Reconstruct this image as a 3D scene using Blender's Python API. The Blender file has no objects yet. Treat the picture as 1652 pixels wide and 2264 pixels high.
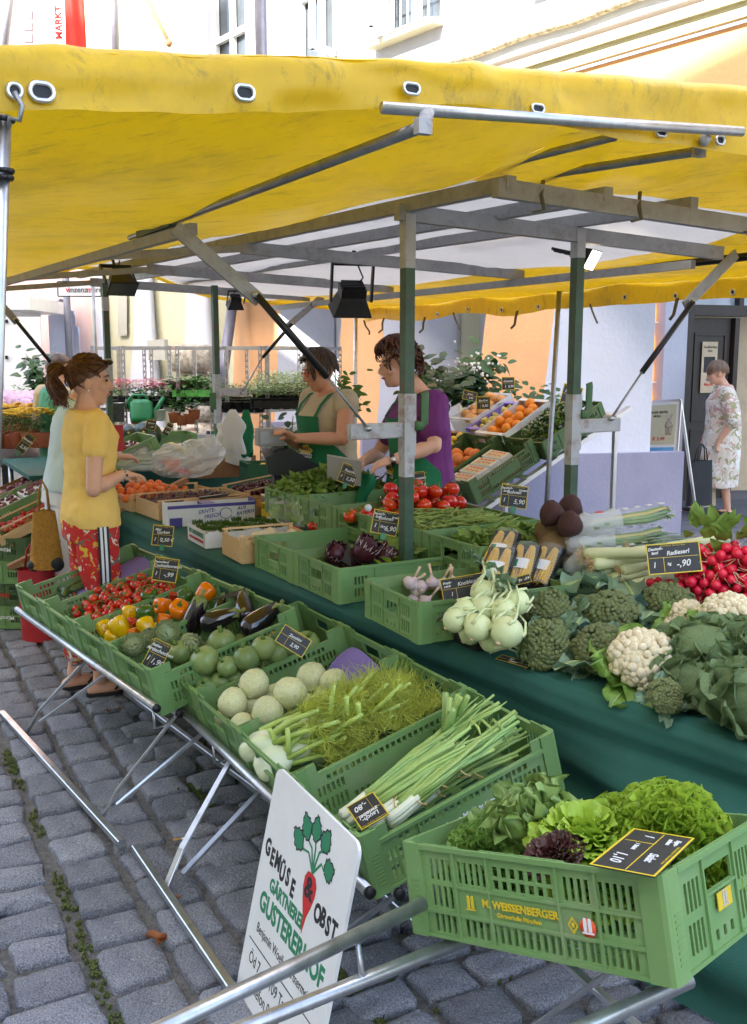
import bpy, bmesh, math, random
from math import sin, cos, pi, radians, sqrt, atan2
from mathutils import Vector, Matrix, Euler, noise
random.seed(7)
SC = bpy.context.scene
COL = SC.collection
R = radians
CAM_H, F_PX, CX, CY = 1.67, 2200.0, 826.0, 1131.5
PITCH = math.atan(345 / 2200)
cam_data = bpy.data.cameras.new('camera')
cam = bpy.data.objects.new('camera', cam_data)
COL.objects.link(cam)
cam.location = (0, 0, CAM_H)
cam.rotation_euler = (pi / 2 - PITCH, 0, 0)
cam_data.sensor_fit = 'VERTICAL'
cam_data.sensor_height = 36
cam_data.lens = 36 * F_PX / 2263
cam_data.clip_start = 0.05
cam_data.clip_end = 600
SC.camera = cam
SUN_TO = Vector((-0.475, -0.601, 0.643)).normalized()
world = bpy.data.worlds.new('World')
SC.world = world
world.use_nodes = True
wn = world.node_tree.nodes
sky_tex = wn.new('ShaderNodeTexSky')
sky_tex.sky_type = 'NISHITA'
sky_tex.sun_disc = False
sky_tex.sun_elevation = math.asin(SUN_TO.z)
sky_tex.sun_rotation = atan2(SUN_TO.x, SUN_TO.y)
sky_tex.air_density = 1.0
sky_tex.dust_density = 4.0
sky_tex.ozone_density = 0.6
world.node_tree.links.new(sky_tex.outputs[0], wn['Background'].inputs[0])
wn['Background'].inputs[1].default_value = 0.15
sun_data = bpy.data.lights.new('sun', 'SUN')
sun_data.energy = 4.0
sun_data.angle = R(0.5)
sun_data.color = (1.0, 0.95, 0.87)
sun = bpy.data.objects.new('sun', sun_data)
COL.objects.link(sun)
sun.rotation_euler = SUN_TO.to_track_quat('Z', 'Y').to_euler()
SC.view_settings.view_transform = 'Standard'
SC.view_settings.look = 'None'
SC.view_settings.exposure = 2.48
SC.view_settings.gamma = 1
SC.view_settings.use_curve_mapping = False
SC.cycles.use_denoising = True
SC.cycles.max_bounces = 7
SC.cycles.transparent_max_bounces = 12
SC.cycles.sample_clamp_indirect = 6
def ray(x, y):
    a, b = (x - CX) / F_PX, -(y - CY) / F_PX
    c, s = cos(PITCH), sin(PITCH)
    return Vector((a, c + b * s, -s + b * c))
EYE = Vector((0, 0, CAM_H))
def onz(x, y, z):
    d = ray(x, y)
    return EYE + d * ((z - CAM_H) / d.z)
def ond(x, y, dist):
    d = ray(x, y)
    return EYE + d * (dist / d.y)
def onplane(x, y, p, n):
    d = ray(x, y)
    return EYE + d * ((Vector(p) - EYE).dot(n) / d.dot(n))
AZ = R(31)
U = Vector((-sin(AZ), cos(AZ), 0))
V = Vector((cos(AZ), sin(AZ), 0))
Z = Vector((0, 0, 1))
POST = Vector((0.13, 3.9, 0))
def st(s, t, z=0):
    return POST + U * s + V * t + Z * z
def link(o, parent=None):
    COL.objects.link(o)
    if parent is not None:
        o.parent = parent
    return o
def tag(o, label=None, cat=None, group=None, kind=None):
    if label: o['label'] = label
    if cat: o['category'] = cat
    if group: o['group'] = group
    if kind: o['kind'] = kind
    return o
def empty(name, M=None, label=None, cat=None, group=None):
    o = bpy.data.objects.new(name, None)
    o.empty_display_size = 0.05
    link(o)
    if M is not None:
        o.matrix_world = M if isinstance(M, Matrix) else Matrix.Translation(Vector(M))
    return tag(o, label, cat, group)
def T(x, y=None, z=None):
    return Matrix.Translation(Vector(x) if y is None else Vector((x, y, z)))
def RX(a): return Matrix.Rotation(a, 4, 'X')
def RY(a): return Matrix.Rotation(a, 4, 'Y')
def RZ(a): return Matrix.Rotation(a, 4, 'Z')
def S(x, y=None, z=None):
    if y is None: y = z = x
    return Matrix.Diagonal((x, y, z, 1))
def basis(o, ex, ey, ez):
    m = Matrix.Identity(4)
    for i, e in enumerate((ex, ey, ez)):
        for k in range(3): m[k][i] = e[k]
    for k in range(3): m[k][3] = o[k]
    return m
def aim(o, d, up=Z):
    """matrix at o whose z axis points along d"""
    d = Vector(d).normalized()
    x = Vector(up).cross(d)
    if x.length < 1e-5: x = Vector((1, 0, 0))
    x.normalize()
    return basis(o, x, d.cross(x), d)
class MB:
    def __init__(s):
        s.v, s.f, s.m, s.sm = [], [], [], []
    def add(s, verts, faces, mi=0, smooth=False, M=None):
        b = len(s.v)
        if M is not None: verts = [M @ Vector(p) for p in verts]
        s.v.extend([tuple(p) for p in verts])
        for f in faces:
            s.f.append(tuple(b + i for i in f)); s.m.append(mi); s.sm.append(smooth)
        return s
    def box(s, lo, hi, mi=0, M=None):
        x0, y0, z0 = lo; x1, y1, z1 = hi
        return s.add([(x0,y0,z0),(x1,y0,z0),(x1,y1,z0),(x0,y1,z0),(x0,y0,z1),(x1,y0,z1),(x1,y1,z1),(x0,y1,z1)],
                     [(0,3,2,1),(4,5,6,7),(0,1,5,4),(1,2,6,5),(2,3,7,6),(3,0,4,7)], mi, False, M)
    def beam(s, p, q, w, h, mi=0, up=Z, cham=0.0):
        """box-section bar from p to q"""
        p, q = Vector(p), Vector(q)
        d = (q - p).normalized()
        x = Vector(up).cross(d)
        if x.length < 1e-5: x = Vector((1, 0, 0))
        x.normalize(); y = d.cross(x)
        if cham:
            c = cham
            pr = [(-w/2+c,-h/2),(w/2-c,-h/2),(w/2,-h/2+c),(w/2,h/2-c),(w/2-c,h/2),(-w/2+c,h/2),(-w/2,h/2-c),(-w/2,-h/2+c)]
        else:
            pr = [(-w/2,-h/2),(w/2,-h/2),(w/2,h/2),(-w/2,h/2)]
        n = len(pr)
        vs = [p + x*a + y*b for a, b in pr] + [q + x*a + y*b for a, b in pr]
        fs = [(i, (i+1) % n, n+(i+1) % n, n+i) for i in range(n)] + [tuple(range(n-1, -1, -1)), tuple(range(n, 2*n))]
        return s.add(vs, fs, mi)
    def path(s, pts, radii, n=8, mi=0, cap=True, flat=1.0, up=None, M=None):
        pts = [Vector(p) for p in pts]
        if not hasattr(radii, '__len__'): radii = [radii] * len(pts)
        vs, fs = [], []
        x = None
        for i, p in enumerate(pts):
            d = (pts[min(i+1, len(pts)-1)] - pts[max(i-1, 0)])
            d = d.normalized() if d.length > 1e-9 else Vector((0, 0, 1))
            if x is None:
                ref = Vector(up) if up is not None else (Vector((0, 0, 1)) if abs(d.z) < 0.9 else Vector((1, 0, 0)))
                x = ref.cross(d).normalized()
            else:
                x = (x - d * x.dot(d))
                x = x.normalized() if x.length > 1e-6 else Vector((1, 0, 0))
            y = d.cross(x)
            for k in range(n):
                a = 2*pi*k/n
                vs.append(p + x*(cos(a)*radii[i]) + y*(sin(a)*radii[i]*flat))
        for i in range(len(pts)-1):
            for k in range(n):
                fs.append((i*n+k, i*n+(k+1) % n, (i+1)*n+(k+1) % n, (i+1)*n+k))
        if cap:
            fs += [tuple(range(n-1, -1, -1)), tuple((len(pts)-1)*n+k for k in range(n))]
        return s.add(vs, fs, mi, n > 5, M)
    def tube(s, p, q, r0, r1=None, n=10, mi=0, cap=True, M=None):
        return s.path([p, q], [r0, r0 if r1 is None else r1], n, mi, cap, M=M)
    def lathe(s, prof, n=16, mi=0, fn=None, M=None, smooth=True):
        """prof: (r, z) list; fn(angle, i) -> radius factor"""
        vs, fs, rows = [], [], []
        for i, (r, z) in enumerate(prof):
            if r < 1e-6:
                rows.append([len(vs)]); vs.append((0, 0, z))
            else:
                row = []
                for k in range(n):
                    a = 2*pi*k/n
                    f = fn(a, i) if fn else 1.0
                    row.append(len(vs)); vs.append((r*f*cos(a), r*f*sin(a), z))
                rows.append(row)
        for a, b in zip(rows, rows[1:]):
            for k in range(n):
                k2 = (k+1) % n
                if len(a) == 1 and len(b) == 1: continue
                if len(a) == 1: fs.append((a[0], b[k2], b[k]))
                elif len(b) == 1: fs.append((a[k], a[k2], b[0]))
                else: fs.append((a[k], a[k2], b[k2], b[k]))
        return s.add(vs, fs, mi, smooth, M)
    def ball(s, c, r, nu=12, nv=8, mi=0, M=None, nz=0.0, seed=0, fq=3.0):
        rx, ry, rz = (r, r, r) if not hasattr(r, '__len__') else r
        vs, fs = [], []
        for j in range(nv+1):
            th = pi*j/nv
            for i in range(nu):
                a = 2*pi*i/nu
                d = Vector((sin(th)*cos(a), sin(th)*sin(a), -cos(th)))
                k = 1 + (nz*noise.noise(d*fq + Vector((seed, seed*1.7, 0))) if nz else 0)
                vs.append((c[0]+rx*d.x*k, c[1]+ry*d.y*k, c[2]+rz*d.z*k))
        for j in range(nv):
            for i in range(nu):
                i2 = (i+1) % nu
                if j == 0: fs.append((j*nu+i, (j+1)*nu+i2, (j+1)*nu+i))
                elif j == nv-1: fs.append((j*nu+i, j*nu+i2, (j+1)*nu+i))
                else: fs.append((j*nu+i, j*nu+i2, (j+1)*nu+i2, (j+1)*nu+i))
        return s.add(vs, fs, mi, True, M)
    def grid(s, fn, nu, nv, mi=0, smooth=True, M=None, closed_u=False):
        vs = [fn(i/nu, j/nv) for j in range(nv+1) for i in range(nu+1)]
        w = nu+1
        fs = [(j*w+i, j*w+i+1, (j+1)*w+i+1, (j+1)*w+i) for j in range(nv) for i in range(nu)]
        return s.add(vs, fs, mi, smooth, M)
    def prism(s, poly, z0, z1, mi=0, M=None, mtop=None):
        n = len(poly)
        vs = [(x, y, z0) for x, y in poly] + [(x, y, z1) for x, y in poly]
        s.add(vs, [(i, (i+1) % n, n+(i+1) % n, n+i) for i in range(n)] + [tuple(range(n-1, -1, -1))], mi, False, M)
        return s.add([(x, y, z1) for x, y in poly], [tuple(range(n))], mi if mtop is None else mtop, False, M)
    def mesh(s, name, mats):
        me = bpy.data.meshes.new(name)
        me.from_pydata(s.v, [], s.f)
        for m in (mats if isinstance(mats, (list, tuple)) else [mats]):
            me.materials.append(MAT(m) if isinstance(m, str) else m)
        me.polygons.foreach_set('material_index', s.m)
        me.polygons.foreach_set('use_smooth', s.sm)
        me.update()
        return me
    def build(s, name, mats, parent=None, M=None, angle=None):
        me = s.mesh(name, mats)
        if angle: 
            me.polygons.foreach_set('use_smooth', [True]*len(s.f))
            me.set_sharp_from_angle(angle=R(angle))
        o = bpy.data.objects.new(name, me)
        link(o, parent)
        if M is not None:
            if parent is None: o.matrix_world = M
            else: o.matrix_local = M
        return o
def obj(name, me, parent=None, M=None):
    o = bpy.data.objects.new(name, me)
    link(o, parent)
    if M is not None:
        if parent is None: o.matrix_world = M
        else: o.matrix_local = M
    return o
class Kind:
    """a repeatable thing: root mesh (or None) and child parts, all sharing mesh data"""
    def __init__(s, name, cat, root=None, parts=()):
        s.name, s.cat, s.root, s.parts = name, cat, root, list(parts)
    def put(s, M, label, group=None):
        o = bpy.data.objects.new(s.name, s.root)
        link(o); o.matrix_world = M
        tag(o, label, s.cat, group)
        for p in s.parts:
            link(bpy.data.objects.new(p[0], p[1]), o)
        return o
def text(name, body, size, parent, M, mat, ext=0.0006, bold=0.0, shear=0.0, align='CENTER', sx=1.0, space=1.0):
    cu = bpy.data.curves.new(name, 'FONT')
    cu.body = body; cu.size = size; cu.extrude = ext; cu.offset = bold; cu.shear = shear
    cu.align_x = align; cu.align_y = 'CENTER'; cu.space_character = space
    cu.resolution_u = 3
    cu.materials.append(MAT(mat))
    tmp = bpy.data.objects.new(name, cu)
    me = bpy.data.meshes.new_from_object(tmp)
    bpy.data.objects.remove(tmp); bpy.data.curves.remove(cu)
    o = bpy.data.objects.new(name, me)
    link(o, parent)
    M = M @ S(sx, 1, 1)
    if parent is None: o.matrix_world = M
    else: o.matrix_local = M
    return o
_M = {}
MDEF = {}
def defmat(name, col, rough=0.55, metal=0.0, var=0.12, scale=8.0, bump=0.0, bscale=None, col2=None, spec=0.5, rnd=0.0, hue=0.0,
           trans=0.0, sheen=0.0, coat=0.0, alpha=1.0, emit=0.0, sss=0.0, detail=5.0, contrast=1.0, stretch=None, fn=None, dirt=None, coords='Object'):
    MDEF[name] = locals().copy()
def MAT(name):
    if name in _M: return _M[name]
    d = MDEF[name]
    m = bpy.data.materials.new(name)
    m.use_nodes = True
    nt = m.node_tree; N = nt.nodes; L = nt.links
    b = N['Principled BSDF']
    b.inputs['Roughness'].default_value = d['rough']
    b.inputs['Metallic'].default_value = d['metal']
    b.inputs['Specular IOR Level'].default_value = d['spec']
    if d['coat']:
        b.inputs['Coat Weight'].default_value = d['coat']; b.inputs['Coat Roughness'].default_value = 0.12
    if d['sss']:
        b.inputs['Subsurface Weight'].default_value = d['sss']
        b.inputs['Subsurface Radius'].default_value = (0.01, 0.004, 0.002)
    if d['alpha'] < 1: b.inputs['Alpha'].default_value = d['alpha']
    tc = N.new('ShaderNodeTexCoord')
    vec = tc.outputs[d['coords']]
    if d['stretch']:
        mp = N.new('ShaderNodeMapping'); mp.inputs['Scale'].default_value = d['stretch']
        L.new(vec, mp.inputs[0]); vec = mp.outputs[0]
    nz = N.new('ShaderNodeTexNoise')
    nz.inputs['Scale'].default_value = d['scale']; nz.inputs['Detail'].default_value = d['detail']; nz.inputs['Roughness'].default_value = 0.62
    L.new(vec, nz.inputs['Vector'])
    c = d['col']; v = d['var']
    cr = N.new('ShaderNodeValToRGB')
    k = 0.5 / d['contrast']
    cr.color_ramp.elements[0].position = 0.5 - k*0.45; cr.color_ramp.elements[1].position = 0.5 + k*0.45
    if d['col2']:
        a, e = d['col'], d['col2']
    else:
        a = tuple(max(0, x*(1-v)) for x in c); e = tuple(min(1, x*(1+v)) for x in c)
    cr.color_ramp.elements[0].color = (*a, 1); cr.color_ramp.elements[1].color = (*e, 1)
    L.new(nz.outputs['Fac'], cr.inputs[0])
    out = cr.outputs[0]
    if d['dirt']:
        dc, ds, amt = d['dirt']
        n2 = N.new('ShaderNodeTexNoise'); n2.inputs['Scale'].default_value = ds; n2.inputs['Detail'].default_value = 8; n2.inputs['Roughness'].default_value = 0.7
        L.new(vec, n2.inputs['Vector'])
        r2 = N.new('ShaderNodeValToRGB'); r2.color_ramp.elements[0].position = 0.52; r2.color_ramp.elements[1].position = 0.72
        r2.color_ramp.elements[0].color = (0, 0, 0, 1); r2.color_ramp.elements[1].color = (amt, amt, amt, 1)
        L.new(n2.outputs['Fac'], r2.inputs[0])
        mx = N.new('ShaderNodeMixRGB'); mx.inputs[2].default_value = (*dc, 1)
        L.new(r2.outputs[0], mx.inputs[0]); L.new(out, mx.inputs[1]); out = mx.outputs[0]
    if d['rnd'] or d['hue']:
        oi = N.new('ShaderNodeObjectInfo')
        hs = N.new('ShaderNodeHueSaturation')
        m1 = N.new('ShaderNodeMapRange'); m1.inputs[3].default_value = 1-d['rnd']; m1.inputs[4].default_value = 1+d['rnd']
        L.new(oi.outputs['Random'], m1.inputs[0]); L.new(m1.outputs[0], hs.inputs['Value'])
        if d['hue']:
            mu = N.new('ShaderNodeMath'); mu.operation = 'MULTIPLY'; mu.inputs[1].default_value = 7.31
            fr = N.new('ShaderNodeMath'); fr.operation = 'FRACT'
            L.new(oi.outputs['Random'], mu.inputs[0]); L.new(mu.outputs[0], fr.inputs[0])
            m2 = N.new('ShaderNodeMapRange'); m2.inputs[3].default_value = 0.5-d['hue']; m2.inputs[4].default_value = 0.5+d['hue']
            L.new(fr.outputs[0], m2.inputs[0]); L.new(m2.outputs[0], hs.inputs['Hue'])
        L.new(out, hs.inputs['Color']); out = hs.outputs[0]
    if d['fn']: out = d['fn'](nt, vec, out, b) or out
    L.new(out, b.inputs['Base Color'])
    if d['emit']:
        L.new(out, b.inputs['Emission Color']); b.inputs['Emission Strength'].default_value = d['emit']
    if d['bump']:
        bp = N.new('ShaderNodeBump'); bp.inputs['Strength'].default_value = d['bump']; bp.inputs['Distance'].default_value = 0.02
        if d['bscale']:
            nb = N.new('ShaderNodeTexNoise'); nb.inputs['Scale'].default_value = d['bscale']; nb.inputs['Detail'].default_value = 6
            L.new(vec, nb.inputs['Vector']); L.new(nb.outputs['Fac'], bp.inputs['Height'])
        else: L.new(nz.outputs['Fac'], bp.inputs['Height'])
        L.new(bp.outputs[0], b.inputs['Normal'])
    if d['trans']:
        tr = N.new('ShaderNodeBsdfTranslucent'); L.new(out, tr.inputs['Color'])
        ms = N.new('ShaderNodeMixShader'); ms.inputs[0].default_value = d['trans']
        L.new(b.outputs[0], ms.inputs[1]); L.new(tr.outputs[0], ms.inputs[2])
        L.new(ms.outputs[0], N['Material Output'].inputs['Surface'])
    _M[name] = m
    return m
def srgb(r, g, b):
    f = lambda c: ((c/255+0.055)/1.055)**2.4 if c > 10 else c/255/12.92
    return (f(r), f(g), f(b))
defmat('black_rubber', (0.012, 0.012, 0.013), 0.5, var=0.2)
defmat('black_metal', (0.018, 0.018, 0.02), 0.42, metal=0.3, var=0.3, scale=20)
defmat('steel', (0.55, 0.56, 0.58), 0.34, metal=0.9, var=0.16, scale=25, dirt=((0.22, 0.21, 0.2), 14, 0.5))
defmat('steel_dark', (0.32, 0.33, 0.35), 0.42, metal=0.8, var=0.25, scale=18, dirt=((0.09, 0.07, 0.05), 9, 0.6))
defmat('aluminium', (0.72, 0.73, 0.75), 0.3, metal=0.9, var=0.08, scale=12)
defmat('white_paint', (0.78, 0.78, 0.77), 0.45, var=0.04)
defmat('card_white', (0.74, 0.73, 0.71), 0.75, var=0.05)
defmat('card_brown', srgb(150, 108, 74), 0.85, var=0.12, scale=30)
defmat('print_black', (0.015, 0.015, 0.018), 0.6)
defmat('print_green', srgb(40, 128, 88), 0.55, var=0.05)
defmat('print_red', srgb(205, 40, 38), 0.5, var=0.05)
defmat('print_white', (0.8, 0.8, 0.8), 0.6, var=0.03)
defmat('print_yellow', srgb(214, 186, 40), 0.5, var=0.08)
defmat('print_blue', srgb(70, 62, 140), 0.5, var=0.08)
defmat('chalk', (0.72, 0.72, 0.7), 0.9, var=0.1, scale=200)
def _granite(nt, vec, out, b):
    N, L = nt.nodes, nt.links
    n = N.new('ShaderNodeTexNoise'); n.inputs['Scale'].default_value = 260; n.inputs['Detail'].default_value = 3
    L.new(vec, n.inputs['Vector'])
    r = N.new('ShaderNodeValToRGB'); r.color_ramp.elements[0].position = 0.36; r.color_ramp.elements[1].position = 0.64
    r.color_ramp.elements[0].color = (0.5, 0.5, 0.5, 1); r.color_ramp.elements[1].color = (1.45, 1.45, 1.45, 1)
    L.new(n.outputs['Fac'], r.inputs[0])
    mx = N.new('ShaderNodeMixRGB'); mx.blend_type = 'MULTIPLY'; mx.inputs[0].default_value = 1
    L.new(out, mx.inputs[1]); L.new(r.outputs[0], mx.inputs[2])
    return mx.outputs[0]
defmat('granite', (0.205, 0.21, 0.235), 0.7, var=0.3, scale=7, bump=0.55, bscale=90, rnd=0.22, hue=0.012, fn=_granite, dirt=((0.15, 0.13, 0.1), 4, 0.55))
defmat('joint_sand', (0.17, 0.16, 0.145), 0.95, var=0.45, scale=45, bump=0.8, bscale=160, detail=9)
defmat('flagstone', (0.105, 0.105, 0.115), 0.75, var=0.25, scale=6, bump=0.2, bscale=50, rnd=0.18, fn=_granite)
defmat('moss', srgb(84, 92, 44), 0.9, var=0.4, scale=40)
defmat('dry_leaf', srgb(150, 92, 52), 0.8, var=0.3, scale=40)
g = MB()
def gz(x, y): return -0.026
g.grid(lambda a, b: Vector((-150 + 300*a, -80 + 280*b, -0.026)), 2, 2)
ground = tag(g.build('ground', 'joint_sand'), 'sandy grey ground under the granite setts', kind='structure')
GA = R(27.5)
GP = Vector((-sin(GA), cos(GA), 0)); GQ = Vector((cos(GA), sin(GA), 0))
rs = random.Random(3)
def sett_mesh(l, w, seed):
    r = random.Random(seed)
    pts = []
    cr = 0.11 * min(l, w)
    for sx, sy in ((1, 1), (-1, 1), (-1, -1), (1, -1)):
        j = lambda: r.uniform(-0.011, 0.011)
        c = [(sx*(l/2-cr*0.25)+j(), sy*(w/2-cr)+j()), (sx*(l/2-cr)+j(), sy*(w/2-cr*0.25)+j())]
        if sx*sy < 0: c.reverse()
        pts += c
    out = []
    for i, p in enumerate(pts):
        out.append(p)
        q = pts[(i+1) % len(pts)]
        if i % 2 == 1:
            out.append(((p[0]+q[0])/2 + r.uniform(-.006, .006), (p[1]+q[1])/2 + r.uniform(-.006, .006)))
    n = len(out)
    t = lambda k, z: [(x*k, y*k, z) for x, y in out]
    vs = [(0, 0, 0.002)] + [(x*.6, y*.6, 0.001 + r.uniform(-.004, .004)) for x, y in out] + [(x*.93, y*.93, -0.001 + r.uniform(-.004, .003)) for x, y in out] \
        + [(x*1.0, y*1.0, -0.010) for x, y in out] + [(x*1.02, y*1.02, -0.05) for x, y in out]
    fs = [(0, 1+i, 1+(i+1) % n) for i in range(n)]
    for ring in range(3):
        a, b = 1+ring*n, 1+(ring+1)*n
        fs += [(a+i, b+i, b+(i+1) % n, a+(i+1) % n) for i in range(n)]
    m = MB(); m.add(vs, fs, 0, True)
    me = m.mesh('sett', 'granite')
    return me, vs, fs
WID = [0.12, 0.14, 0.16, 0.175]; LEN = [0.14, 0.165, 0.19, 0.215, 0.25]
SETTS = {}
for wi, w in enumerate(WID):
    for li, l in enumerate(LEN):
        SETTS[(wi, li)] = [sett_mesh(l, w, 100+wi*31+li*7+k) for k in range(2)]
stones = []   # (p, q, yaw extra, variant)
def fill_rows(q0, q1, p0, p1, along_p, wsel, lsel, gap):
    if along_p:      # columns running along GP
        q = q0
        while q < q1 - 0.05:
            wi = rs.choice(wsel); w = WID[wi]
            p = p0 + rs.uniform(0, .2)
            while p < p1:
                li = rs.choice(lsel); l = LEN[li]
                stones.append((p+l/2, q+w/2, 0, wi, li)); p += l + gap*rs.uniform(.6, 1.5)
            q += w + gap*1.5
    else:
        p = p0
        while p < p1:
            wi = rs.choice(wsel); w = WID[wi]
            q = q1 - rs.uniform(0, .03)
            while q > q0:
                li = rs.choice(lsel); l = LEN[li]
                stones.append((p+w/2, q-l/2, pi/2, wi, li)); q -= l + gap*rs.uniform(.7, 1.4)
            p += w + gap
fill_rows(-2.6, 0.47, 0.6, 9.0, False, [0, 1, 2], [1, 2, 3, 4], 0.013)
fill_rows(0.495, 1.07, 0.6, 9.0, True, [3], [1, 2, 3], 0.014)
fill_rows(1.1, 3.6, 0.6, 7.0, False, [0, 1, 2], [1, 2, 3], 0.017)
cand = []
def project(P):
    q = P - EYE
    c, s = cos(PITCH), sin(PITCH)
    fw = q.y*c - q.z*s
    if fw < 0.1: return None
    return (CX + F_PX*q.x/fw, CY - F_PX*(q.y*s+q.z*c)/fw, fw)
for p, q, ya, wi, li in stones:
    P = GP*p + GQ*q
    pr_ = project(P)
    if pr_ is None: continue
    inside = -60 < pr_[0] < 1712 and 1150 < pr_[1] < 2330
    hid = (pr_[0] > 130 + (pr_[1]-1330)*1.02 and pr_[1] < 1900) or (pr_[0] > 1480 and pr_[1] > 1900)
    if not inside and not (pr_[1] > 1150 and -700 < pr_[0] < 2300): continue
    cand.append((0 if (inside and not hid) else 1, pr_[2], P, ya, wi, li))
cand.sort(key=lambda c: (c[0], c[1]))
rest = MB()
for k, (hidf, d, P, ya, wi, li) in enumerate(cand):
    me, vs, fs = SETTS[(wi, li)][k % 2]
    M = T(P.x, P.y, rs.uniform(-.006, .006)) @ RZ(pi/2+GA+ya+rs.uniform(-.045, .045)) @ RX(rs.uniform(-.035, .035)) @ RY(rs.uniform(-.035, .035))
    if k < 300 and not hidf:
        obj('sett', me, ground, M)
    else:
        rest.add(vs, fs, 0, True, M)
tag(rest.build('setts_beyond', 'granite', ground), kind='stuff')
mo = MB()
for k in range(1900):
    if rs.random() < 0.45: q = 1.085 + rs.gauss(0, .012); p = rs.uniform(2.0, 5.2)
    elif rs.random() < 0.4: q = 0.482 + rs.gauss(0, .01); p = rs.uniform(1.5, 5)
    else: q = rs.uniform(1.1, 2.0); p = rs.uniform(2, 4.6)
    P = GP*p + GQ*q
    if noise.noise(P*2.3) < 0.02: continue
    h = rs.uniform(.003, .012)
    a = rs.uniform(0, 6.28)
    for j in range(3):
        b = a + j*2.1
        mo.path([P + Z*-.03, P + Vector((cos(b)*.005, sin(b)*.005, -.02+h)), P + Vector((cos(b)*.011, sin(b)*.011, -.021+h*.9))], [.004, .0035, .0006], 4)
tag(mo.build('moss', 'moss'), 'green moss tufts growing in the joints between the setts', 'moss', kind='stuff')
pave = MB(); 
FA = R(20)
FU = Vector((-sin(FA), cos(FA), 0)); FV = Vector((cos(FA), sin(FA), 0))
pave.prism([(1.2, 7.6), (9, 5.5), (10.5, 16), (-3, 18), (-1.5, 14.4)], -0.03, -0.012)
pavement = tag(pave.build('pavement', 'joint_sand'), 'stone slab pavement in front of the arcade', kind='structure')
r2 = random.Random(8)
for i in range(16):
    off = r2.uniform(0, .5)
    for j in range(8):
        l = .86; w = .5
        P = Vector((2.2, 7.2, 0)) + FU*(i*(w+.014)) + FV*(j*(l+.014)+off-1.0)
        pp = project(P)
        if pp is None or not (1380 < pp[0] < 1800 and 1080 < pp[1] < 1400): continue
        m = MB(); m.box((-l/2, -w/2, -.03), (l/2, w/2, .0))
        m.build('paving_slab', 'flagstone', pavement, T(P.x, P.y, 0.012+r2.uniform(-.003, .003)) @ RZ(FA))
c = MB(); c.tube((0, 0, 0), (.028, 0, 0), .004, n=8, mi=0); c.tube((.028, 0, 0), (.052, 0, 0), .004, n=8, mi=1)
defmat('filter_tan', srgb(205, 150, 80), .8)
P = onz(383, 1856, 0.006)
tag(c.build('cigarette_butt', ['filter_tan', 'white_paint'], M=T(P) @ RZ(R(15))), 'cigarette butt with tan filter lying on the setts', 'cigarette butt')
for k, (x, y, s_) in enumerate(((345, 2075, .06), (358, 2082, .05), (240, 1572, .03), (262, 1568, .028), (487, 1850, .03), (395, 1983, .02), (395, 1745, .02), (430, 1632, .028))):
    P = onz(x, y, 0.008)
    lf = MB()
    lf.grid(lambda a, b: Vector(((a-.5)*s_, (b-.5)*s_*.55*(1-(2*a-1)**2)**.5, .25*s_*((2*b-1)**2)+.1*s_*sin(a*7))), 6, 4)
    tag(lf.build('dry_leaf', 'dry_leaf', M=T(P) @ RZ(k*1.3)), 'small curled brown leaf fallen on the setts', 'leaf', 'dry leaves on the setts')
defmat('plaster_white', (0.56, 0.58, 0.66), 0.9, var=0.05, scale=2.5, bump=0.25, bscale=25, dirt=((0.55, 0.53, 0.5), 1.3, 0.35))
defmat('plaster_peach', srgb(216, 164, 118), 0.9, var=0.06, scale=2.5, bump=0.2, bscale=25, dirt=(srgb(190, 150, 110), 1.5, 0.3))
defmat('plaster_cream', srgb(200, 196, 166), 0.9, var=0.05, scale=3, bump=0.2, bscale=25)
defmat('plaster_pink', srgb(206, 176, 172), 0.9, var=0.06, scale=3, bump=0.2, bscale=25)
defmat('plinth_grey', srgb(138, 138, 160), 0.9, var=0.1, scale=3, bump=0.25, bscale=30, dirt=((0.25, 0.25, 0.3), 1.5, 0.5))
defmat('shutter_grey', srgb(178, 174, 160), 0.8, var=0.05)
defmat('stone_rough', srgb(208, 198, 180), 0.95, col2=srgb(150, 138, 118), scale=18, bump=0.7, bscale=35, contrast=1.6)
defmat('zinc_pipe', srgb(120, 120, 132), 0.5, metal=0.5, var=0.15)
defmat('dark_wood', (0.032, 0.024, 0.019), 0.5, var=0.4, scale=9, stretch=(8, 8, 0.6))
defmat('glass_dark', (0.06, 0.075, 0.09), 0.06, var=0.3, scale=2, spec=0.9)
defmat('glass_pale', (0.42, 0.48, 0.56), 0.08, var=0.25, scale=2, spec=0.9)
defmat('interior_beige', srgb(196, 178, 150), 0.9)
defmat('banner_red', srgb(214, 52, 40), 0.7, trans=0.3, var=0.05)
defmat('roof_tile', srgb(150, 80, 58), 0.85, var=0.25, scale=14)
FZ = R(38)
FU_ = Vector((-sin(FZ), cos(FZ), 0)); FV_ = Vector((cos(FZ), sin(FZ), 0))
A1 = Vector((1.32, 8.84, 0)); A0 = Vector((2.82, 9.18, 0))
def fw(l, out=0.0, z=0.0):        # point on the facade line: l along it (away), out towards the stall
    return A1 + FU_*l - FV_*out + Z*z
arc = empty('arcade_building', A0, 'old town house with battered white buttresses and peach plaster arcade wall', 'building')
def loc(o):   # keep world placement under the empty
    o.matrix_parent_inverse = o.parent.matrix_world.inverted()
    return o
arc_inv = None
def part(mb, name, mats, parent, angle=None):
    o = mb.build(name, mats, parent, angle=angle)
    o.matrix_parent_inverse = parent.matrix_world.inverted()
    return o
def quadwall(mb, p, q, z0, z1, mi=0, n=(6, 6)):
    p, q = Vector(p), Vector(q)
    mb.grid(lambda a, b: p.lerp(q, a) + Z*(z0+(z1-z0)*b), n[0], n[1], mi, False)
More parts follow.
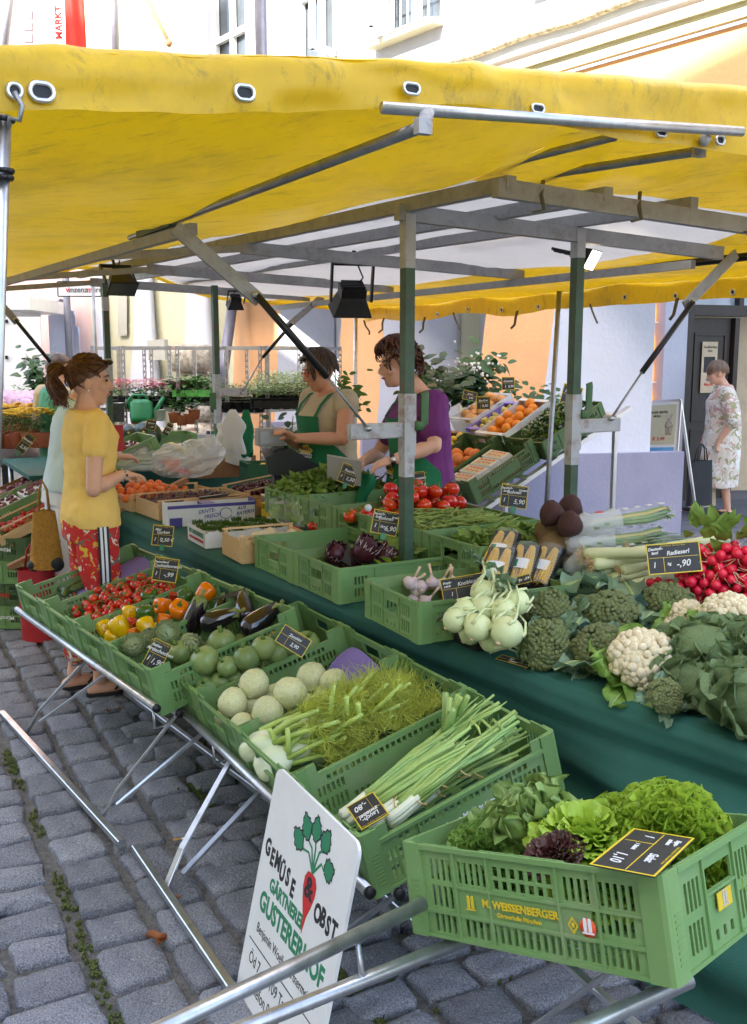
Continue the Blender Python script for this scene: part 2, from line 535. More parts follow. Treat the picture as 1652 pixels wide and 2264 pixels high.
w = MB(); quadwall(w, A0 + FV_*.05 + FU_*.6, A0 + FV_*.05 + FU_*7.4, 0, 4.0); part(w, 'rear_wall', 'plaster_white', arc)
w = MB()
p, q = fw(-7.0), fw(6.4)
w.beam(fw(-7, -.15, 3.4), fw(6.4, -.15, 3.4), .3, 1.06); part(w, 'spandrel', 'plaster_peach', arc)
w = MB()
WINS = [(-1.25, -.1), (1.15, 2.05), (2.75, 3.6), (4.6, 5.5)]
SILL, HEAD = 4.72, 6.3
edges = [-8.0] + [e for wn_ in WINS for e in wn_] + [6.4]
for i in range(0, len(edges), 2):
    a, b = edges[i], edges[i+1]
    w.beam(fw((a), -.2, 7.5), fw((b), -.2, 7.5), .4, 6.6)
for a, b in WINS:
    w.beam(fw(a, -.2, (4.2+SILL)/2), fw(b, -.2, (4.2+SILL)/2), .4, SILL-4.2)
    w.beam(fw(a, -.2, (HEAD+10.8)/2), fw(b, -.2, (HEAD+10.8)/2), .4, 10.8-HEAD)
part(w, 'upper_wall', 'plaster_white', arc)
w = MB()
for zz, hh, oo in ((4.0, .1, .06), (4.08, .07, .1)): w.beam(fw(-8, oo/2, zz), fw(6.4, oo/2, zz), oo, hh)
part(w, 'string_course', 'plaster_cream', arc)
w = MB(); w.path([fw(-8+.3*k, .035, 4.32+.01*sin(k*1.7)) for k in range(49)], .045, 8); part(w, 'roll_moulding', 'stone_rough', arc)
for wi_, (a, b) in enumerate(WINS):
    f = MB(); t = .07
    for (l0, z0, l1, z1) in ((a, SILL, b, SILL+t), (a, HEAD-t, b, HEAD), (a, SILL, a+t, HEAD), (b-t, SILL, b, HEAD), ((a+b)/2-t/2, SILL, (a+b)/2+t/2, HEAD), (a, 5.5, b, 5.5+t)):
        f.beam(fw((l0+l1)/2, -.1, z0), fw((l0+l1)/2, -.1, z1), l1-l0, .06, up=FU_ if False else FV_)
    fr = part(f, 'window', 'white_paint', arc)
    g_ = MB(); quadwall(g_, fw(a+.02, -.14), fw(b-.02, -.14), SILL+.02, HEAD-.02, n=(1, 1)); pn = g_.build('pane', 'glass_dark', fr); 
    sl = MB(); sl.beam(fw(a-.05, .06, SILL-.03), fw(b+.05, .06, SILL-.03), .16, .05); sl.build('sill', 'plaster_cream', fr)
    if wi_ in (1, 2):   # sashes swung open
        sh = MB()
        o_ = fw(b-.07 if wi_ == 1 else a+.07, -.05)
        dv = (-FV_*.8 - FU_*.4).normalized() if wi_ == 1 else (-FV_*.9-FU_*.2).normalized()
        for (x0, x1, z0, z1) in ((0, .06, SILL+.05, HEAD), (.36, .42, SILL+.05, HEAD), (0, .42, SILL+.05, SILL+.12), (0, .42, 5.5, 5.57)):
            sh.beam(o_ + dv*((x0+x1)/2) + Z*z0, o_ + dv*((x0+x1)/2) + Z*z1, x1-x0, .04, up=dv.cross(Z))
        sh.build('open_sash', 'white_paint', fr)
    if wi_ == 1:
        rl = MB()
        for k in range(10): 
            l = a + (b-a)*k/9
            rl.tube(fw(l, .14, SILL-.02), fw(l, .14, SILL+.48), .007, n=5)
        rl.tube(fw(a, .14, SILL+.48), fw(b, .14, SILL+.48), .012, n=6); rl.tube(fw(a, .14, SILL), fw(b, .14, SILL), .012, n=6)
        rl.build('railing', 'white_paint', fr)
def buttress(name, p_in, p_out, depth, batter, zt=3.0, left_in=None):
    """side face from p_in (at the wall) to p_out (street corner), front face runs on along FU_ for depth"""
    m = MB()
    d = (p_in - p_out).normalized()
    n = 8
    def edge(k):  # outer corner position at height fraction k
        z = zt*k
        return p_out + d*(batter*z + .02*sin(k*5)) + Z*z
    def inner(k): return p_in + Z*zt*k
    def back(k): return edge(k) + FU_*depth + d*0.0
    m.grid(lambda a, b: edge(b).lerp(inner(b), a), 6, n, 0)
    m.grid(lambda a, b: back(b).lerp(edge(b), a), 6, n, 1)
    m.grid(lambda a, b: (inner(b)+FU_*depth).lerp(back(b), a), 4, n, 0)
    o = part(m, name, ['plaster_white', 'plaster_peach'], arc)
    return o
buttress('buttress', A1 + (A0-A1).normalized()*1.246, A1, .85, .135)
B0, B1 = Vector((1.06, 11.4, 0)), Vector((-.06, 11.14, 0))
buttress('buttress', B0, B1, .8, .09)
C0, C1 = Vector((-.52, 13.5, 0)), Vector((-1.40, 13.3, 0))
buttress('buttress', C0, C1, 1.15, .08)
m = MB()     # grey painted plinth, a little proud of the buttress
dirA = (A0-A1).normalized(); nA = Vector((dirA.y, -dirA.x, 0))
for (pp, qq) in ((A1 - dirA*.1, A0 + dirA*.02),):
    m.prism([(pp+nA*.07).xy[:], (qq+nA*.07).xy[:], (qq-nA*.05).xy[:], (pp-nA*.05).xy[:]], 0, .80)
    m.prism([(pp+nA*.06).xy[:], (pp-nA*.05).xy[:], (pp-nA*.05+FU_*.8).xy[:], (pp+nA*.06+FU_*.8-FV_*.06).xy[:]], 0, .797)
part(m, 'plinth', 'plinth_grey', arc)
for (p_, q_, o_) in ((B1, B0, 0), (C1, C0, 0)):
    m = MB(); dd_ = (q_-p_).normalized(); nn = Vector((dd_.y, -dd_.x, 0))
    m.prism([(p_-dd_*.08+nn*.06).xy[:], (q_+nn*.06).xy[:], (q_-nn*.05).xy[:], (p_-dd_*.08-nn*.05).xy[:]], 0, .8)
    part(m, 'plinth', 'plinth_grey', arc)
m = MB()
P0 = ond(1040, 700, 11.35)
m.box((-.1, -.03, 0), (.1, .03, 1.55), 0, T(P0.x, P0.y, .9) @ RZ(R(15)))
part(m, 'pilaster', 'plaster_cream', arc)
m = MB(); P = fw(-2.85, .08, 3.72)
m.ball(P, (.05, .05, .045), 8, 6); m.tube(P + FV_*.1, P, .025, n=8); m.tube(P - Z*.03, P - Z*.09 - FV_*.03, .02, n=6)
part(m, 'wall_fitting', 'stone_rough', arc)
m = MB(); P = fw(4.15, .08)
m.tube(P + Z*4.35, P + Z*10, .055, n=10); part(m, 'downpipe', 'zinc_pipe', arc)
m = MB(); a_, b_ = ond(512, 690, 13.9), ond(492, 835, 13.7)
m.tube(a_ + (a_-b_)*.35, b_ + (b_-a_)*1.2, .072, n=12); part(m, 'leaning_downpipe', 'zinc_pipe', arc)
m = MB(); P = ond(1480, 786, 10.9)
m.box((-.13, -.13, 0), (.13, .13, 4), 0, T(P.x, P.y, 0) @ RZ(R(10)))
part(m, 'pier', 'plaster_white', arc)
m = MB(); quadwall(m, Vector((2.7, 12.2, 0)), Vector((9.0, 12.6, 0)), 0, 4.0); part(m, 'passage_wall', 'interior_beige', arc)
m = MB(); quadwall(m, Vector((3.35, 11.25, 0)), Vector((2.95, 12.2, 0)), 0, 4.0); part(m, 'passage_wall', 'plaster_white', arc)
shp = empty('bottle_shelf', (2.98, 10.95, 0), 'tall lit shop shelf filled with amber bottles behind the white pier', 'shelf')
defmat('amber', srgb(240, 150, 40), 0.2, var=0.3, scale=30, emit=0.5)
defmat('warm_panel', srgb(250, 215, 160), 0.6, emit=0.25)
m = MB(); m.box((-.18, .12, 0), (.2, .14, 2.3)); m.build('back_panel', 'warm_panel', shp)
for k in range(7):
    m = MB(); m.box((-.18, -.06, .1+k*.32), (.2, .12, .115+k*.32)); m.build('shelf_board', 'aluminium', shp)
    for j in range(4):
        m = MB(); m.lathe([(0, 0), (.032, 0), (.034, .12), (.03, .17), (.012, .2), (.012, .25), (0, .25)], 8, M=T(-.13+j*.09, .03, .116+k*.32)); m.build('bottle', 'amber', shp)
door = MB()
D0 = ond(1512, 786, 11.4); D1 = ond(1760, 786, 11.9)
dx = (D1-D0).normalized(); D0.z = 0
dn = Vector((dx.y, -dx.x, 0))
DM = basis(D0, dx, -dn, Z)
dr = empty('shop_door', DM, 'dark brown panelled shop door with glazed fanlight and poster', 'door')
f = MB(); f.box((-.06, -.02, 0), (.1, .2, 3.2)); f.box((.1, -.02, 2.12), (1.4, .2, 2.24)); f.box((.68, 0, 0), (.74, .2, 2.1)); f.box((.72, 0, 2.24), (.78, .2, 3.2)); f.build('door_frame', 'dark_wood', dr)
lf = MB(); lf.box((.11, .06, 0), (.66, .12, 2.1))
for (x0, z0, x1, z1) in ((.2, .15, .58, .8), (.2, .95, .58, 1.9)):
    lf.box((x0-.03, .045, z0-.03), (x1+.03, .06, z0)); lf.box((x0-.03, .045, z1), (x1+.03, .06, z1+.03)); lf.box((x0-.03, .045, z0), (x0, .06, z1)); lf.box((x1, .045, z0), (x1+.03, .06, z1))
lf.build('door_leaf', 'dark_wood', dr)
gl = MB(); gl.box((.1, .09, 2.24), (.72, .1, 3.1)); gl.box((.78, .09, 2.24), (1.4, .1, 3.1)); gl.build('fanlight', 'glass_pale', dr)
kn = MB(); kn.ball((.64, .03, 1.05), .02, 8, 6); kn.build('door_handle', 'steel', dr)
il = MB(); il.box((.74, .6, 0), (2.6, .62, 2.12)); il.build('inner_wall', 'interior_beige', dr)
po = MB(); po.box((.27, .036, 1.25), (.48, .043, 1.83), 0)
pst = empty('poster', DM, 'cream festival poster with dark lettering on the brown shop door', 'poster')
po.build('sheet', 'paper_cream' if False else 'interior_beige', pst)
for k, (tx, ts, tz, mt_) in enumerate((('Gauklerfest', .038, 1.77, 'print_black'), ('2010', .03, 1.725, 'print_black'), ('SEE', .05, 1.4, 'print_black'), ('Markt', .05, 1.345, 'print_red'))):
    text('lettering', tx, ts, pst, T(.375, .034, tz) @ RX(pi/2), mt_, bold=.0006)
ib = MB(); ib.box((.3, .034, 1.48), (.45, .036, 1.66)); ib.build('print_block', 'print_black', pst)
nb = MB(); nb.box((.26, .04, 1.9), (.5, .05, 2.0), 0); nb.build('name_plate', 'black_metal', pst) if False else None
cre = empty('cream_building', (-3.5, 16, 0), 'cream and white plastered house with flared buttresses and grey shutter', 'building')
W0, W1 = Vector((-2.02, 14.4, 0)), Vector((-5.1, 18.3, 0))
wd = (W1-W0).normalized(); wnrm = Vector((-wd.y, wd.x, 0));  wnrm = -wnrm if wnrm.y > 0 else wnrm
m = MB(); quadwall(m, W0-wd*.4, W1, 0, 10); part(m, 'wall', 'plaster_cream', cre)
def onwall(x, y, off=0.0): return onplane(x, y, W0 + wnrm*off, wnrm)
def flared(xs_top, xs_bot, yt, yb, off, mat):
    """white flared buttress between pixel columns; bows out towards the base"""
    m = MB()
    zt = onwall(xs_top[0], yt).z + .5
    def f(a, b):
        k = b**1.0
        xl = xs_bot[0] + (xs_top[0]-xs_bot[0])*(1-(1-k)**2); xr = xs_bot[1] + (xs_top[1]-xs_bot[1])*(1-(1-k)**2)
        P = onwall(xl + (xr-xl)*a, 786, off*(1-k*.6)*sin(pi*min(max(a, .0), 1))**.5 if 0 < a < 1 else 0.0)
        return Vector((P.x, P.y, zt*b))
    m.grid(f, 12, 10, 0, True)
    part(m, 'flared_buttress', mat, cre)
flared((305, 345), (250, 372), 650, 850, .35, 'plaster_white')
flared((415, 470), (385, 520), 650, 850, .35, 'plaster_white')
flared((215, 240), (180, 250), 650, 850, .25, 'plaster_white')
m = MB()
for (x0, x1, y0, y1) in ((261, 281, 640, 742),):
    a, b = onwall(x0, y1, .05), onwall(x1, y0, .05); c1, c2 = onwall(x0, y0, .05), onwall(x1, y1, .05)
    m.add([a, c2, b, c1], [(0, 1, 2, 3)])
part(m, 'shutter', 'shutter_grey', cre)
m = MB(); a, b = onwall(331, 795, .3), onwall(368, 750, .3)
m.beam(Vector((a.x, a.y, (a.z+b.z)/2)), Vector((b.x, b.y, (a.z+b.z)/2)), .06, b.z-a.z); part(m, 'meter_cabinet', 'shutter_grey', cre)
P = ond(428, 786, 13.3); z_ = 0
for k in range(5):      # rough stone pillar beside the wall
    h_ = (.42, .38, .3, .34, .36)[k]; w_ = (.34, .29, .26, .24, .31)[k]
    m = MB(); m.ball((0, 0, 0), (w_*1.25, w_*1.1, h_*.66), 16, 10, nz=.14, seed=k*3); vs_ = [(max(-w_, min(w_, x)), max(-w_, min(w_, y)), max(-h_/2, min(h_/2, z))) for x, y, z in m.v]; m.v = vs_
    o = part(m, 'stone_block', 'stone_rough', cre); o.matrix_world = T(P.x, P.y, z_+h_/2); z_ += h_+.004
for (x, d, y0) in ((154, 17.5, 640), (282, 15.5, -60), (70, 18, -60)):
    m = MB(); p = ond(x, 786, d); top = ond(x, y0, d)
    lean = .35 if x == 70 else 0
    if x == 154: m.tube((p.x, p.y, 0), (p.x, p.y, 4), .06, n=10)
    else: m.tube((p.x-(.25 if lean else 0), p.y, top.z-1.6), (p.x + lean*.4, p.y, top.z+.6), .06, n=10)
    part(m, 'downpipe', 'zinc_pipe', cre)
m = MB(); m.tube(ond(322, -10, 15), ond(375, 96, 14.6), .028, n=8); m.ball(ond(374, 96, 14.6), .05, 8, 6); part(m, 'flagpole', 'card_brown', cre)
pnk = empty('pink_building', (-6, 19.5, 0), 'pale pink house with round arched arcade behind the flowers', 'building')
Q0, Q1 = Vector((-5.1, 18.3, 0)), Vector((-10.5, 22, 0))
qd = (Q1-Q0).normalized()
m = MB()
qn = Vector((qd.y, -qd.x, 0)); qn = -qn if qn.y > 0 else qn
def onq(x, y, off=0.0): return onplane(x, y, Q0 + qn*off, qn)
Lq = (Q1-Q0).length
archs = [(.35, 1.25), (1.6, 2.3), (2.9, 3.7)]
nseg = 60
for k in range(nseg):
    l0, l1 = Lq*k/nseg, Lq*(k+1)/nseg
    lm_ = (l0+l1)/2; zb = 0
    for a, b in archs:
        if a < lm_ < b:
            zb = 1.9 + sqrt(max(0, 1-((lm_-(a+b)/2)/((b-a)/2))**2))*(b-a)*.9
    m.add([Q0+qd*l0+Z*zb, Q0+qd*l1+Z*zb, Q0+qd*l1+Z*11, Q0+qd*l0+Z*11], [(0, 1, 2, 3)])
part(m, 'wall', 'plaster_pink', pnk)
for a, b in archs:
    m = MB()
    def fn(s_, t_):
        ang = pi*s_
        return Q0 + qd*((a+b)/2 - cos(ang)*(b-a)/2) + Z*(1.9*(1 if 0 < s_ < 1 else 1) + sin(ang)*(b-a)*.9) - qn*(.6*t_)
    m.grid(fn, 14, 2); m.grid(lambda s_, t_: Q0+qd*a+Z*1.9*s_-qn*.6*t_, 2, 2); m.grid(lambda s_, t_: Q0+qd*b+Z*1.9*s_-qn*.6*t_, 2, 2)
    part(m, 'arch_reveal', 'plaster_white', pnk)
m = MB(); quadwall(m, Q0-qn*1.2, Q1-qn*1.2, 0, 5); part(m, 'arcade_rear_wall', 'plaster_white', pnk)
m = MB()
for y0, y1 in ((18, 40), (44, 66), (70, 92)):
    a, b = onq(50, y1, .03), onq(71, y0, .03); c1, c2 = onq(50, y0, .03), onq(71, y1, .03)
    m.add([a, c2, b, c1], [(0, 1, 2, 3)])
part(m, 'window_pane', 'glass_pale', pnk)
bn = empty('banner', ond(155, 40, 14.5), 'red cloth banner with white edge lettering hung on the house front', 'banner')
m = MB()
P0, P1 = ond(136, -60, 14.5), ond(190, 100, 14.5)
m.grid(lambda a, b: Vector((P0.x + (P1.x-P0.x)*(a + .05*sin(b*3)), P0.y + .04*sin(a*9+b*2), P1.z - .3 + (P0.z-P1.z+.3)*b)), 12, 12)
part(m, 'cloth', 'banner_red', bn)
text('lettering', 'MARKT', .13, bn, bn.matrix_world.inverted() @ T(ond(131, 50, 14.45)) @ RX(pi/2) @ RZ(pi/2), 'print_red', bold=.004)
sg = empty('hanging_sign', ond(176, 640, 13.5), 'white hanging shop sign with red and grey lettering beyond the stall', 'sign')
a, b = ond(129, 655, 13.5), ond(223, 622, 13.5); c_ = (a+b)/2
m = MB(); m.box((a.x, a.y, a.z), (b.x, a.y+.04, b.z)); part(m, 'sign_board', 'white_paint', sg)
m = MB()
for (p, q) in (((a.x, a.z), (b.x, a.z)), ((a.x, a.z), (a.x, b.z)), ((b.x, a.z), (b.x, b.z)), ((a.x, b.z), (b.x, b.z))):
    m.tube((p[0], a.y, p[1]), (q[0], a.y, q[1]), .008, n=6)
part(m, 'sign_frame', 'black_metal', sg)
defmat('print_grey', (0.12, 0.13, 0.14), .6)
text('lettering', 'v', .1, sg, sg.matrix_world.inverted() @ T(a.x+.13, a.y-.006, a.z+.085) @ RX(pi/2), 'print_red', bold=.002)
text('lettering', 'inzenz', .1, sg, sg.matrix_world.inverted() @ T(a.x+.27, a.y-.006, a.z+.085) @ RX(pi/2), 'print_grey', bold=.002)
text('lettering', 'm', .1, sg, sg.matrix_world.inverted() @ T(a.x+.425, a.y-.006, a.z+.085) @ RX(pi/2), 'print_red', bold=.002)
text('lettering', 'urr', .1, sg, sg.matrix_world.inverted() @ T(a.x+.52, a.y-.006, a.z+.085) @ RX(pi/2), 'print_grey', bold=.002)
tk = empty('lorry', ond(40, 880, 15.5), 'white box lorry with its rear door folded open behind the flowers', 'lorry')
def pxbox(mb, x0, y0, x1, y1, d, th, mi=0):
    a, b = ond(x0, y1, d), ond(x1, y0, d)
    mb.box((a.x, a.y, a.z), (b.x, a.y+th, b.z), mi)
m = MB(); pxbox(m, -200, 655, 64, 684, 16.2, 2.2); pxbox(m, -200, 684, -10, 900, 16.2, 2.2); part(m, 'body', 'white_paint', tk)
m = MB(); pxbox(m, -10, 684, 16, 900, 17.4, .05); part(m, 'load_bay', 'dark_wood', tk)
m = MB(); pxbox(m, 11, 700, 88, 876, 15.5, .06); part(m, 'rear_door', 'white_paint', tk)
for q_ in ((12, 706, 17, 714), (12, 786, 17, 794), (12, 866, 17, 874), (48, 791, 66, 794), (72, 790, 86, 794)): m = MB(); pxbox(m, *q_, 15.46, .03); part(m, 'door_fitting', 'black_metal', tk)
m = MB(); pxbox(m, 31, 868, 92, 884, 15.5, .1); part(m, 'bumper', 'zinc_pipe', tk)
for x in (-40, 60):
    m = MB(); p = ond(x, 900, 16.6); m.tube((p.x, p.y, .42), (p.x+.3, p.y, .42), .42, n=18); part(m, 'wheel', 'black_rubber', tk)
m = MB(); pxbox(m, -200, 690, -100, 860, 16.1, .05); part(m, 'side_panel', 'white_paint', tk)
hs = empty('sun_blocking_house', (-10, -10, 0), 'tall pale town house on the other side of the square', 'building')
h_ = Vector((SUN_TO.x, SUN_TO.y, 0)).normalized(); pp_ = Vector((-h_.y, h_.x, 0))  # unseen house, set square to the sun to shade stall and lower walls
if pp_.x < 0: pp_ = -pp_
HB = basis(h_*8, pp_, h_, Z)
m = MB(); m.box((-9.3, 0, 0), (9, 9, 16.4), 0, HB); m.box((-21, .1, 0), (-9.3, 9, 20.5), 0, HB); part(m, 'wall', 'plaster_cream', hs)  # second, taller block added to shade the foot of the cream building
m = MB(); m.add([HB @ Vector(p) for p in ((-9.3, -.3, 16.4), (9.2, -.3, 16.4), (9.2, 9.3, 16.4), (-9.3, 9.3, 16.4), (-9.3, 4.5, 19.5), (9.2, 4.5, 19.5))],
               [(0, 1, 5, 4), (2, 3, 4, 5), (0, 4, 3), (1, 2, 5), (0, 3, 2, 1)]); part(m, 'roof', 'roof_tile', hs)
for i in range(8):
    for j in range(5):
        m = MB(); m.box((-12.2+i*2.6, -.05, 1.2+j*3.1), (-11.1+i*2.6, -.01, 2.9+j*3.1), 0, HB); part(m, 'window', 'glass_dark', hs)
def _tarp(nt, vec, out, b):
    N, L = nt.nodes, nt.links
    def layer(scale, p0, p1, col, amt, stretch, prev, rough=.75):
        mp = N.new('ShaderNodeMapping'); mp.inputs['Scale'].default_value = stretch; mp.inputs['Rotation'].default_value = (0, 0, .5)
        L.new(vec, mp.inputs[0])
        n = N.new('ShaderNodeTexNoise'); n.inputs['Scale'].default_value = scale; n.inputs['Detail'].default_value = 9; n.inputs['Roughness'].default_value = rough
        L.new(mp.outputs[0], n.inputs['Vector'])
        r = N.new('ShaderNodeValToRGB'); r.color_ramp.elements[0].position = p0; r.color_ramp.elements[1].position = p1
        r.color_ramp.elements[0].color = (0, 0, 0, 1); r.color_ramp.elements[1].color = (amt, amt, amt, 1)
        L.new(n.outputs['Fac'], r.inputs[0])
        mx = N.new('ShaderNodeMixRGB'); mx.inputs[2].default_value = (*col, 1)
        L.new(r.outputs[0], mx.inputs[0]); L.new(prev, mx.inputs[1])
        return mx.outputs[0]
    out = layer(1.7, .47, .68, (0.2, 0.13, 0.03), .42, (1, 1, 1), out)
    out = layer(5, .55, .66, (0.14, 0.1, 0.04), .5, (1, 4, 1), out, .8); out = layer(14, .6, .64, (0.1, 0.07, 0.03), .22, (.5, 3, 1), out, .7)
    return out
defmat('tarp_yellow', srgb(232, 190, 20), 0.36, var=0.06, scale=3, trans=0.25, fn=_tarp, bump=0.12, bscale=5)
defmat('tarp_white', (0.66, 0.65, 0.63), 0.6, var=0.06, scale=3, trans=0.3)
defmat('post_green', (0.042, 0.085, 0.046), 0.5, var=0.3, scale=12, dirt=((0.11, 0.045, 0.02), 7, 0.9))
defmat('frame_grey', (0.31, 0.315, 0.33), 0.5, var=0.15, scale=10, dirt=((0.16, 0.1, 0.06), 22, 0.55))
defmat('paint_pale', (0.42, 0.42, 0.43), 0.55, var=0.12, scale=9, dirt=((0.2, 0.08, 0.03), 13, 0.9))
defmat('hook_green', srgb(58, 98, 50), 0.5, var=0.2, dirt=((0.14, 0.05, 0.02), 12, 0.8))
defmat('strap_grey', (0.12, 0.115, 0.1), 0.8, var=0.2)
SN = -1.26                      # near end of the canopy
EAVE_F, EAVE_B, SFAR = -1.73, 2.6, 4.75
stall = empty('market_stall', st(0, 0), 'market stall frame of green and grey steel under a yellow tarpaulin canopy', 'market stall')
SI = stall.matrix_world.inverted()
def sp(mb, name, mats, parent=None, angle=None):
    o = mb.build(name, mats, parent or stall, angle=angle)
    if parent is None: o.matrix_parent_inverse = SI
    return o
def ons(x, y, s): return onplane(x, y, st(s, 0), U)      # pixel on the vertical plane across the stall at s
def ont(x, y, t): return onplane(x, y, st(0, t), V)      # pixel on the vertical plane along the stall at t
def to_st(P):
    r = P - POST
    return r.dot(U), r.dot(V), P.z
EDGE = [(-330, 150, 300), (-60, 102, 262), (20, 97, 246), (150, 94, 247), (400, 112, 254), (600, 119, 250), (760, 123, 244), (900, 128, 236), (1000, 138, 231), (1060, 132, 236), (1120, 146, 258),
        (1200, 152, 278), (1300, 160, 298), (1400, 168, 318), (1500, 177, 320), (1652, 191, 345), (1800, 206, 366), (2300, 262, 420), (2900, 330, 470), (3600, 380, 510)]
ET = []
for x, yt, yb in EDGE:
    a, b = ons(x, yt, SN), ons(x, yb, SN)
    ET.append((to_st(a)[1], a.z, b.z))
def edge_z(t, k):
    for (t0, *z0), (t1, *z1) in zip(ET, ET[1:]):
        if t0 <= t <= t1:
            f = (t-t0)/(t1-t0); f = f*f*(3-2*f)*.5 + f*.5
            return z0[k] + (z1[k]-z0[k])*f
    return ET[0][1+k] if t < ET[0][0] else ET[-1][1+k]
def skin(s, t):
    lo = 2.275 - .12*min(1, max(0, -t)/.82) - .04*max(0, (-t-.82)) - .1*min(1, max(0, t-.86)/.9) - .05*max(0, t-1.7)
    lo += (.13*min(1, max(0, .9-t)/.5)-.03)*max(0, s)/4.9
    if s < 0:
        k = s/SN
        z = lo + (edge_z(t, 0) - .012 - lo)*k
        z -= .05*sin(pi*k)*(1+.5*sin(t*3.1)) 
    else:
        z = lo - .018*abs(sin(s*2.1))*(1 if not 0 < t < .86 else .5)
    z -= .03*sin(pi*min(1, max(0, (-t)/.82))) + .03*sin(pi*min(1, max(0, (t-.86)/.82)))
    z += .016*noise.noise(Vector((s*1.7, t*2.3, 0))) + .007*noise.noise(Vector((s*5+t*4, t*6-s*3, 2))) + .006*abs(noise.noise(Vector((s*2.2-t*3, t*9+s*5, 5))))
    return z
def sheet(t0, t1, s0, s1, nu, nv): 
    return lambda a, b: st(s0+(s1-s0)*a, t0+(t1-t0)*b, skin(s0+(s1-s0)*a, t0+(t1-t0)*b))
m = MB()
m.grid(sheet(EAVE_F, -.02, SN, SFAR, 0, 0), 70, 30, 0)
m.grid(sheet(-.02, .9, SN, -.42, 0, 0), 14, 14, 0)
m.grid(sheet(.9, EAVE_B, SN, -.42, 0, 0), 14, 26, 0); m.grid(sheet(1.68, EAVE_B, -.42, SFAR, 0, 0), 56, 14, 0)
sp(m, 'canopy_tarpaulin', 'tarp_yellow')
m = MB(); m.grid(sheet(-.02, 1.68, -.42, SFAR, 0, 0), 56, 24, 0); sp(m, 'roof_tarpaulin', 'tarp_white')
m = MB()
def nv_(a, b):
    t = EAVE_F + (EAVE_B-EAVE_F)*a
    zt, zb = edge_z(t, 0), edge_z(t, 1)
    w_ = .014*noise.noise(Vector((t*4, b*1.5, 3))) + .010*sin(t*5.3)*(1-b) + .008*noise.noise(Vector((t*13, b*2.5, 8)))
    if b > .85: back = .02*((b-.85)/.15)**2
    else: back = 0
    return st(SN - .012 + w_ + back, t, zb + (zt-zb)*b)
m.grid(nv_, 150, 12); vn = sp(m, 'end_valance', 'tarp_yellow')
m = MB(); m.grid(lambda a, b: st(SN+(SFAR-SN)*a, EAVE_F-.008+.008*sin(a*40), skin(SN+(SFAR-SN)*a, EAVE_F)-.13*(1-b)), 60, 4); sp(m, 'front_valance', 'tarp_white')
m = MB(); m.grid(lambda a, b: st(SN+(SFAR-SN)*a, EAVE_B+.008+.006*sin(a*50), skin(SN+(SFAR-SN)*a, EAVE_B)-(.12+.012*sin(a*31))*(1-b)), 80, 4); bv = sp(m, 'back_valance', 'tarp_yellow')
m = MB(); m.grid(lambda a, b: st(SFAR+.004, EAVE_F+(EAVE_B-EAVE_F)*a, skin(SFAR, EAVE_F+(EAVE_B-EAVE_F)*a)-.03*(1-b)), 40, 3); sp(m, 'far_valance', 'tarp_yellow')
def eyelet(M, w, h, parent):
    m = MB(); n, k = 24, 6
    vs, fs = [], []
    for i in range(n):
        a = 2*pi*i/n
        ex = (w-h)/2 if cos(a) > 0 else -(w-h)/2
        for j in range(k):
            b = 2*pi*j/k
            r = h/2*.74 + h/2*.26*cos(b)
            vs.append((ex + r*cos(a), r*sin(a), .005*sin(b)))
    for i in range(n):
        for j in range(k):
            fs.append((i*k+j, ((i+1) % n)*k+j, ((i+1) % n)*k+(j+1) % k, i*k+(j+1) % k))
    m.add(vs, fs, 0, True)
    m.add([((((w-h)/2 if cos(2*pi*i/n) > 0 else -(w-h)/2) + h*.27*cos(2*pi*i/n)), h*.27*sin(2*pi*i/n), -.001) for i in range(n)], [tuple(range(n))], 1)
    o = m.build('eyelet', ['aluminium', 'black_rubber'], parent)
    o.matrix_local = M
EB = lambda P: basis(P, V, Z, -U)
for x, y, w, h in ((33, 201, .034, .034), (93, 203, .054, .042), (541, 205, .052, .038), (910, 196, .05, .031), (1189, 240, .044, .026), (1462, 293, .044, .026), (1592, 310, .04, .03)):
    P = ons(x, y, SN - .022); eyelet(EB(P), w, h, vn)
for k in range(9):
    s = .2 + k*.42; P = st(s, EAVE_B - .004, skin(s, EAVE_B)-.085)
    eyelet(basis(P, U, Z, -V), .04, .04, bv)
for k, s in enumerate((.3, 1.0, 1.75, 2.5, 3.3, 3.7, 4.05, 4.35, 4.7)):
    m = MB(); P = st(s, EAVE_B-.03, skin(s, EAVE_B)-.1)
    m.path([P, P+Vector((.015*(-1)**k, -.02, -.05)), P+Vector((.03*(-1)**k+.01*k/4, -.03, -.1)), P+Vector((.05*(-1)**k, -.03, -.13))], [.011]*4, 6, flat=.2)
    m.build('strap', 'strap_grey', bv)
TOPZ = 2.2
def post(s, t, band, name='post'):
    P = st(s, t)
    R_ = RZ(AZ)
    o = MB(); o.box((-.021, -.021, 0), (.021, .021, TOPZ), 0, T(P) @ R_)
    o = sp(o, name, 'post_green')
    for z0, z1 in band:
        b = MB(); b.box((-.0225, -.0225, z0), (.0225, .0225, z1), 0, T(P) @ R_); sp(b, 'worn_paint_patch', 'paint_pale')
    c = MB(); c.box((-.03, -.03, 1.25), (.03, .024, 1.52), 0, T(P) @ R_); 
    return P
PC, PR_ = post(0, 0, [(1.2, 1.52), (2.0, 2.2)]), post(0, .86, [(1.2, 1.46), (2.08, 2.2)])
S1 = to_st(ond(237, 700, 7.45)); S2 = to_st(ond(478, 700, 7.35))
SL1 = 4.35
T1 = ((237-CX)/F_PX*3.9*0)  # unused helper value
def post_t(px, s):      # t such that st(s,t) projects to column px
    k = (px-CX)/F_PX
    b = POST + U*s
    return (k*b.y*cos(PITCH) - b.x) / (V.x - k*V.y*cos(PITCH))
TL1, TL2 = post_t(238, 4.2), post_t(478, 4.0)
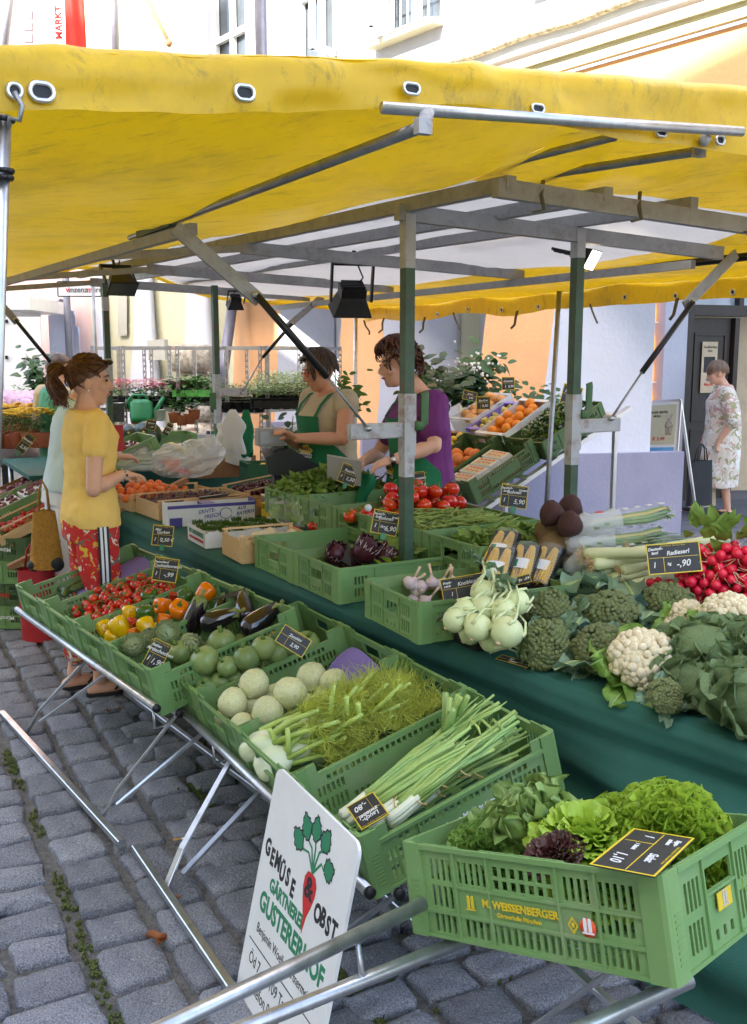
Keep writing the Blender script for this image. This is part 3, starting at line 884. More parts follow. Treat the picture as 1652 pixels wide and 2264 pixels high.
P1, P2 = post(4.2, TL1, [(2.0, 2.1)]), post(4.0, TL2, [(1.15, 1.4)])
def rail(name, p, q, w, h, mat, **kw):
    m = MB(); m.beam(p, q, w, h, **kw); return sp(m, name, mat)
for t in (0, .43, .86):
    rail('roof_rail', st(-.62, t, 2.225), st(4.7, t, 2.29), .04, .05, 'frame_grey')
for s in (-.6, 0, 1.45, 2.9, 4.2):
    z = 2.205 if s > -.5 else 2.21
    rail('cross_beam', st(s, -.05, z), st(s, 1.75, z-.06), .035, .06, 'frame_grey')
for s in (1.45, 2.9, 4.2):
    rail('flap_arm', st(s, -.05, 2.2), st(s, -.82, 2.12), .03, .035, 'frame_grey')
A_near, A_mid, A_far = ont(935, 280, -.82), ont(380, 490, -.82), ont(232, 527, -.82)
m = MB(); m.tube(A_near, A_mid, .014, n=10); m.tube(A_mid, A_mid + (A_mid-A_near).normalized()*.5, .011, n=8); sp(m, 'canopy_tube', 'steel_dark')
rail('tube_sleeve', A_mid + (A_near-A_mid).normalized()*.02, A_mid - (A_near-A_mid).normalized()*.36, .036, .036, 'post_green')
rail('flap_beam', st(.1, -.82, 2.105), st(4.85, -.82, 2.13), .03, .04, 'frame_grey')
B_near, B_mid = ont(1545, 334, .24), ont(800, 450, .24)
m = MB(); m.tube(B_near, B_mid, .014, n=10); sp(m, 'canopy_tube', 'steel_dark')
b2 = ont(360, 560, .06)
rail('tube_sleeve', B_mid + (B_near-B_mid).normalized()*.05, b2, .036, .036, 'post_green')
m = MB(); m.tube(ont(1360, 302, .02), ont(915, 412, .02), .013, n=8); sp(m, 'canopy_tube', 'steel_dark')
C_near, C_mid = ont(1800, 322, 1.0), ont(1300, 440, 1.0)
m = MB(); m.tube(C_near, C_mid, .014, n=10); sp(m, 'canopy_tube', 'steel_dark')
rail('tube_sleeve', C_mid + (C_near-C_mid)*.02, C_mid - (C_near-C_mid).normalized()*1.0, .034, .034, 'post_green')
rail('flap_beam', st(.1, 1.68, 2.1), st(4.85, 1.68, 2.08), .03, .04, 'frame_grey')
m = MB(); m.tube(st(-.62, 1.9, 2.14), st(2.0, 1.9, 2.12), .02, n=8); sp(m, 'canopy_tube', 'black_metal')
m = MB(); e0, e1 = ons(845, 238, SN-.03), ons(1640, 291, SN-.05)
m.tube(e0, e1, .0138, n=12); sp(m, 'end_bar', 'steel')
for x, y, pt in ((948, 258, A_near), (1560, 318, B_near)):
    m = MB(); Pq = ons(x, y-12, SN-.03)
    m.path([Pq, Pq.lerp(pt, .5)+Z*.004, pt], [.015, .017, .016], 8); m.beam(pt + U*.01, pt - U*.012, .036, .034)
    sp(m, 'tube_clip', 'paint_pale')
for t in (.15, .6, 1.2):
    m = MB(); P = st(-.6, t, 2.2); m.path([P+Vector((0, 0, .05)), P+Vector((-.01, -.03, 0)), P+Vector((0, -.035, -.05)), P+Vector((-.04, -.05, -.06))], .007, 6, flat=.4); sp(m, 'strap', 'strap_grey')
def strut(s, t, sgn, px_arm, px_rod, px_cyl, px_top):
    """points measured on the plane across the stall at s"""
    P = st(s, t)
    arm = MB(); e = ons(*px_arm, s); zc = e.z
    a0 = Vector((P.x, P.y, zc)) + V*sgn*.02
    arm.beam(a0, Vector((e.x, e.y, zc)), .034, .06, cham=.004)
    arm.box((-.027, -.027, zc-.1), (.027, .02, zc+.14), 0, T(P.x, P.y, 0) @ RZ(AZ))
    ao = sp(arm, 'bracket_arm', 'paint_pale')
    r0, r1, r2, r3 = ons(*px_rod, s), ons(*px_cyl[0], s), ons(*px_cyl[1], s), ons(*px_top, s)
    off = -U*.026
    m = MB(); m.tube(r0+off, r1+off, .0055, n=8); o = sp(m, 'strut_rod', 'steel_dark')
    m = MB(); m.tube(r1+off, r2+off, .0135, n=10); sp(m, 'gas_strut', 'black_metal')
    m = MB(); d = (r3-r2).normalized()
    m.beam(r2 - d*.03, r3 + d*.02, .014, .048, up=U.cross(d)); 
    sp(m, 'lever_plate', 'frame_grey')
    for c_ in (r2, r0): m = MB(); m.tube(c_-U*.036, c_+U*.015, .012, n=8); sp(m, 'pivot_bolt', 'steel')
strut(0, 0, -1, (772, 955), (806, 946), ((716, 832), (560, 652)), (398, 512))
strut(0, .86, 1, (1366, 938), (1342, 924), ((1410, 822), (1522, 668)), (1622, 566))
strut(4.2, TL1, -1, (178, 835), (150, 838), ((110, 800), (32, 706)), (-20, 645))
strut(4.0, TL2, 1, (545, 866), (532, 868), ((578, 790), (642, 716)), (712, 656))
for (s, t, z) in ((0, 0, 1.40), (0, .86, 1.42)):
    P = st(s, t); m = MB()
    prof = [(.02, .0), (.05, -.0), (.062, .012), (.064, .12), (.06, .135)]
    m.path([P + V*a + Z*(z+b) - U*.03 for a, b in prof], .02, 8, flat=.18, up=U); sp(m, 'hook', 'hook_green')
P = st(4.0, TL2); m = MB(); m.box((-.07, -.03, 1.26), (-.02, -.022, 1.39), 0, T(P) @ RZ(AZ)); sp(m, 'hinge_plate', 'hook_green')
def pole(p, q, r, mat, label):
    m = MB(); m.tube(p, q, r, n=10); m.tube(q + (p-q)*.0, q + (p-q).normalized()*.04, r*1.5, n=10)
    sp(m, 'canopy_pole', mat)
p = ons(13, 255, SN); q = ons(1, 640, SN); pole(p, q + (q-p)*1.9, .011, 'steel', '')
for k, (x, y) in enumerate(((8, 378), (7, 398), (10, 275))):
    c_ = ons(x, y, SN); m = MB()
    for j in range(8): 
        a0, a1 = j*pi/4, (j+1)*pi/4
        m.tube(c_+Vector((cos(a0)*.017, sin(a0)*.017, .004*k)), c_+Vector((cos(a1)*.017, sin(a1)*.017, .004*k)), .005, n=6)
    sp(m, 'rubber_tie', 'black_rubber')
m = MB(); h0 = ons(33, 203, SN-.03)
m.path([h0, h0+Vector((.012, 0, -.025)), h0+Vector((.006, 0, -.05)), h0+Vector((-.012, 0, -.045)), h0+Vector((-.014, 0, -.06))], .005, 6); sp(m, 'tarpaulin_hook', 'steel_dark')
p = st(2.03, EAVE_B-.05, 2.15); q = ond(1210, 1090, 6.75); pole(p, q + (q-p)*.5, .017, 'steel_dark', '')
p = st(SFAR-.02, EAVE_B-.1, 2.1); pole(p, Vector((p.x-.02, p.y, 0)), .02, 'steel', '')
p = ond(206, 628, 8.2); pole(p, Vector((p.x, p.y, 0)), .013, 'steel_dark', '')
defmat('lamp_glow', (1.0, 0.85, 0.6), 0.3, emit=6.0, var=0)
defmat('lamp_glass', (0.1, 0.1, 0.1), 0.1, spec=.8)
def floodlight(P, yaw, tilt, size, lit, label):
    e = empty('floodlight', T(P) @ RZ(yaw) @ RX(tilt) @ S(size), label, 'floodlight', None)
    m = MB()
    a, b, c_ = .11, .07, .05
    m.add([(-a, -.08, -.1), (a, -.08, -.1), (a, .08, -.1), (-a, .08, -.1), (-b, -.05, 0), (b, -.05, 0), (b, .05, 0), (-b, .05, 0), (-b, -.05, .05), (b, -.05, .05), (b, .05, .05), (-b, .05, .05)],
          [(0, 1, 5, 4), (1, 2, 6, 5), (2, 3, 7, 6), (3, 0, 4, 7), (4, 5, 9, 8), (5, 6, 10, 9), (6, 7, 11, 10), (7, 4, 8, 11), (8, 9, 10, 11), (0, 3, 2, 1)])
    m.build('housing', 'black_metal', e)
    m = MB(); m.box((-a*.9, -.07, -.104), (a*.9, .07, -.101)); m.build('lens', 'lamp_glow' if lit else 'lamp_glass', e)
    m = MB()
    for sx in (-1, 1): m.beam((sx*.115, 0, -.04), (sx*.115, .05, .16), .012, .03)
    m.beam((-.12, .05, .16), (.12, .05, .16), .03, .012); m.tube((0, .05, .16), (0, .06, .23), .012, n=8)
    m.build('bracket', 'black_metal', e)
    m = MB(); m.path([(.02, 0, .05), (.06, .03, .09), (.03, .06, .15), (.05, .05, .22)], .005, 6); m.build('cable', 'print_white' if lit else 'black_rubber', e)
    for k in range(5):
        m = MB(); m.box((-.06, -.046+k*.02, .05), (.06, -.04+k*.02, .07)); m.build('cooling_fin', 'black_metal', e)
floodlight(ond(266, 616, 6.6), R(30), R(-35), .85, False, 'black floodlight beside the green post behind the yellow-shirted woman')
floodlight(ond(521, 664, 8.0), R(200), R(-30), .6, False, 'small black floodlight hanging behind the crossed gas struts')
floodlight(ond(778, 652, 5.6), R(15), R(28), 1.0, False, 'large black floodlight hanging above the two stallholders')
floodlight(ond(1285, 562, 4.75), R(60), R(-62), .62, True, 'glowing floodlight clipped beside the post with the long arm')
defmat('cloth_green', (0.016, 0.102, 0.078), 0.8, var=0.14, scale=3, bump=0.15, bscale=300, dirt=((0.06, 0.13, 0.1), 2.2, 0.35))
defmat('wood_pale', srgb(222, 190, 142), 0.7, col2=srgb(196, 156, 106), scale=6, stretch=(1, 14, 14), rnd=0.08)
TZ = 0.73
EDG = [onz(x, y, TZ) for x, y in ((225, 1107), (265, 1127), (400, 1190), (545, 1252), (800, 1345), (1000, 1412), (1100, 1447), (1200, 1488), (1400, 1562), (1652, 1645), (2100, 1780))]
def edge_pt(k):
    f = k*(len(EDG)-1); i = min(int(f), len(EDG)-2)
    return EDG[i].lerp(EDG[i+1], f-i)
tbl = empty('market_table', EDG[4] - Z*TZ, 'long market table covered with a dark green cloth', 'table')
TI = tbl.matrix_world.inverted()
NIN = Vector((.80, .60, 0))
prof = [(1.25, 0), (.6, 0), (.2, 0), (.03, .002), (0, -.006), (-.02, -.03), (-.025, -.075), (-.005, -.12), (-.015, -.17), (-.045, -.22), (-.035, -.29), (-.06, -.36), (-.05, -.48), (-.075, -.60), (-.08, -.715)]
def cloth(a, b):
    P = edge_pt(a); f = b*(len(prof)-1); i = min(int(f), len(prof)-2); g_ = f-i
    o = prof[i][0] + (prof[i+1][0]-prof[i][0])*g_; z = prof[i][1] + (prof[i+1][1]-prof[i][1])*g_
    if o > 0.01:
        wid = .98 if P.y > 3.6 else 1.25
        o = o/1.25*wid
        z += .0
    else:
        dr = min(1, max(0, -z/.3))
        o += dr*(.02*sin(a*23+z*5) + .025*noise.noise(Vector((a*9, z*6, 1))) + .032*sin((z+a*.5)*21))
        z += -.012*noise.noise(Vector((a*7, 3, o*4)))*dr
    return P + NIN*o + Z*z
m = MB(); m.grid(cloth, 120, 56)
o = m.build('tablecloth', 'cloth_green', tbl); o.matrix_parent_inverse = TI
tag(o, 'dark green cloth hanging in soft folds')
m = MB()
for k in (.12, .4, .7, .97):
    for w_ in (.12, .85):
        P = edge_pt(k) + NIN*w_
        leg = MB(); leg.tube((P.x, P.y, 0), (P.x, P.y, TZ-.03), .02, n=8)
        lo_ = leg.build('leg', 'steel', tbl); lo_.matrix_parent_inverse = TI
for k, (x, y) in enumerate(((.404, 3.706),)):
    m = MB(); m.box((.02, .01, TZ+.004), (.58, 2.0, .812), 0, T(x, y, 0) @ RZ(R(29)))
    o = m.build('riser_board', 'cloth_green', tbl); o.matrix_parent_inverse = TI
def crate_frame(O, yaw, pitch=0.0, roll=0.0):
    ex = Vector((cos(yaw)*cos(pitch), sin(yaw)*cos(pitch), sin(pitch)))
    ey = Vector((-sin(yaw)*cos(roll), cos(yaw)*cos(roll), sin(roll)))
    ez = ex.cross(ey).normalized(); ey = ez.cross(ex)
    return basis(O, ex, ey, ez)
CH = 0.18
def stand_frame(A, az, tilt, i):
    u = Vector((-sin(az), cos(az), 0)); v = Vector((cos(az), sin(az), 0))
    w_ = v*cos(tilt) + Z*sin(tilt); n_ = w_.cross(u)
    return basis(Vector(A) - u*(.403*i+.4) - n_*CH, w_, u, n_)
ST1 = ((-1.709, 4.648, .591), .617, .225); ST2 = ((-.813, 3.640, .535), .505, .262)
ROW = [stand_frame(*ST1, i) for i in range(4)] + [stand_frame(*ST2, i) for i in range(4)]
SAL_H = .19
SAL = crate_frame(Vector((.087, 1.94, .467)), R(-42.8), R(13.8), R(-5))
def stand(F0, F3, legs, bar, label):
    e = empty('crate_stand', F0 @ Vector((.3, 0, 0)), label, 'display stand')
    EI = e.matrix_world.inverted()
    def sb(m, name, mat='steel'):
        o = m.build(name, mat, e); o.matrix_parent_inverse = EI
    for nm, (x, z, r) in (('lip_tube', (-.024, .052, .0145)), ('support_tube', (.06, -.018, .0145)), ('support_tube', (.5, -.018, .0145))):
        a = F0 @ Vector((x, .43, z)); b = F3 @ Vector((x, -.03 if nm == 'lip_tube' else .0, z))
        m = MB(); m.tube(a, b, r, n=12); sb(m, nm)
        m = MB(); d = (b-a).normalized(); m.tube(b, b+d*.012, r*1.02, n=12); m.tube(a-d*.012, a, r*1.02, n=12); sb(m, 'end_cap', 'black_rubber')
    for (p0, p1, p2) in legs:
        g0 = onz(*p2, .03)
        best = None
        for k in range(60):
            q = (F0 @ Vector((.05, .4, -.02))).lerp(F3 @ Vector((.05, 0, -.02)), k/59)
            pr_ = project(q); dd_ = abs(pr_[0]-p0[0]-8)
            if best is None or dd_ < best[0]: best = (dd_, q)
        top = best[1]
        mid = g0.lerp(top, .22) + Z*.012
        m = MB(); m.beam(g0 - Z*.02, mid, .022, .012, cham=.002); m.beam(mid, top, .022, .012, cham=.002); sb(m, 'leg')
        dn_ = (F0 @ Vector((0, 0, 0)) - F0 @ Vector((1, 0, 0))).normalized()
        m = MB(); m.path([top + Z*.0, top + dn_*.05 - Z*.02, top + dn_*.085 - Z*.012, top + dn_*.088 + Z*.05], .007, 6, flat=.6); sb(m, 'lip_bracket')
        up = top + (F0 @ Vector((.45, 0, 0)) - F0 @ Vector((0, 0, 0)))
        hv = (F0 @ Vector((1, 0, 0)) - F0 @ Vector((0, 0, 0))); hv.z = 0; hv.normalize()
        m = MB(); m.beam(g0 + hv*.06 + Z*.02, up, .02, .01); sb(m, 'brace')
    m = MB(); m.beam(onz(*bar[0], .03), onz(*bar[1], .03), .026, .026, cham=.003); sb(m, 'foot_bar')
    m = MB(); a, b = onz(*bar[1], .03), onz(*bar[0], .03); m.beam(a + Vector((.5, .3, 0)), b + Vector((.5, .3, 0)), .026, .026, cham=.003); sb(m, 'foot_bar')
stand(ROW[0], ROW[3], [((195, 1455), (80, 1570), (57, 1612)), ((383, 1595), (240, 1750), (224, 1800))], ((5, 1576), (270, 1865)), 'folding steel stand under the cucumber, tomato, pepper and aubergine crates')
stand(ROW[4], ROW[7], [((520, 1740), (375, 1910), (364, 1955))], ((300, 1874), (512, 2185)), 'folding steel stand under the courgette, kohlrabi, fennel and spring onion crates')
e = bpy.data.objects['crate_stand.001']; EI = e.matrix_world.inverted()
a, b = ROW[7] @ Vector((.1, .06, -.02)), ROW[7] @ Vector((.5, .06, -.02))
for (p, q) in ((a, onz(1010, 2080, .02)), (b, onz(742, 2075, .02))):
    m = MB(); m.beam(p, q, .022, .011); o = m.build('brace', 'steel', e); o.matrix_parent_inverse = EI
e = empty('crate_stand', SAL, 'folding steel stand with long tubes under the salad crate', 'display stand')
SALI = SAL.inverted()
for nm, a, b, z in (('lip_tube', (380, 2263), (905, 2012), .555), ('support_tube', (560, 2263), (985, 2094), .462), ('support_tube', (1310, 2263), (1480, 2186), .565)):
    p, q = onz(*a, z), onz(*b, z); d = (q-p).normalized(); m = MB(); m.tube(SALI @ (p-d*.5), SALI @ (q+d*(.04 if z == .555 else .3 if z < .5 else .05)), .0145, n=12); m.build(nm, 'steel', e)
for y in (-.2,):
    m = MB(); a, b = SALI @ onz(790, 2068, .55), SALI @ onz(845, 2150, .455); m.path([a, a+Vector((0, 0, -.07)), a.lerp(b, .4)+Vector((0, 0, -.06)), b], .008, 6, flat=.6); m.build('lip_bracket', 'steel', e)
SALI = SAL.inverted()
g0, g1 = SALI @ Vector((.15, 2.35, .02)), SALI @ Vector((.85, 1.75, .02))
for (p, q) in (((.1, .2, -.01), SALI @ onz(1480, 2330, .3)), ((.45, .2, -.01), SALI @ onz(1180, 2270, .22))):
    m = MB(); m.beam(p, q, .024, .012, cham=.002); m.build('leg', 'steel', e)
SH = crate_frame(Vector((.713, 6.767, .662)), R(29), R(27))
e = empty('fruit_shelf', SH, 'sloping aluminium fruit shelf behind the stallholders', 'shelf')
for y in (-.06, .55, 1.25):
    m = MB(); m.beam((-.25, y, -.03), (1.45, y, -.03), .05, .03); m.build('rail', 'aluminium', e)
for x in (-.15, .1, .4, .7, 1.0, 1.3):
    m = MB(); m.beam((x, -.1, -.009), (x, 1.3, -.009), .04, .012); m.build('cross_bar', 'aluminium', e)
SHI = SH.inverted()
for x, y in ((1.3, -.06), (1.3, 1.25), (-.15, -.06), (-.15, 1.25)):
    p = SH @ Vector((x, y, -.03)); m = MB(); m.beam(SHI @ p, SHI @ Vector((p.x, p.y, 0)), .03, .03); m.build('leg', 'aluminium', e)
m = MB(); p = SH @ Vector((1.3, -.06, -.03)); q = SH @ Vector((-.15, -.06, -.03)); m.beam(SHI @ Vector((p.x, p.y, .1)), SHI @ Vector((q.x, q.y, .45)), .03, .02); m.build('brace', 'aluminium', e)
LS = crate_frame(ond(20, 1196, 6.0), R(31), R(22))
e = empty('fruit_stand', LS, 'sloping slatted fruit stand resting on stacked green crates', 'display stand')
for x in (.0, .3, .6, .9):
    m = MB(); m.tube((x, -.02, -.03), (x, 1.45, -.03), .02, n=8); m.build('slat', 'wood_pale', e)
for y in (-.3, .9):
    m = MB(); m.beam((-.1, y, -.07), (1.1, y, -.07), .05, .03); m.build('rail', 'card_brown', e)
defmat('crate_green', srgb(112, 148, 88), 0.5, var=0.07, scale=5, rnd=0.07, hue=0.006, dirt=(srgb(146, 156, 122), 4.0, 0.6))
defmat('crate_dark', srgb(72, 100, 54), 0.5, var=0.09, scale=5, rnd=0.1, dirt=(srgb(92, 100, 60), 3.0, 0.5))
def panel(mb, xs0, zs0, x0, x1, z0, z1, holes, th, M):
    """flat wall in local x/z with rectangular openings, thickness th along +y"""
    xs = sorted(set([x0, x1] + [h[0] for h in holes] + [h[1] for h in holes])); zs = sorted(set([z0, z1] + [h[2] for h in holes] + [h[3] for h in holes]))
    xs = [x for x in xs if x0 <= x <= x1]; zs = [z for z in zs if z0 <= z <= z1]
    nx, nz = len(xs)-1, len(zs)-1
    solid = [[True]*nz for _ in range(nx)]
    for i in range(nx):
        cx = (xs[i]+xs[i+1])/2
        for j in range(nz):
            cz = (zs[j]+zs[j+1])/2
            for h in holes:
                if h[0] < cx < h[1] and h[2] < cz < h[3]: solid[i][j] = False; break
    vid = {}; vs = []; fs = []
    def v(i, j, k):
        key = (i, j, k)
        if key not in vid: vid[key] = len(vs); vs.append((xs[i], th*k, zs[j]))
        return vid[key]
    for i in range(nx):
        for j in range(nz):
            if not solid[i][j]: continue
            fs.append((v(i, j, 0), v(i+1, j, 0), v(i+1, j+1, 0), v(i, j+1, 0)))
            fs.append((v(i, j, 1), v(i, j+1, 1), v(i+1, j+1, 1), v(i+1, j, 1)))
            if i == 0 or not solid[i-1][j]: fs.append((v(i, j, 0), v(i, j+1, 0), v(i, j+1, 1), v(i, j, 1)))
            if i == nx-1 or not solid[i+1][j]: fs.append((v(i+1, j, 0), v(i+1, j, 1), v(i+1, j+1, 1), v(i+1, j+1, 0)))
            if j == 0 or not solid[i][j-1]: fs.append((v(i, j, 0), v(i, j, 1), v(i+1, j, 1), v(i+1, j, 0)))
            if j == nz-1 or not solid[i][j+1]: fs.append((v(i, j+1, 0), v(i+1, j+1, 0), v(i+1, j+1, 1), v(i, j+1, 1)))
    mb.add(vs, fs, 0, False, M)
def slots(x0, x1, z0, z1, w=.0095, p=.0155):
    n = max(1, int((x1-x0+p-w)/p)); off = (x1-x0 - ((n-1)*p+w))/2
    return [(x0+off+k*p, x0+off+k*p+w, z0, z1) for k in range(n)]
def crate_kind(H, style, mat, L=.6, W=.4):
    c = .045
    def side():
        m = MB(); h = []
        if style == 'deep':
            cut = .032; h.append((c+.03, L-c-.03, H-cut, H+1))
            top = H-cut
            h += slots(c+.05, L-c-.05, top-.034, top-.016, .012, .0195)
            h += slots(c+.012, .15, .075, .105) + slots(c+.012, .15, .022, .062) + slots(L-.15, L-c-.012, .075, .105) + slots(L-.15, L-c-.012, .022, .062)
            h += slots(.165, L-.165, .022, .045, .012, .0195)
        elif style == 'salad':
            h.append((c+.1, .2, H-.008, H+1)); h.append((L-.2, L-c-.05, H-.008, H+1))
            h += slots(c+.015, .125, .118, .162) + slots(c+.015, .125, .065, .108) + slots(c+.015, .125, .014, .05)
            h += slots(.138, .21, .118, .162) + slots(.138, .58-.01-.0, .014, .048, .0105, .017)[:18]
            h += slots(.225, .37, .142, .162, .014, .021) + slots(.225, .37, .118, .136, .014, .021)
            h += slots(.385, .455, .118, .162) + slots(.468, L-c-.015, .118, .162) + slots(.44, L-c-.015, .07, .108) + slots(.44, L-c-.015, .014, .05)
        else:
            h += slots(c+.02, c+.08, .068, .1) + slots(c+.02, c+.08, .022, .055) + slots(L-.16, L-c-.02, .068, .1) + slots(L-.16, L-c-.02, .022, .055)
        panel(m, 0, 0, c*.6, L-c*.6, 0, H, h, .0045, T(0, 0, 0))
        topz = H-.032 if style == 'deep' else H
        m.box((c, -.007, topz-.011), (L-c, -.0005, topz-.001))
        for x in ((.155, L-.155) if style != 'salad' else (.13, .215, .378, .462)): m.box((x, -.005, .006), (x+.005, -.0005, topz-.012))
        m.box((c, -.005, .002), (L-c, -.0005, .009))
        if style == 'salad': m.box((c, -.004, .052), (L-c, -.0005, .06)); m.box((.13, -.004, .108), (.47, -.0005, .114)); m.box((.47, -.004, .108), (L-c, -.0005, .114))
        return m.mesh('side_wall', mat)
    def end():
        m = MB(); h = []
        cx = W/2
        hz0, hz1 = (.062, .1) if H < .16 else (H-.075, H-.035)
        h.append((cx-.052, cx+.052, hz0, hz1))
        for a, b in ((c+.022, cx-.075), (cx+.075, W-c-.022)):
            h += slots(a, b, H*.52, H*.8) + slots(a, b, H*.14, H*.42)
        h += slots(cx-.05, cx+.05, H*.12, H*.22, .012, .03)
        if style == 'deep': h.append((c+.045, W-c-.045, H-.012, H+1))
        panel(m, 0, 0, c*.6, W-c*.6, 0, H, h, .0045, Matrix.Identity(4))
        tz = H-.012 if style == 'deep' else H
        m.box((c, -.007, tz-.011), (W-c, -.0005, tz-.001))
        for x in (cx-.064, cx+.059): m.box((x, -.005, .006), (x+.005, -.0005, tz-.012))
        m.box((cx-.058, -.005, hz0-.006), (cx+.058, -.0005, hz0-.001)); m.box((c, -.005, .002), (W-c, -.0005, .009))
        return m.mesh('end_wall', mat)
    def corner():
        m = MB()
        r = .012; o = -.006
        pts = [(o+r, o), (c, o), (c, .0055), (.0075, .0075), (.0055, c), (o, c), (o, o+r), (o+r*.3, o+r*.3)]
        m.prism(pts, 0, H)
        for k in range(9): 
            z = .03 + k*.0105
            if z < H-.05: m.box((.014, o-.0016, z), (.036, o-.0002, z+.004))
        return m.mesh('corner_post', mat)
    def base():
        m = MB(); h = []
        for a in range(6): h += slots(.04, W-.04, .045+a*.09, .045+a*.09+.06, .012, .026)
        panel(m, 0, 0, .01, W-.01, .01, L-.01, h, .004, Matrix.Identity(4))
        return m.mesh('base', mat)
    s, e_, k_, b_ = side(), end(), corner(), base()
    parts = [('side_wall', s, Matrix.Identity(4)), ('side_wall', s, T(L, W, 0) @ RZ(pi)),
             ('end_wall', e_, T(0, W, 0) @ RZ(-pi/2)), ('end_wall', e_, T(L, 0, 0) @ RZ(pi/2)),
             ('corner_post', k_, Matrix.Identity(4)), ('corner_post', k_, T(L, 0, 0) @ RZ(pi/2)), ('corner_post', k_, T(L, W, 0) @ RZ(pi)), ('corner_post', k_, T(0, W, 0) @ RZ(-pi/2)),
             ('base', b_, basis((0, 0, .01), (0, 1, 0), (0, 0, -1), (1, 0, 0)))]
    return parts
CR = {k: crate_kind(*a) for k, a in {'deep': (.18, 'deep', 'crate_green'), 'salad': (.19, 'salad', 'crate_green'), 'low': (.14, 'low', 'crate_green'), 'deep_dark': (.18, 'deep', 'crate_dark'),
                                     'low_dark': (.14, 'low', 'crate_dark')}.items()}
def crate(kind, F, label, group=None):
    e = empty('vegetable_crate', F, label, 'crate', group)
    for nm, me, M in CR[kind]:
        o = obj(nm, me, e, M)
    return e
names = ['holding a few cucumbers and violet paper', 'heaped with small vine tomatoes', 'heaped with yellow, green and orange peppers', 'holding artichokes and glossy aubergines',
         'holding round green courgettes', 'holding big pale kohlrabi', 'holding fennel bulbs and feathery fronds', 'filled with bundled spring onions']
CRATES = [crate('deep', ROW[i], 'green plastic crate '+names[i]) for i in range(8)]
SALAD_CRATE = crate('salad', SAL, 'green slotted crate of mixed lettuces on the steel tubes')
YR = R(29.5)
def tc(x, y, z, yaw=YR): return crate_frame(Vector((x, y, z)), yaw)
F_EMPTY, F_RAD, F_GAR = tc(-.335, 4.05, TZ+.003), tc(-.131, 3.698, TZ+.003), tc(.15, 3.165, TZ+.003, R(26.5))
F_SPI, F_BEAN = tc(.404, 3.706, .815), tc(.203, 4.06, .815)
F_TOM, F_CUC, F_LEAF = tc(.002, 4.41, .815), tc(-.20, 4.765, .815), tc(-.403, 5.12, .815)
crate('low', F_EMPTY, 'empty green crate between the onion box and the radicchio crate')
crate('low', F_RAD, 'green crate holding radicchio heads and leafy greens')
crate('low', F_GAR, 'green crate holding garlic bulbs and packs of sweetcorn')
crate('low', F_SPI, 'green crate holding loose spinach leaves')
crate('low', F_BEAN, 'green crate holding green beans')
crate('low', F_TOM, 'green crate heaped with large red tomatoes')
crate('low', F_CUC, 'green crate with long cucumbers beside the large tomatoes')
crate('low', F_LEAF, 'green crate overflowing with leafy radish greens')
def sub(F, x, y, z=0): return F @ T(x, y, z)
F_EGG, F_ORA = sub(SH, 0, 0), sub(SH, -.02, .41)
F_PAR = sub(SH, .625, -.06)
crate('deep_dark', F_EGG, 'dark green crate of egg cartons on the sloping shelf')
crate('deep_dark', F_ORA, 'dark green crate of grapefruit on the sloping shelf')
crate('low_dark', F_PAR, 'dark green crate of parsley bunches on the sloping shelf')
SB = onz(68, 1392, 0)
stk = []
for k in range(4):
    F = T(SB.x, SB.y, .142*(k+1)+.003) @ RZ(R(-6+1.5*(-1)**k)) @ T(-.6, .4, 0) @ RX(pi)
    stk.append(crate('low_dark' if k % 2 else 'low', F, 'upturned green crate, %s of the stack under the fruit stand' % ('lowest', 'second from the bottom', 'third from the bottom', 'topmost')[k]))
for k, (tx, mt_) in enumerate((('Münchner Marktgärtner', 'print_white'), ('FRISCHE GÄRTNER', 'print_red'), (None, None), ('Münchner Marktgärtner', 'print_white'))):
    if tx: text('lettering', tx, .036, stk[k], T(.33, .4085, .07) @ RZ(pi) @ RX(pi/2), mt_, bold=.0005)
text('lettering', 'Münchner Marktgärtner', .0235, CRATES[7], T(.295, -.0015, .082) @ RX(pi/2), 'print_white', bold=.0008)
text('lettering', 'M. WEISSENBERGER', .0205, SALAD_CRATE, T(.288, -.0045, .088) @ RX(pi/2), 'print_yellow', bold=.0007)
text('lettering', 'Gärtnerhalle München', .0115, SALAD_CRATE, T(.285, -.0045, .070) @ RX(pi/2), 'print_yellow', bold=.0002)
defmat('sticker_orange', srgb(228, 84, 36), .5, var=.03)
def emblem(parent, M, mat):      # little twin-tower emblem
    m = MB()
    for sx in (-1, 1):
        m.box((sx*.005-.0035, -.0005, 0), (sx*.005+.0035, .0008, .02)); m.ball((sx*.005, 0, .021), (.0036, .001, .004), 8, 5)
    m.box((-.012, -.0005, -.004), (.012, .0008, -.001))
    m.build('emblem', mat, parent, M)
emblem(SALAD_CRATE, T(.168, -.0045, .074), 'print_yellow')
m = MB(); m.add([(0, 0, -.016), (.012, 0, 0), (0, 0, .016), (-.012, 0, 0), (0, 0, -.01), (.0075, 0, 0), (0, 0, .01), (-.0075, 0, 0)], [(0, 1, 5, 4), (1, 2, 6, 5), (2, 3, 7, 6), (3, 0, 4, 7)]); m.ball((0, 0, 0), (.004, .001, .005), 8, 5)
m.build('emblem', 'print_yellow', SALAD_CRATE, T(.408, -.0045, .077))
m = MB(); m.tube((0, .0008, 0), (0, -.0006, 0), .017, n=24); st_ = m.build('sticker', 'sticker_orange', SALAD_CRATE, T(.44, -.0045, .077)); emblem(st_, T(0, -.0012, -.007), 'print_white')
m = MB(); m.box((-.028, -.0012, -.016), (.028, .0005, .016)); lb = m.build('label_plate', 'print_yellow', SALAD_CRATE, T(.6065, .2, .09) @ RZ(pi/2)); emblem(lb, T(0, -.0016, -.008), 'shutter_grey')
emblem(CRATES[7], T(.166, -.0015, .072), 'print_white')
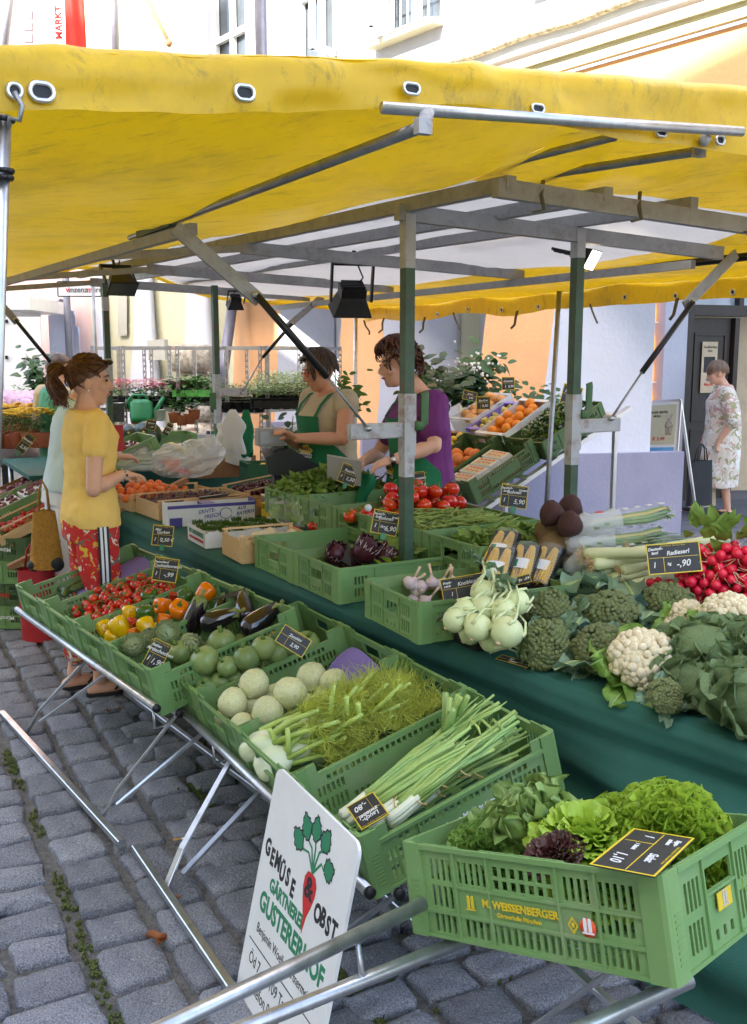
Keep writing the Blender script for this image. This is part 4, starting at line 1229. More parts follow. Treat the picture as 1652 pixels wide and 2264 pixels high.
m = MB(); m.box((-.022, -.0008, -.022), (.022, .0002, .022)); m.build('label_sticker', 'print_white', CRATES[6], T(-.0075, .06, .09) @ RZ(-pi/2))
rp = random.Random(21)
defmat('tomato', srgb(200, 30, 14), 0.18, col2=srgb(216, 56, 20), scale=6, rnd=0.12, hue=0.008, coat=.3)
defmat('stem_green', srgb(96, 122, 44), 0.6, var=0.2, scale=20)
defmat('pepper_yellow', srgb(236, 186, 4), 0.15, var=0.06, rnd=0.06, coat=.5)
defmat('pepper_green', srgb(58, 96, 18), 0.15, var=0.15, scale=12, rnd=0.1, coat=.5)
defmat('pepper_orange', srgb(240, 122, 0), 0.15, var=0.06, rnd=0.06, coat=.5)
defmat('pepper_red', srgb(196, 40, 12), 0.15, var=0.1, rnd=0.06, coat=.5)
defmat('aubergine', (0.012, 0.006, 0.012), 0.12, var=0.3, coat=.7, spec=.6)
defmat('calyx_green', srgb(128, 136, 72), 0.6, var=0.3, scale=18)
defmat('artichoke', srgb(192, 200, 152), 0.6, col2=srgb(160, 174, 122), scale=22, rnd=.08)
defmat('courgette', srgb(88, 116, 58), 0.35, col2=srgb(152, 168, 104), scale=150, contrast=1.3, rnd=0.14, hue=.01)
defmat('courgette_dark', srgb(48, 70, 26), 0.35, col2=srgb(86, 110, 48), scale=60, rnd=0.14)
defmat('kohlrabi', srgb(222, 224, 172), 0.5, col2=srgb(202, 200, 146), scale=9, rnd=0.07, dirt=(srgb(150, 120, 84), 11, .5), contrast=1.2)
defmat('kohlrabi_green', srgb(200, 214, 150), 0.45, col2=srgb(218, 222, 176), scale=10, rnd=0.07)
defmat('fennel_white', srgb(228, 232, 206), 0.4, col2=srgb(200, 216, 150), scale=7, stretch=(1, 1, .2), rnd=.05)
defmat('fennel_stalk', srgb(182, 204, 104), 0.45, var=.15, scale=12, rnd=.05)
defmat('fennel_frond', srgb(206, 212, 96), 0.7, var=.3, scale=20, trans=.4)
defmat('onion_leaf', srgb(172, 196, 106), 0.4, col2=srgb(130, 168, 98), scale=9, rnd=.1, hue=.01)
defmat('onion_white', srgb(222, 226, 196), 0.35, var=.06)
defmat('raffia', srgb(206, 178, 120), 0.8)
defmat('lettuce', srgb(150, 184, 88), 0.5, col2=srgb(112, 152, 64), scale=10, trans=.25, rnd=.06)
defmat('lettuce_light', srgb(182, 206, 74), 0.5, col2=srgb(146, 184, 54), scale=12, trans=.3)
defmat('lettuce_cos', srgb(150, 176, 96), 0.5, col2=srgb(104, 138, 58), scale=9, trans=.2)
defmat('lettuce_red', srgb(86, 36, 42), 0.5, col2=srgb(70, 52, 34), scale=14, trans=.15)
defmat('broccoli', srgb(142, 156, 116), 0.8, col2=srgb(172, 184, 104), scale=14, bump=.8, bscale=180, rnd=.1, hue=.012)
defmat('cauli', srgb(236, 226, 196), 0.7, col2=srgb(216, 200, 158), scale=16, bump=.4, bscale=120)
defmat('brassica_leaf', srgb(148, 172, 146), 0.5, col2=srgb(112, 146, 108), scale=9, trans=.12, rnd=.08)
defmat('brassica_rib', srgb(176, 196, 132), 0.5, var=.1)
defmat('savoy', srgb(184, 208, 146), 0.5, col2=srgb(132, 170, 104), scale=26, bump=1.0, bscale=55, trans=.12)
defmat('radish', srgb(216, 32, 62), 0.25, var=.14, scale=9, rnd=.08)
defmat('root_pale', srgb(220, 190, 160), 0.7)
defmat('leek', srgb(226, 228, 190), 0.4, col2=srgb(200, 212, 150), scale=5, stretch=(1, 1, .3))
defmat('root_hair', srgb(198, 164, 116), 0.9, var=.2)
defmat('celeriac', srgb(176, 136, 88), 0.9, col2=srgb(216, 178, 124), scale=30, bump=1, bscale=60, contrast=1.4)
defmat('beetroot', srgb(84, 46, 38), 0.8, col2=srgb(58, 30, 30), scale=14, bump=.4, bscale=60)
defmat('corn', srgb(240, 200, 90), 0.3, var=.1, scale=40)
defmat('tray_black', (0.012, 0.012, 0.012), 0.35)
defmat('garlic', srgb(226, 212, 204), 0.5, col2=srgb(206, 176, 180), scale=9, stretch=(3, 3, .5))
defmat('radicchio', srgb(80, 24, 40), 0.45, col2=srgb(58, 14, 30), scale=10, trans=.1)
defmat('radicchio_rib', srgb(226, 206, 206), 0.5)
defmat('bean', srgb(138, 156, 74), 0.5, var=.25, scale=6)
defmat('spinach', srgb(104, 140, 56), 0.5, col2=srgb(146, 172, 80), scale=12, trans=.2)
defmat('apricot', srgb(236, 130, 30), 0.5, col2=srgb(222, 92, 36), scale=9, rnd=.06, contrast=1.2, bump=.05)
defmat('orange_peel', srgb(240, 142, 20), 0.4, var=.06, bump=.3, bscale=250, rnd=.05)
defmat('grapefruit', srgb(238, 136, 62), 0.4, var=.06, bump=.3, bscale=250, rnd=.05)
defmat('lemon', srgb(232, 196, 70), 0.4, var=.08, bump=.2, bscale=250)
defmat('lime', srgb(112, 138, 40), 0.4, var=.15)
defmat('pear', srgb(204, 190, 92), 0.5, col2=srgb(186, 166, 70), scale=14)
defmat('mango', srgb(220, 120, 80), 0.4, col2=srgb(212, 180, 100), scale=8, rnd=.1)
defmat('cherry', srgb(62, 8, 12), 0.12, col2=srgb(110, 14, 18), scale=3, rnd=.2, coat=.4, coords='Generated')
defmat('plum', srgb(96, 44, 62), 0.45, col2=srgb(140, 50, 60), scale=10, rnd=.25)
defmat('strawberry', srgb(198, 30, 26), 0.35, var=.1, scale=80, bump=.4, bscale=200)
defmat('banana', srgb(228, 198, 66), 0.45, col2=srgb(196, 176, 60), scale=6)
defmat('melon', srgb(30, 44, 28), 0.3, col2=srgb(48, 66, 38), scale=5, stretch=(1, 1, .4), coat=.2)
defmat('onion_skin', srgb(228, 218, 188), 0.4, col2=srgb(204, 180, 130), scale=8, stretch=(3, 3, .6))
defmat('paper_violet', srgb(140, 122, 196), 0.8, var=.06)
defmat('film', (0.85, 0.86, 0.86), 0.25, alpha=.42, var=.04, spec=.7)
defmat('film_clear', (0.9, 0.9, 0.9), 0.12, alpha=.13, spec=.9)
defmat('bag_white', (0.76, 0.75, 0.73), 0.4, trans=.35, var=.04)
def M_of(mb, name, mats): return mb.mesh(name, mats)
def blob(r, sq, nz, seed, mat, name, dimple=0.0, nu=14, nv=10, fq=2.0, lobes=0, ld=0.0):
    m = MB(); vs, fs = [], []
    prof = []
    for j in range(nv+1):
        th = pi*j/nv
        k = 1.0
        z = -cos(th)*r*sq; rr = sin(th)*r
        if dimple:
            z -= dimple*r*math.exp(-((pi-th)/.45)**2)
        prof.append((rr if 0 < j < nv else 0, z))
    m.lathe(prof, nu, fn=lambda a, i: 1 + nz*noise.noise(Vector((cos(a)*fq, sin(a)*fq, i*.4+seed))) - (ld*abs(sin(a*lobes/2+.3))**.7 if lobes else 0))
    return m.mesh(name, mat)
def leaf(mb, B, D, N, L, W, bend=.4, wav=.0, mi=0, nu=7, nv=6, curl=0.0, seed=0, tip=1.0, rib=None, M=None, fq=9.0, blunt=False):
    """leaf blade from B along D, facing N; bend droops towards -N"""
    B, D, N = Vector(B), Vector(D).normalized(), Vector(N)
    N = (N - D*N.dot(D)).normalized(); X = D.cross(N)
    def f(a, b):
        s_ = (a-.5)*2; t_ = b
        w = W*.5*(sin(pi*min(1, t_**.75*.97+.03))**.7)*(1-.15*t_*tip)
        if blunt: w = W*.5*(sin(pi/2*(t_/.6)**.75) if t_ < .6 else sqrt(max(0, 1-((t_-.6)/.415)**2)))
        al = bend*t_
        c = D*(L*(sin(al)/bend if abs(bend) > 1e-3 else t_)) - N*(L*((1-cos(al))/bend if abs(bend) > 1e-3 else 0))
        nrm = N*cos(al) + D*sin(al)
        ed = (.3+abs(s_)) if not blunt else .15+max(s_*s_, t_**4)*1.3
        r_ = wav*W*noise.noise(Vector((s_*fq*.35+seed, t_*fq*.5, seed*1.3)))*ed + wav*.5*W*sin(t_*fq*2.3+seed)*s_*s_*(1 if s_ > 0 else -1)
        return B + c + X*(s_*w) + nrm*(curl*W*s_*s_ + r_)
    mb.grid(f, nu, nv, mi, True, M)
    if rib is not None:
        pts = [f(.5, k/5*.92) + N*.0015 for k in range(6)]
        mb.path(pts, [W*.05*(1-k/6.5) for k in range(6)], 5, rib, True, M=M)
def fpix(F, x, y, h):
    """local coordinates in frame F of the point under photo position x, y at local height h"""
    n = F.to_3x3() @ Vector((0, 0, 1)); p = F @ Vector((0, 0, h))
    return F.inverted() @ onplane(x, y, p, n)
def rnd_rot(tilt=.5, r=rp): return RZ(r.uniform(0, 6.28)) @ RX(r.uniform(-tilt, tilt)) @ RY(r.uniform(-tilt, tilt))
def drop(n, rr, reg, floor, bias=None, tries=14, r=rp, done=None, lim=None):
    """settle n balls: each takes the lowest of a few random spots"""
    P = list(done or []); out = []
    for _ in range(n):
        rad = r.uniform(*rr); best = None
        for _t in range(tries):
            x, y = reg(r)
            z = floor(x, y) + rad
            for (a, b, c, q) in P:
                d2 = (a-x)**2 + (b-y)**2; s_ = (rad+q)*.96
                if d2 < s_*s_: z = max(z, c + sqrt(s_*s_-d2))
            sc = z - (bias(x, y) if bias else 0)
            if best is None or sc < best[0]: best = (sc, x, y, z)
        if lim is not None and best[0] > lim: continue
        P.append((best[1], best[2], best[3], rad)); out.append(P[-1])
    return out
def rect(x0, x1, y0, y1): return lambda r: (r.uniform(x0, x1), r.uniform(y0, y1))
def calyx(r, n=5, up=.0):
    m = MB()
    for k in range(n):
        a = 2*pi*k/n
        m.path([(0, 0, up), (cos(a)*r*.35, sin(a)*r*.35, up+r*.06), (cos(a)*r*.7, sin(a)*r*.7, up-r*.06+r*.2*(k % 2))], [r*.12, r*.11, r*.02], 4, flat=.4)
    m.path([(0, 0, up-.02*r), (r*.1, 0, up+r*.35), (r*.3, r*.05, up+r*.55)], [r*.09, r*.07, r*.08], 5)
    return m.mesh('calyx', 'stem_green')
K_CHERRYTOM = [Kind('tomato', 'tomato', blob(1, .97, .03, s_, 'tomato', 'tomato', .08), [('calyx', calyx(1, 5, .93))]) for s_ in range(3)]
K_TOM = [Kind('tomato', 'tomato', blob(1, .86, .04, s_, 'tomato', 'tomato', .12, nu=16, nv=12, lobes=5, ld=.03), [('calyx', calyx(1, 6, .76))]) for s_ in range(3)]
def at(F, x, y, z, rot=None, s_=1.0): return F @ T(x, y, z) @ (rot or Matrix.Identity(4)) @ S(s_)
F = ROW[1]
fl = lambda x, y: .085
bal = drop(96, (.0185, .023), rect(.03, .5, .03, .37), fl, lambda x, y: .115*max(0, 1-((x-.33)/.33)**2) + .015)
for (x, y, z, r_) in bal:
    rp.choice(K_CHERRYTOM).put(at(F, x, y, z, rnd_rot(1.2), r_), 'small red vine tomato in the crate of vine tomatoes', 'small vine tomatoes in their crate')
m = MB()
for k in range(34):
    x, y, z, r_ = rp.choice(bal[30:]); a = rp.uniform(0, 6.28)
    pts = [Vector((x, y, z+r_)) + Vector((cos(a)*t_*.05, sin(a)*t_*.05, .006+.012*sin(t_*2.4)+rp.uniform(-.003, .003))) for t_ in (0, .35, .7, 1.1, 1.5)]
    m.path(pts, .0018, 5)
tag(m.build('tomato_vine', 'stem_green', M=F), 'thin green tomato vines tangled over the small tomatoes', 'vine', kind='stuff')
F = ROW[0]
def cucumber(Lg, r_, bend=.02):
    m = MB(); n = 12
    m.path([(Lg*(k/n-.5), bend*cos((k/n-.5)*3), 0) for k in range(n+1)], [r_*(.25 if k in (0, n) else .8 if k in (1, n-1) else 1) for k in range(n+1)], 12)
    return m.mesh('cucumber', 'courgette_dark')
KC = Kind('cucumber', 'cucumber', cucumber(.2, .021)); KC2 = Kind('cucumber', 'cucumber', cucumber(.32, .021))
for (x0, y0, x1, y1, k_, lb) in ((152, 1302, 206, 1277, 1.1, 'dark green cucumber beside the violet paper'), (118, 1296, 134, 1310, .8, 'pale short cucumber at the low end of its crate'), (146, 1313, 154, 1300, .7, 'stubby cucumber seen end on in its crate'), (180, 1297, 200, 1290, .8, 'small ridged cucumber against the crate wall')):
    a, b = fpix(F, x0, y0, .085), fpix(F, x1, y1, .085); c_ = (a+b)/2
    KC.put(F @ T(min(.5, max(.1, c_.x)), min(.34, max(.05, c_.y)), .085) @ RZ(atan2(b.y-a.y, b.x-a.x)) @ S(k_), lb)
m = MB(); m.grid(lambda a, b: Vector((.24+.35*a, .03+.34*b, .07+.1*max(0, a-.45)+.012*sin(b*7+a*3))), 12, 8)
tag(m.build('wrapping_paper', 'paper_violet', M=F), 'violet wrapping paper lining the cucumber crate', 'paper')
F = ROW[5]
m = MB(); m.grid(lambda a, b: Vector((.40+.185*a, .05+.3*b, .03+.07*a+.018*sin(b*5+a*4))), 10, 8)
tag(m.build('wrapping_paper', 'paper_violet', M=F), 'violet wrapping paper behind the pale kohlrabi', 'paper')
def pepper(mat, seed):
    m = MB()
    pr_ = [(0, -.82), (.22, -.94), (.5, -.9), (.72, -.66), (.86, -.25), (.96, .2), (.98, .5), (.86, .78), (.58, .92), (.3, .86), (.12, .74), (0, .7)]
    m.lathe(pr_, 24, fn=lambda a, i: 1 - .15*abs(sin(a*2+seed*.7))**1.6*(1.2 if i < 4 else .8) + .05*noise.noise(Vector((cos(a), sin(a), seed))))
    root = m.mesh('pepper', mat)
    s_ = MB(); s_.path([(0, 0, .72), (.02, 0, .95), (.08, .02, 1.15), (.2, .03, 1.3)], [.13, .1, .09, .12], 8); s_.lathe([(.0, .84), (.26, .86), (.3, .8)], 10)
    return Kind('bell_pepper', 'bell pepper', root, [('stalk', s_.mesh('stalk', 'stem_green'))])
KP = {c_: pepper('pepper_'+c_, i) for i, c_ in enumerate(('yellow', 'green', 'orange', 'red'))}
F = ROW[2]
PEP = [(232, 1390, 'yellow', .04, .06), (266, 1386, 'yellow', .048, .085), (286, 1357, 'yellow', .038, .085), (324, 1384, 'yellow', .04, .085), (247, 1411, 'yellow', .038, .045), (332, 1322, 'green', .042, .1), (322, 1359, 'green', .043, .12),
       (362, 1338, 'orange', .041, .11), (396, 1349, 'orange', .044, .125), (454, 1311, 'orange', .044, .11), (413, 1316, 'green', .038, .1), (363, 1374, 'orange', .036, .075), (296, 1380, 'red', .034, .055), (206, 1388, 'red', .03, .04), (296, 1402, 'orange', .03, .05), (384, 1318, 'red', .03, .08),
       (345, 1395, 'yellow', .035, .05), (420, 1345, 'green', .035, .06)]
lab = {'yellow': 'yellow bell pepper in the pepper crate', 'green': 'green bell pepper in the pepper crate', 'orange': 'orange bell pepper with a green stalk in the pepper crate', 'red': 'red bell pepper half hidden in the pepper crate'}
for k, (x, y, c_, r_, h) in enumerate(PEP):
    h += .035; p = fpix(F, x, y, h)
    rot = Euler((rp.uniform(.2, 1.3), rp.uniform(-.5, .5), rp.uniform(0, 6.28))).to_matrix().to_4x4()
    if k == 8: rot = RX(R(38)) @ RZ(.5)
    if k == 9: rot = RY(R(65)) @ RZ(.4)
    KP[c_].put(F @ T(p) @ rot @ S(r_), lab[c_], c_+' peppers')
def aubergine():
    m = MB()
    m.lathe([(0, -1.15), (.3, -1.12), (.46, -.98), (.56, -.7), (.56, -.3), (.5, .15), (.41, .55), (.34, .85), (.27, .98), (0, 1.0)], 20)
    c_ = MB(); c_.lathe([(.0, 1.06), (.2, 1.05), (.33, .94)], 12)
    for k in range(6):
        a = k*pi/3+.2; d = Vector((cos(a), sin(a), 0))
        c_.grid(lambda s_, t_: d*(.3+.1*t_) + Vector((-d.y, d.x, 0))*((s_-.5)*.3*(1-t_)) + Z*(.98-.5*t_*(1-.3*(k % 2))) + d*.02, 3, 4)
    c_.path([(0, 0, 1.0), (.02, 0, 1.25), (.1, .02, 1.42)], [.11, .09, .12], 8)
    return Kind('aubergine', 'aubergine', m.mesh('aubergine', 'aubergine'), [('calyx', c_.mesh('calyx', 'calyx_green'))])
KA = aubergine()
F = ROW[3]
for (s0, s1, h0, h1, sc, lb) in (((446, 1318), (416, 1408), .22, .06, .085, 'upright glossy aubergine at the low end of the group'), ((528, 1352), (448, 1382), .15, .13, .078, 'glossy aubergine lying across the front of the group'),
        ((536, 1312), (545, 1370), .17, .11, .075, 'glossy aubergine standing with its green cap up'), ((618, 1338), (540, 1400), .15, .11, .085, 'glossy aubergine lying along the crate wall'), ((494, 1318), (480, 1362), .15, .09, .07, 'aubergine half hidden behind the others')):
    a, b = F @ fpix(F, *s0, h0), F @ fpix(F, *s1, h1); d = (a-b).normalized()
    KA.put(aim((a+b)/2, d) @ S(min(sc, (a-b).length/2.1)), lb)
def artichoke():
    m = MB(); g = .618*2*pi
    for k in range(64):
        t_ = k/64; th = t_*2.3; a = k*g
        d = Vector((cos(a), sin(a), 0)); z = -.75 + 1.65*t_; r_ = .95*sin(min(pi, .35+2.45*t_))**.8
        B = d*r_*.86 + Z*z
        leaf(m, B - d*.08, Z*(.8+.5*t_) + d*(.55-.75*t_), d, .62-.18*t_, .56-.18*t_, bend=-.5, curl=-.12, nu=4, nv=4)
    m.ball((0, 0, -.05), (.74, .74, .8), 12, 8)
    s_ = MB(); s_.tube((0, 0, -1.25), (0, 0, -.7), .2, n=10)
    return Kind('artichoke', 'artichoke', m.mesh('artichoke', 'artichoke'), [('stalk', s_.mesh('stalk', 'stem_green'))])
KAR = artichoke()
for k, (x, y, h, sc, lb) in enumerate(((294, 1428, .075, .052, 'artichoke beside the price board at the low end'), (366, 1398, .1, .056, 'large artichoke resting against the aubergines'), (330, 1410, .06, .05, 'artichoke half hidden between two others'), (420, 1420, .06, .048, 'artichoke pressed under the aubergines'))):
    h += .07; p = fpix(F, x, y, h); KAR.put(F @ T(p) @ RX(R(50+20*k)) @ RZ(1.3*k) @ S(sc), lb)
def rcourg(seed):
    m = MB(); m.lathe([(0, -.8), (.3, -.86), (.62, -.7), (.88, -.38), (1, .02), (.93, .42), (.68, .72), (.34, .86), (.18, .83), (0, .8)], 30, fn=lambda a, i: 1-.045*abs(sin(a*5))**.6 + .05*noise.noise(Vector((cos(a), sin(a), seed))))
    s_ = MB(); s_.path([(0, 0, .78), (.03, .01, 1.0), (.12, .04, 1.22)], [.2, .14, .17], 6)
    return Kind('round_courgette', 'courgette', m.mesh('round_courgette', 'courgette'), [('stalk', s_.mesh('stalk', 'stem_green'))])
KRC = [rcourg(k) for k in range(3)]
F = ROW[4]
RC = [(454, 1461, .052, .12), (400, 1442, .045, .11), (491, 1420, .05, .13), (550, 1459, .046, .11), (504, 1474, .037, .1), (589, 1436, .044, .12), (640, 1422, .049, .13), (628, 1456, .044, .11), (694, 1432, .046, .1),
      (402, 1490, .03, .07), (423, 1508, .037, .07), (454, 1515, .034, .07), (489, 1508, .037, .075), (521, 1498, .026, .08), (560, 1495, .035, .06), (600, 1478, .035, .06), (385, 1470, .03, .06), (660, 1445, .035, .06), (440, 1420, .04, .07), (540, 1420, .04, .06)]
for k, (x, y, r_, h) in enumerate(RC):
    h += .05+.03*(k < 6); r_ *= 1.08; p = fpix(F, x, y, h)
    KRC[k % 3].put(F @ T(min(.555, max(.04, p.x)), min(.43, max(.04, p.y)), p.z) @ RX(rp.uniform(-.5, .7)) @ RY(rp.uniform(-.6, .3)) @ RZ(rp.uniform(0, 6)) @ S(r_), 'round green courgette in the crate of round courgettes', 'round courgettes in their crate')
p = fpix(F, 529, 1432, .1); KC.put(F @ T(p) @ RZ(1.2) @ S(.6), 'short dark courgette among the round ones')
m = MB(); p = fpix(F, 594, 1412, .14); m.path([(0, 0, 0), (.02, .01, .012), (.05, .0, .006), (.075, -.01, -.01)], [.006, .009, .011, .004], 8)
tag(m.build('yellow_courgette', 'pepper_yellow', M=F @ T(p)), 'small bent yellow courgette beside the tilted price board', 'courgette')
def kohl(seed):
    m = MB(); m.lathe([(0, -.92), (.3, -.9), (.62, -.72), (.88, -.36), (1, .05), (.94, .42), (.72, .74), (.42, .9), (.2, .95), (0, .93)], 24, fn=lambda a, i: 1+.07*noise.noise(Vector((cos(a)*1.6, sin(a)*1.6, i*.5+seed))))
    s_ = MB()
    for k in range(7):
        a = k*2.4+seed; z = .2+.09*k; r_ = sqrt(max(0, 1-z*z))*1.01
        s_.path([Vector((cos(a-.28)*r_, sin(a-.28)*r_, z)), Vector((cos(a)*r_*1.05, sin(a)*r_*1.05, z-.05)), Vector((cos(a+.28)*r_, sin(a+.28)*r_, z))], [.02, .05, .02], 5)
    return Kind('kohlrabi', 'kohlrabi', m.mesh('kohlrabi', 'kohlrabi'), [('leaf_scar', s_.mesh('leaf_scar', 'kohlrabi'))])
KK = [kohl(k*3) for k in range(3)]
F = ROW[5]
for k, (x, y, r_, h) in enumerate([(564, 1513, .053, .14), (690, 1498, .052, .12), (641, 1533, .055, .14), (738, 1508, .047, .11), (594, 1574, .053, .11), (516, 1554, .052, .12), (536, 1606, .046, .08), (560, 1560, .045, .07), (725, 1535, .045, .07), (670, 1560, .045, .06), (610, 1540, .045, .06), (500, 1590, .04, .05)]):
    h += .025; p = fpix(F, x, y, h)
    KK[k % 3].put(F @ T(p) @ RX(rp.uniform(-.6, .8)) @ RY(rp.uniform(-.7, .7)) @ RZ(rp.uniform(0, 6)) @ S(r_), 'big pale kohlrabi in the kohlrabi crate', 'pale kohlrabi in their crate')
def fennel(seed):
    r = random.Random(seed); m = MB()
    m.lathe([(0, -.06), (.018, -.058), (.034, -.045), (.043, -.015), (.041, .015), (.03, .04), (.02, .055), (0, .06)], 18, fn=lambda a, i: (1+.25*cos(a*2))*(1+.05*cos(a*5)))
    s_ = MB(); f = MB()
    for k in range(6):
        a = k*1.05+seed; d = Vector((cos(a)*.3+.1, sin(a)*.3, 1)).normalized(); L_ = r.uniform(.14, .26)
        b = Vector((cos(a)*.022, sin(a)*.012, .03))
        tip = b + d*L_ + Vector((r.uniform(-.02, .02), r.uniform(-.02, .02), 0))
        s_.path([b, b+d*L_*.5, tip], [.009, .007, .006], 8)
        for j in range(2):
            q = b + d*L_*r.uniform(.6, 1)
            for i in range(26):
                e = q; v_ = (d*.7 + Vector((r.gauss(0, .6), r.gauss(0, .6), r.gauss(.1, .5)))).normalized()
                l2 = r.uniform(.03, .09)
                f.path([e, e+v_*l2*.6, e+v_*l2+Vector((r.gauss(0, .01), r.gauss(0, .01), r.gauss(0, .01)))], [.0011, .0009, .0004], 3, cap=False)
    return Kind('fennel', 'fennel', m.mesh('fennel', 'fennel_white'), [('stalks', s_.mesh('stalks', 'fennel_stalk')), ('fronds', f.mesh('fronds', 'fennel_frond'))])
KF = [fennel(k) for k in range(3)]
for k_ in KF: k_.parts = [(('stalk_cluster' if a == 'stalks' else 'frond'), b) for a, b in k_.parts]
F = ROW[6]
for k, (x0, y0, x1, y1, h0, h1, sc, lb) in enumerate([(578, 1645, 660, 1612, .13, .16, 1.15, 'white fennel bulb jutting over the low end of its crate'), (606, 1686, 700, 1640, .1, .12, 1.0, 'fennel bulb against the near crate wall'), (700, 1612, 800, 1570, .13, .16, 1.0, 'fennel bulb half buried in fronds'),
        (660, 1660, 770, 1610, .09, .13, 1.0, 'fennel lying low among its fronds'), (760, 1620, 850, 1560, .1, .16, 1.0, 'fennel with long upright stalks'), (650, 1615, 760, 1560, .08, .14, 1.0, 'fennel against the kohlrabi crate'), (800, 1590, 900, 1540, .08, .14, .9, 'fennel with the bushiest fronds, at the high end'), (720, 1650, 765, 1560, .06, .2, 1.0, 'fennel with pale stalks sticking up')]):
    a, b = F @ fpix(F, x0, y0, h0), F @ fpix(F, x1, y1, h1)
    KF[k % 3].put(aim(a, b-a) @ RZ(k*.9) @ S(sc), lb)
m = MB(); rf = random.Random(5)
for k in range(2600):
    x, y = rf.uniform(.15, .56), rf.uniform(.02, .38)
    h = .1+.07*noise.noise(Vector((x*7, y*7, 0))) + .04*min(1, x*3)
    b = Vector((x, y, h)); v_ = Vector((rf.gauss(.2, .6), rf.gauss(0, .6), rf.gauss(.5, .6))).normalized(); l2 = rf.uniform(.02, .06)
    m.path([b, b+v_*l2*.6+Vector((0, 0, .002)), b+v_*l2+Vector((rf.gauss(0, .008), rf.gauss(0, .008), rf.gauss(0, .008)))], [.0010, .0008, .0004], 3, cap=False)
tag(m.build('fennel_frond_mass', 'fennel_frond', M=F), 'feathery yellow-green fennel fronds filling the crate', 'fennel fronds', kind='stuff')
for (x0, y0, x1, y1) in ((575, 1615, 668, 1578), (630, 1615, 760, 1570)):
    a, b = fpix(F, x0, y0, .16), fpix(F, x1, y1, .17); m = MB(); m.path([a, (a+b)/2+Z*.006, b], [.009, .008, .008], 8)
    tag(m.build('fennel_stalk', 'fennel_stalk', M=F), 'loose pale fennel stalk lying on the crate', 'fennel stalk', 'loose fennel stalks')
for (x0, y0, x1, y1, h1) in ((770, 1632, 766, 1540, .26), (795, 1625, 792, 1555, .24), (620, 1660, 596, 1612, .2), (640, 1680, 636, 1610, .2), (850, 1560, 880, 1525, .22)):
    a = fpix(F, x0, y0, .1); b = fpix(F, x1, y1, h1); m = MB(); m.path([a, (a+b)/2, b], [.009, .0085, .008], 8)
    tag(m.build('fennel_stalk', 'fennel_stalk', M=F), 'cut pale fennel stalk standing up from the crate', 'fennel stalk', 'upright fennel stalks')
F = ROW[7]; rs2 = random.Random(12)
def onion_bunch(base, tip, n, spread, label, lift=.03):
    e = empty('spring_onion_bunch', F, label, 'spring onions')
    b0, t0 = Vector(base), Vector(tip); d = (t0-b0); Ln = d.length; d.normalize(); sd = Vector((-d.y, d.x, 0)).normalized(); up_ = d.cross(sd); up_ = -up_ if up_.z < 0 else up_
    for k in range(n):
        a = rs2.uniform(0, 6.28); q = sqrt(rs2.random())
        o0 = sd*cos(a)*.017*q + up_*sin(a)*.014*q
        o1 = sd*cos(a+.3)*spread*q*1.3 + up_*(abs(sin(a))*spread*q + lift*rs2.random())
        L_ = Ln*rs2.uniform(.8, 1.06)
        pts = []
        for i in range(7):
            t_ = i/6
            pts.append(b0 + d*L_*t_ + o0*(1-t_)*1.2 + o1*t_**1.4 + up_*.01*sin(t_*pi) + sd*.01*rs2.uniform(-1, 1)*t_)
        rr = rs2.uniform(.0045, .0075)
        m = MB()
        m.path([b0 - d*.035 + o0, b0-d*.025+o0, b0+o0*1.1, pts[1]], [.002, rr*1.5, rr*1.25, rr], 7, 1)
        m.path(pts[1:], [rr, rr, rr*1.05, rr*1.1, rr*.95, rr*(.2 if rs2.random() < .45 else .9)], 7, 0, flat=.8)
        m.build('onion', ['onion_leaf', 'onion_white'], e)
    for t_ in (.16, .5):
        c_ = b0 + d*Ln*t_; m = MB(); rr = .019 + spread*t_*.55
        m.path([c_ + sd*cos(a_)*rr*1.15 + up_*sin(a_)*rr*.85 + d*.01*sin(a_*2) for a_ in [i*2*pi/14 for i in range(15)]], .0022, 5)
        m.build('raffia_tie', 'raffia', e)
for (x0, y0, h0, x1, y1, h1, n, sp_, lb) in ((775, 1790, .1, 1010, 1625, .14, 16, .03, 'spring onion bunch along the fennel crate wall'), (790, 1800, .09, 1060, 1640, .15, 16, .035, 'spring onion bunch with two raffia ties on top'), (835, 1805, .09, 1100, 1650, .14, 16, .03, 'spring onion bunch in the middle of the crate'),
        (880, 1800, .09, 1150, 1610, .15, 16, .035, 'spring onion bunch along the near crate wall'), (930, 1770, .06, 1165, 1640, .1, 12, .03, 'spring onion bunch low against the near wall'), (900, 1700, .06, 1110, 1560, .17, 14, .035, 'spring onion bunch resting on the high end wall')):
    onion_bunch(fpix(F, x0, y0, h0), fpix(F, x1, y1, h1), n, sp_, lb)
e = empty('spring_onion_bunch', F, 'spring onion leaves standing upright at the fennel side', 'spring onions')
for k in range(9):
    a = fpix(F, 985+rs2.uniform(-15, 25), 1640+rs2.uniform(-20, 20), .08); b = fpix(F, 975+k*7+rs2.uniform(-6, 6), 1535+rs2.uniform(-8, 40), .24)
    m = MB(); m.path([a, a.lerp(b, .5)+Vector((0, 0, .01)), b], [.008, .009, .0085 if k % 3 else .002], 7); m.build('onion', 'onion_leaf', e)
for k in range(3):
    a = fpix(F, 1020+k*25, 1630, .14); m = MB(); m.path([a, a+Vector((.03, -.02, .05)), a+Vector((.02, -.07, .05)), a+Vector((.01, -.1, .01))], [.006, .005, .004, .001], 6, flat=.5); m.build('onion', 'onion_leaf', e)
F = SAL
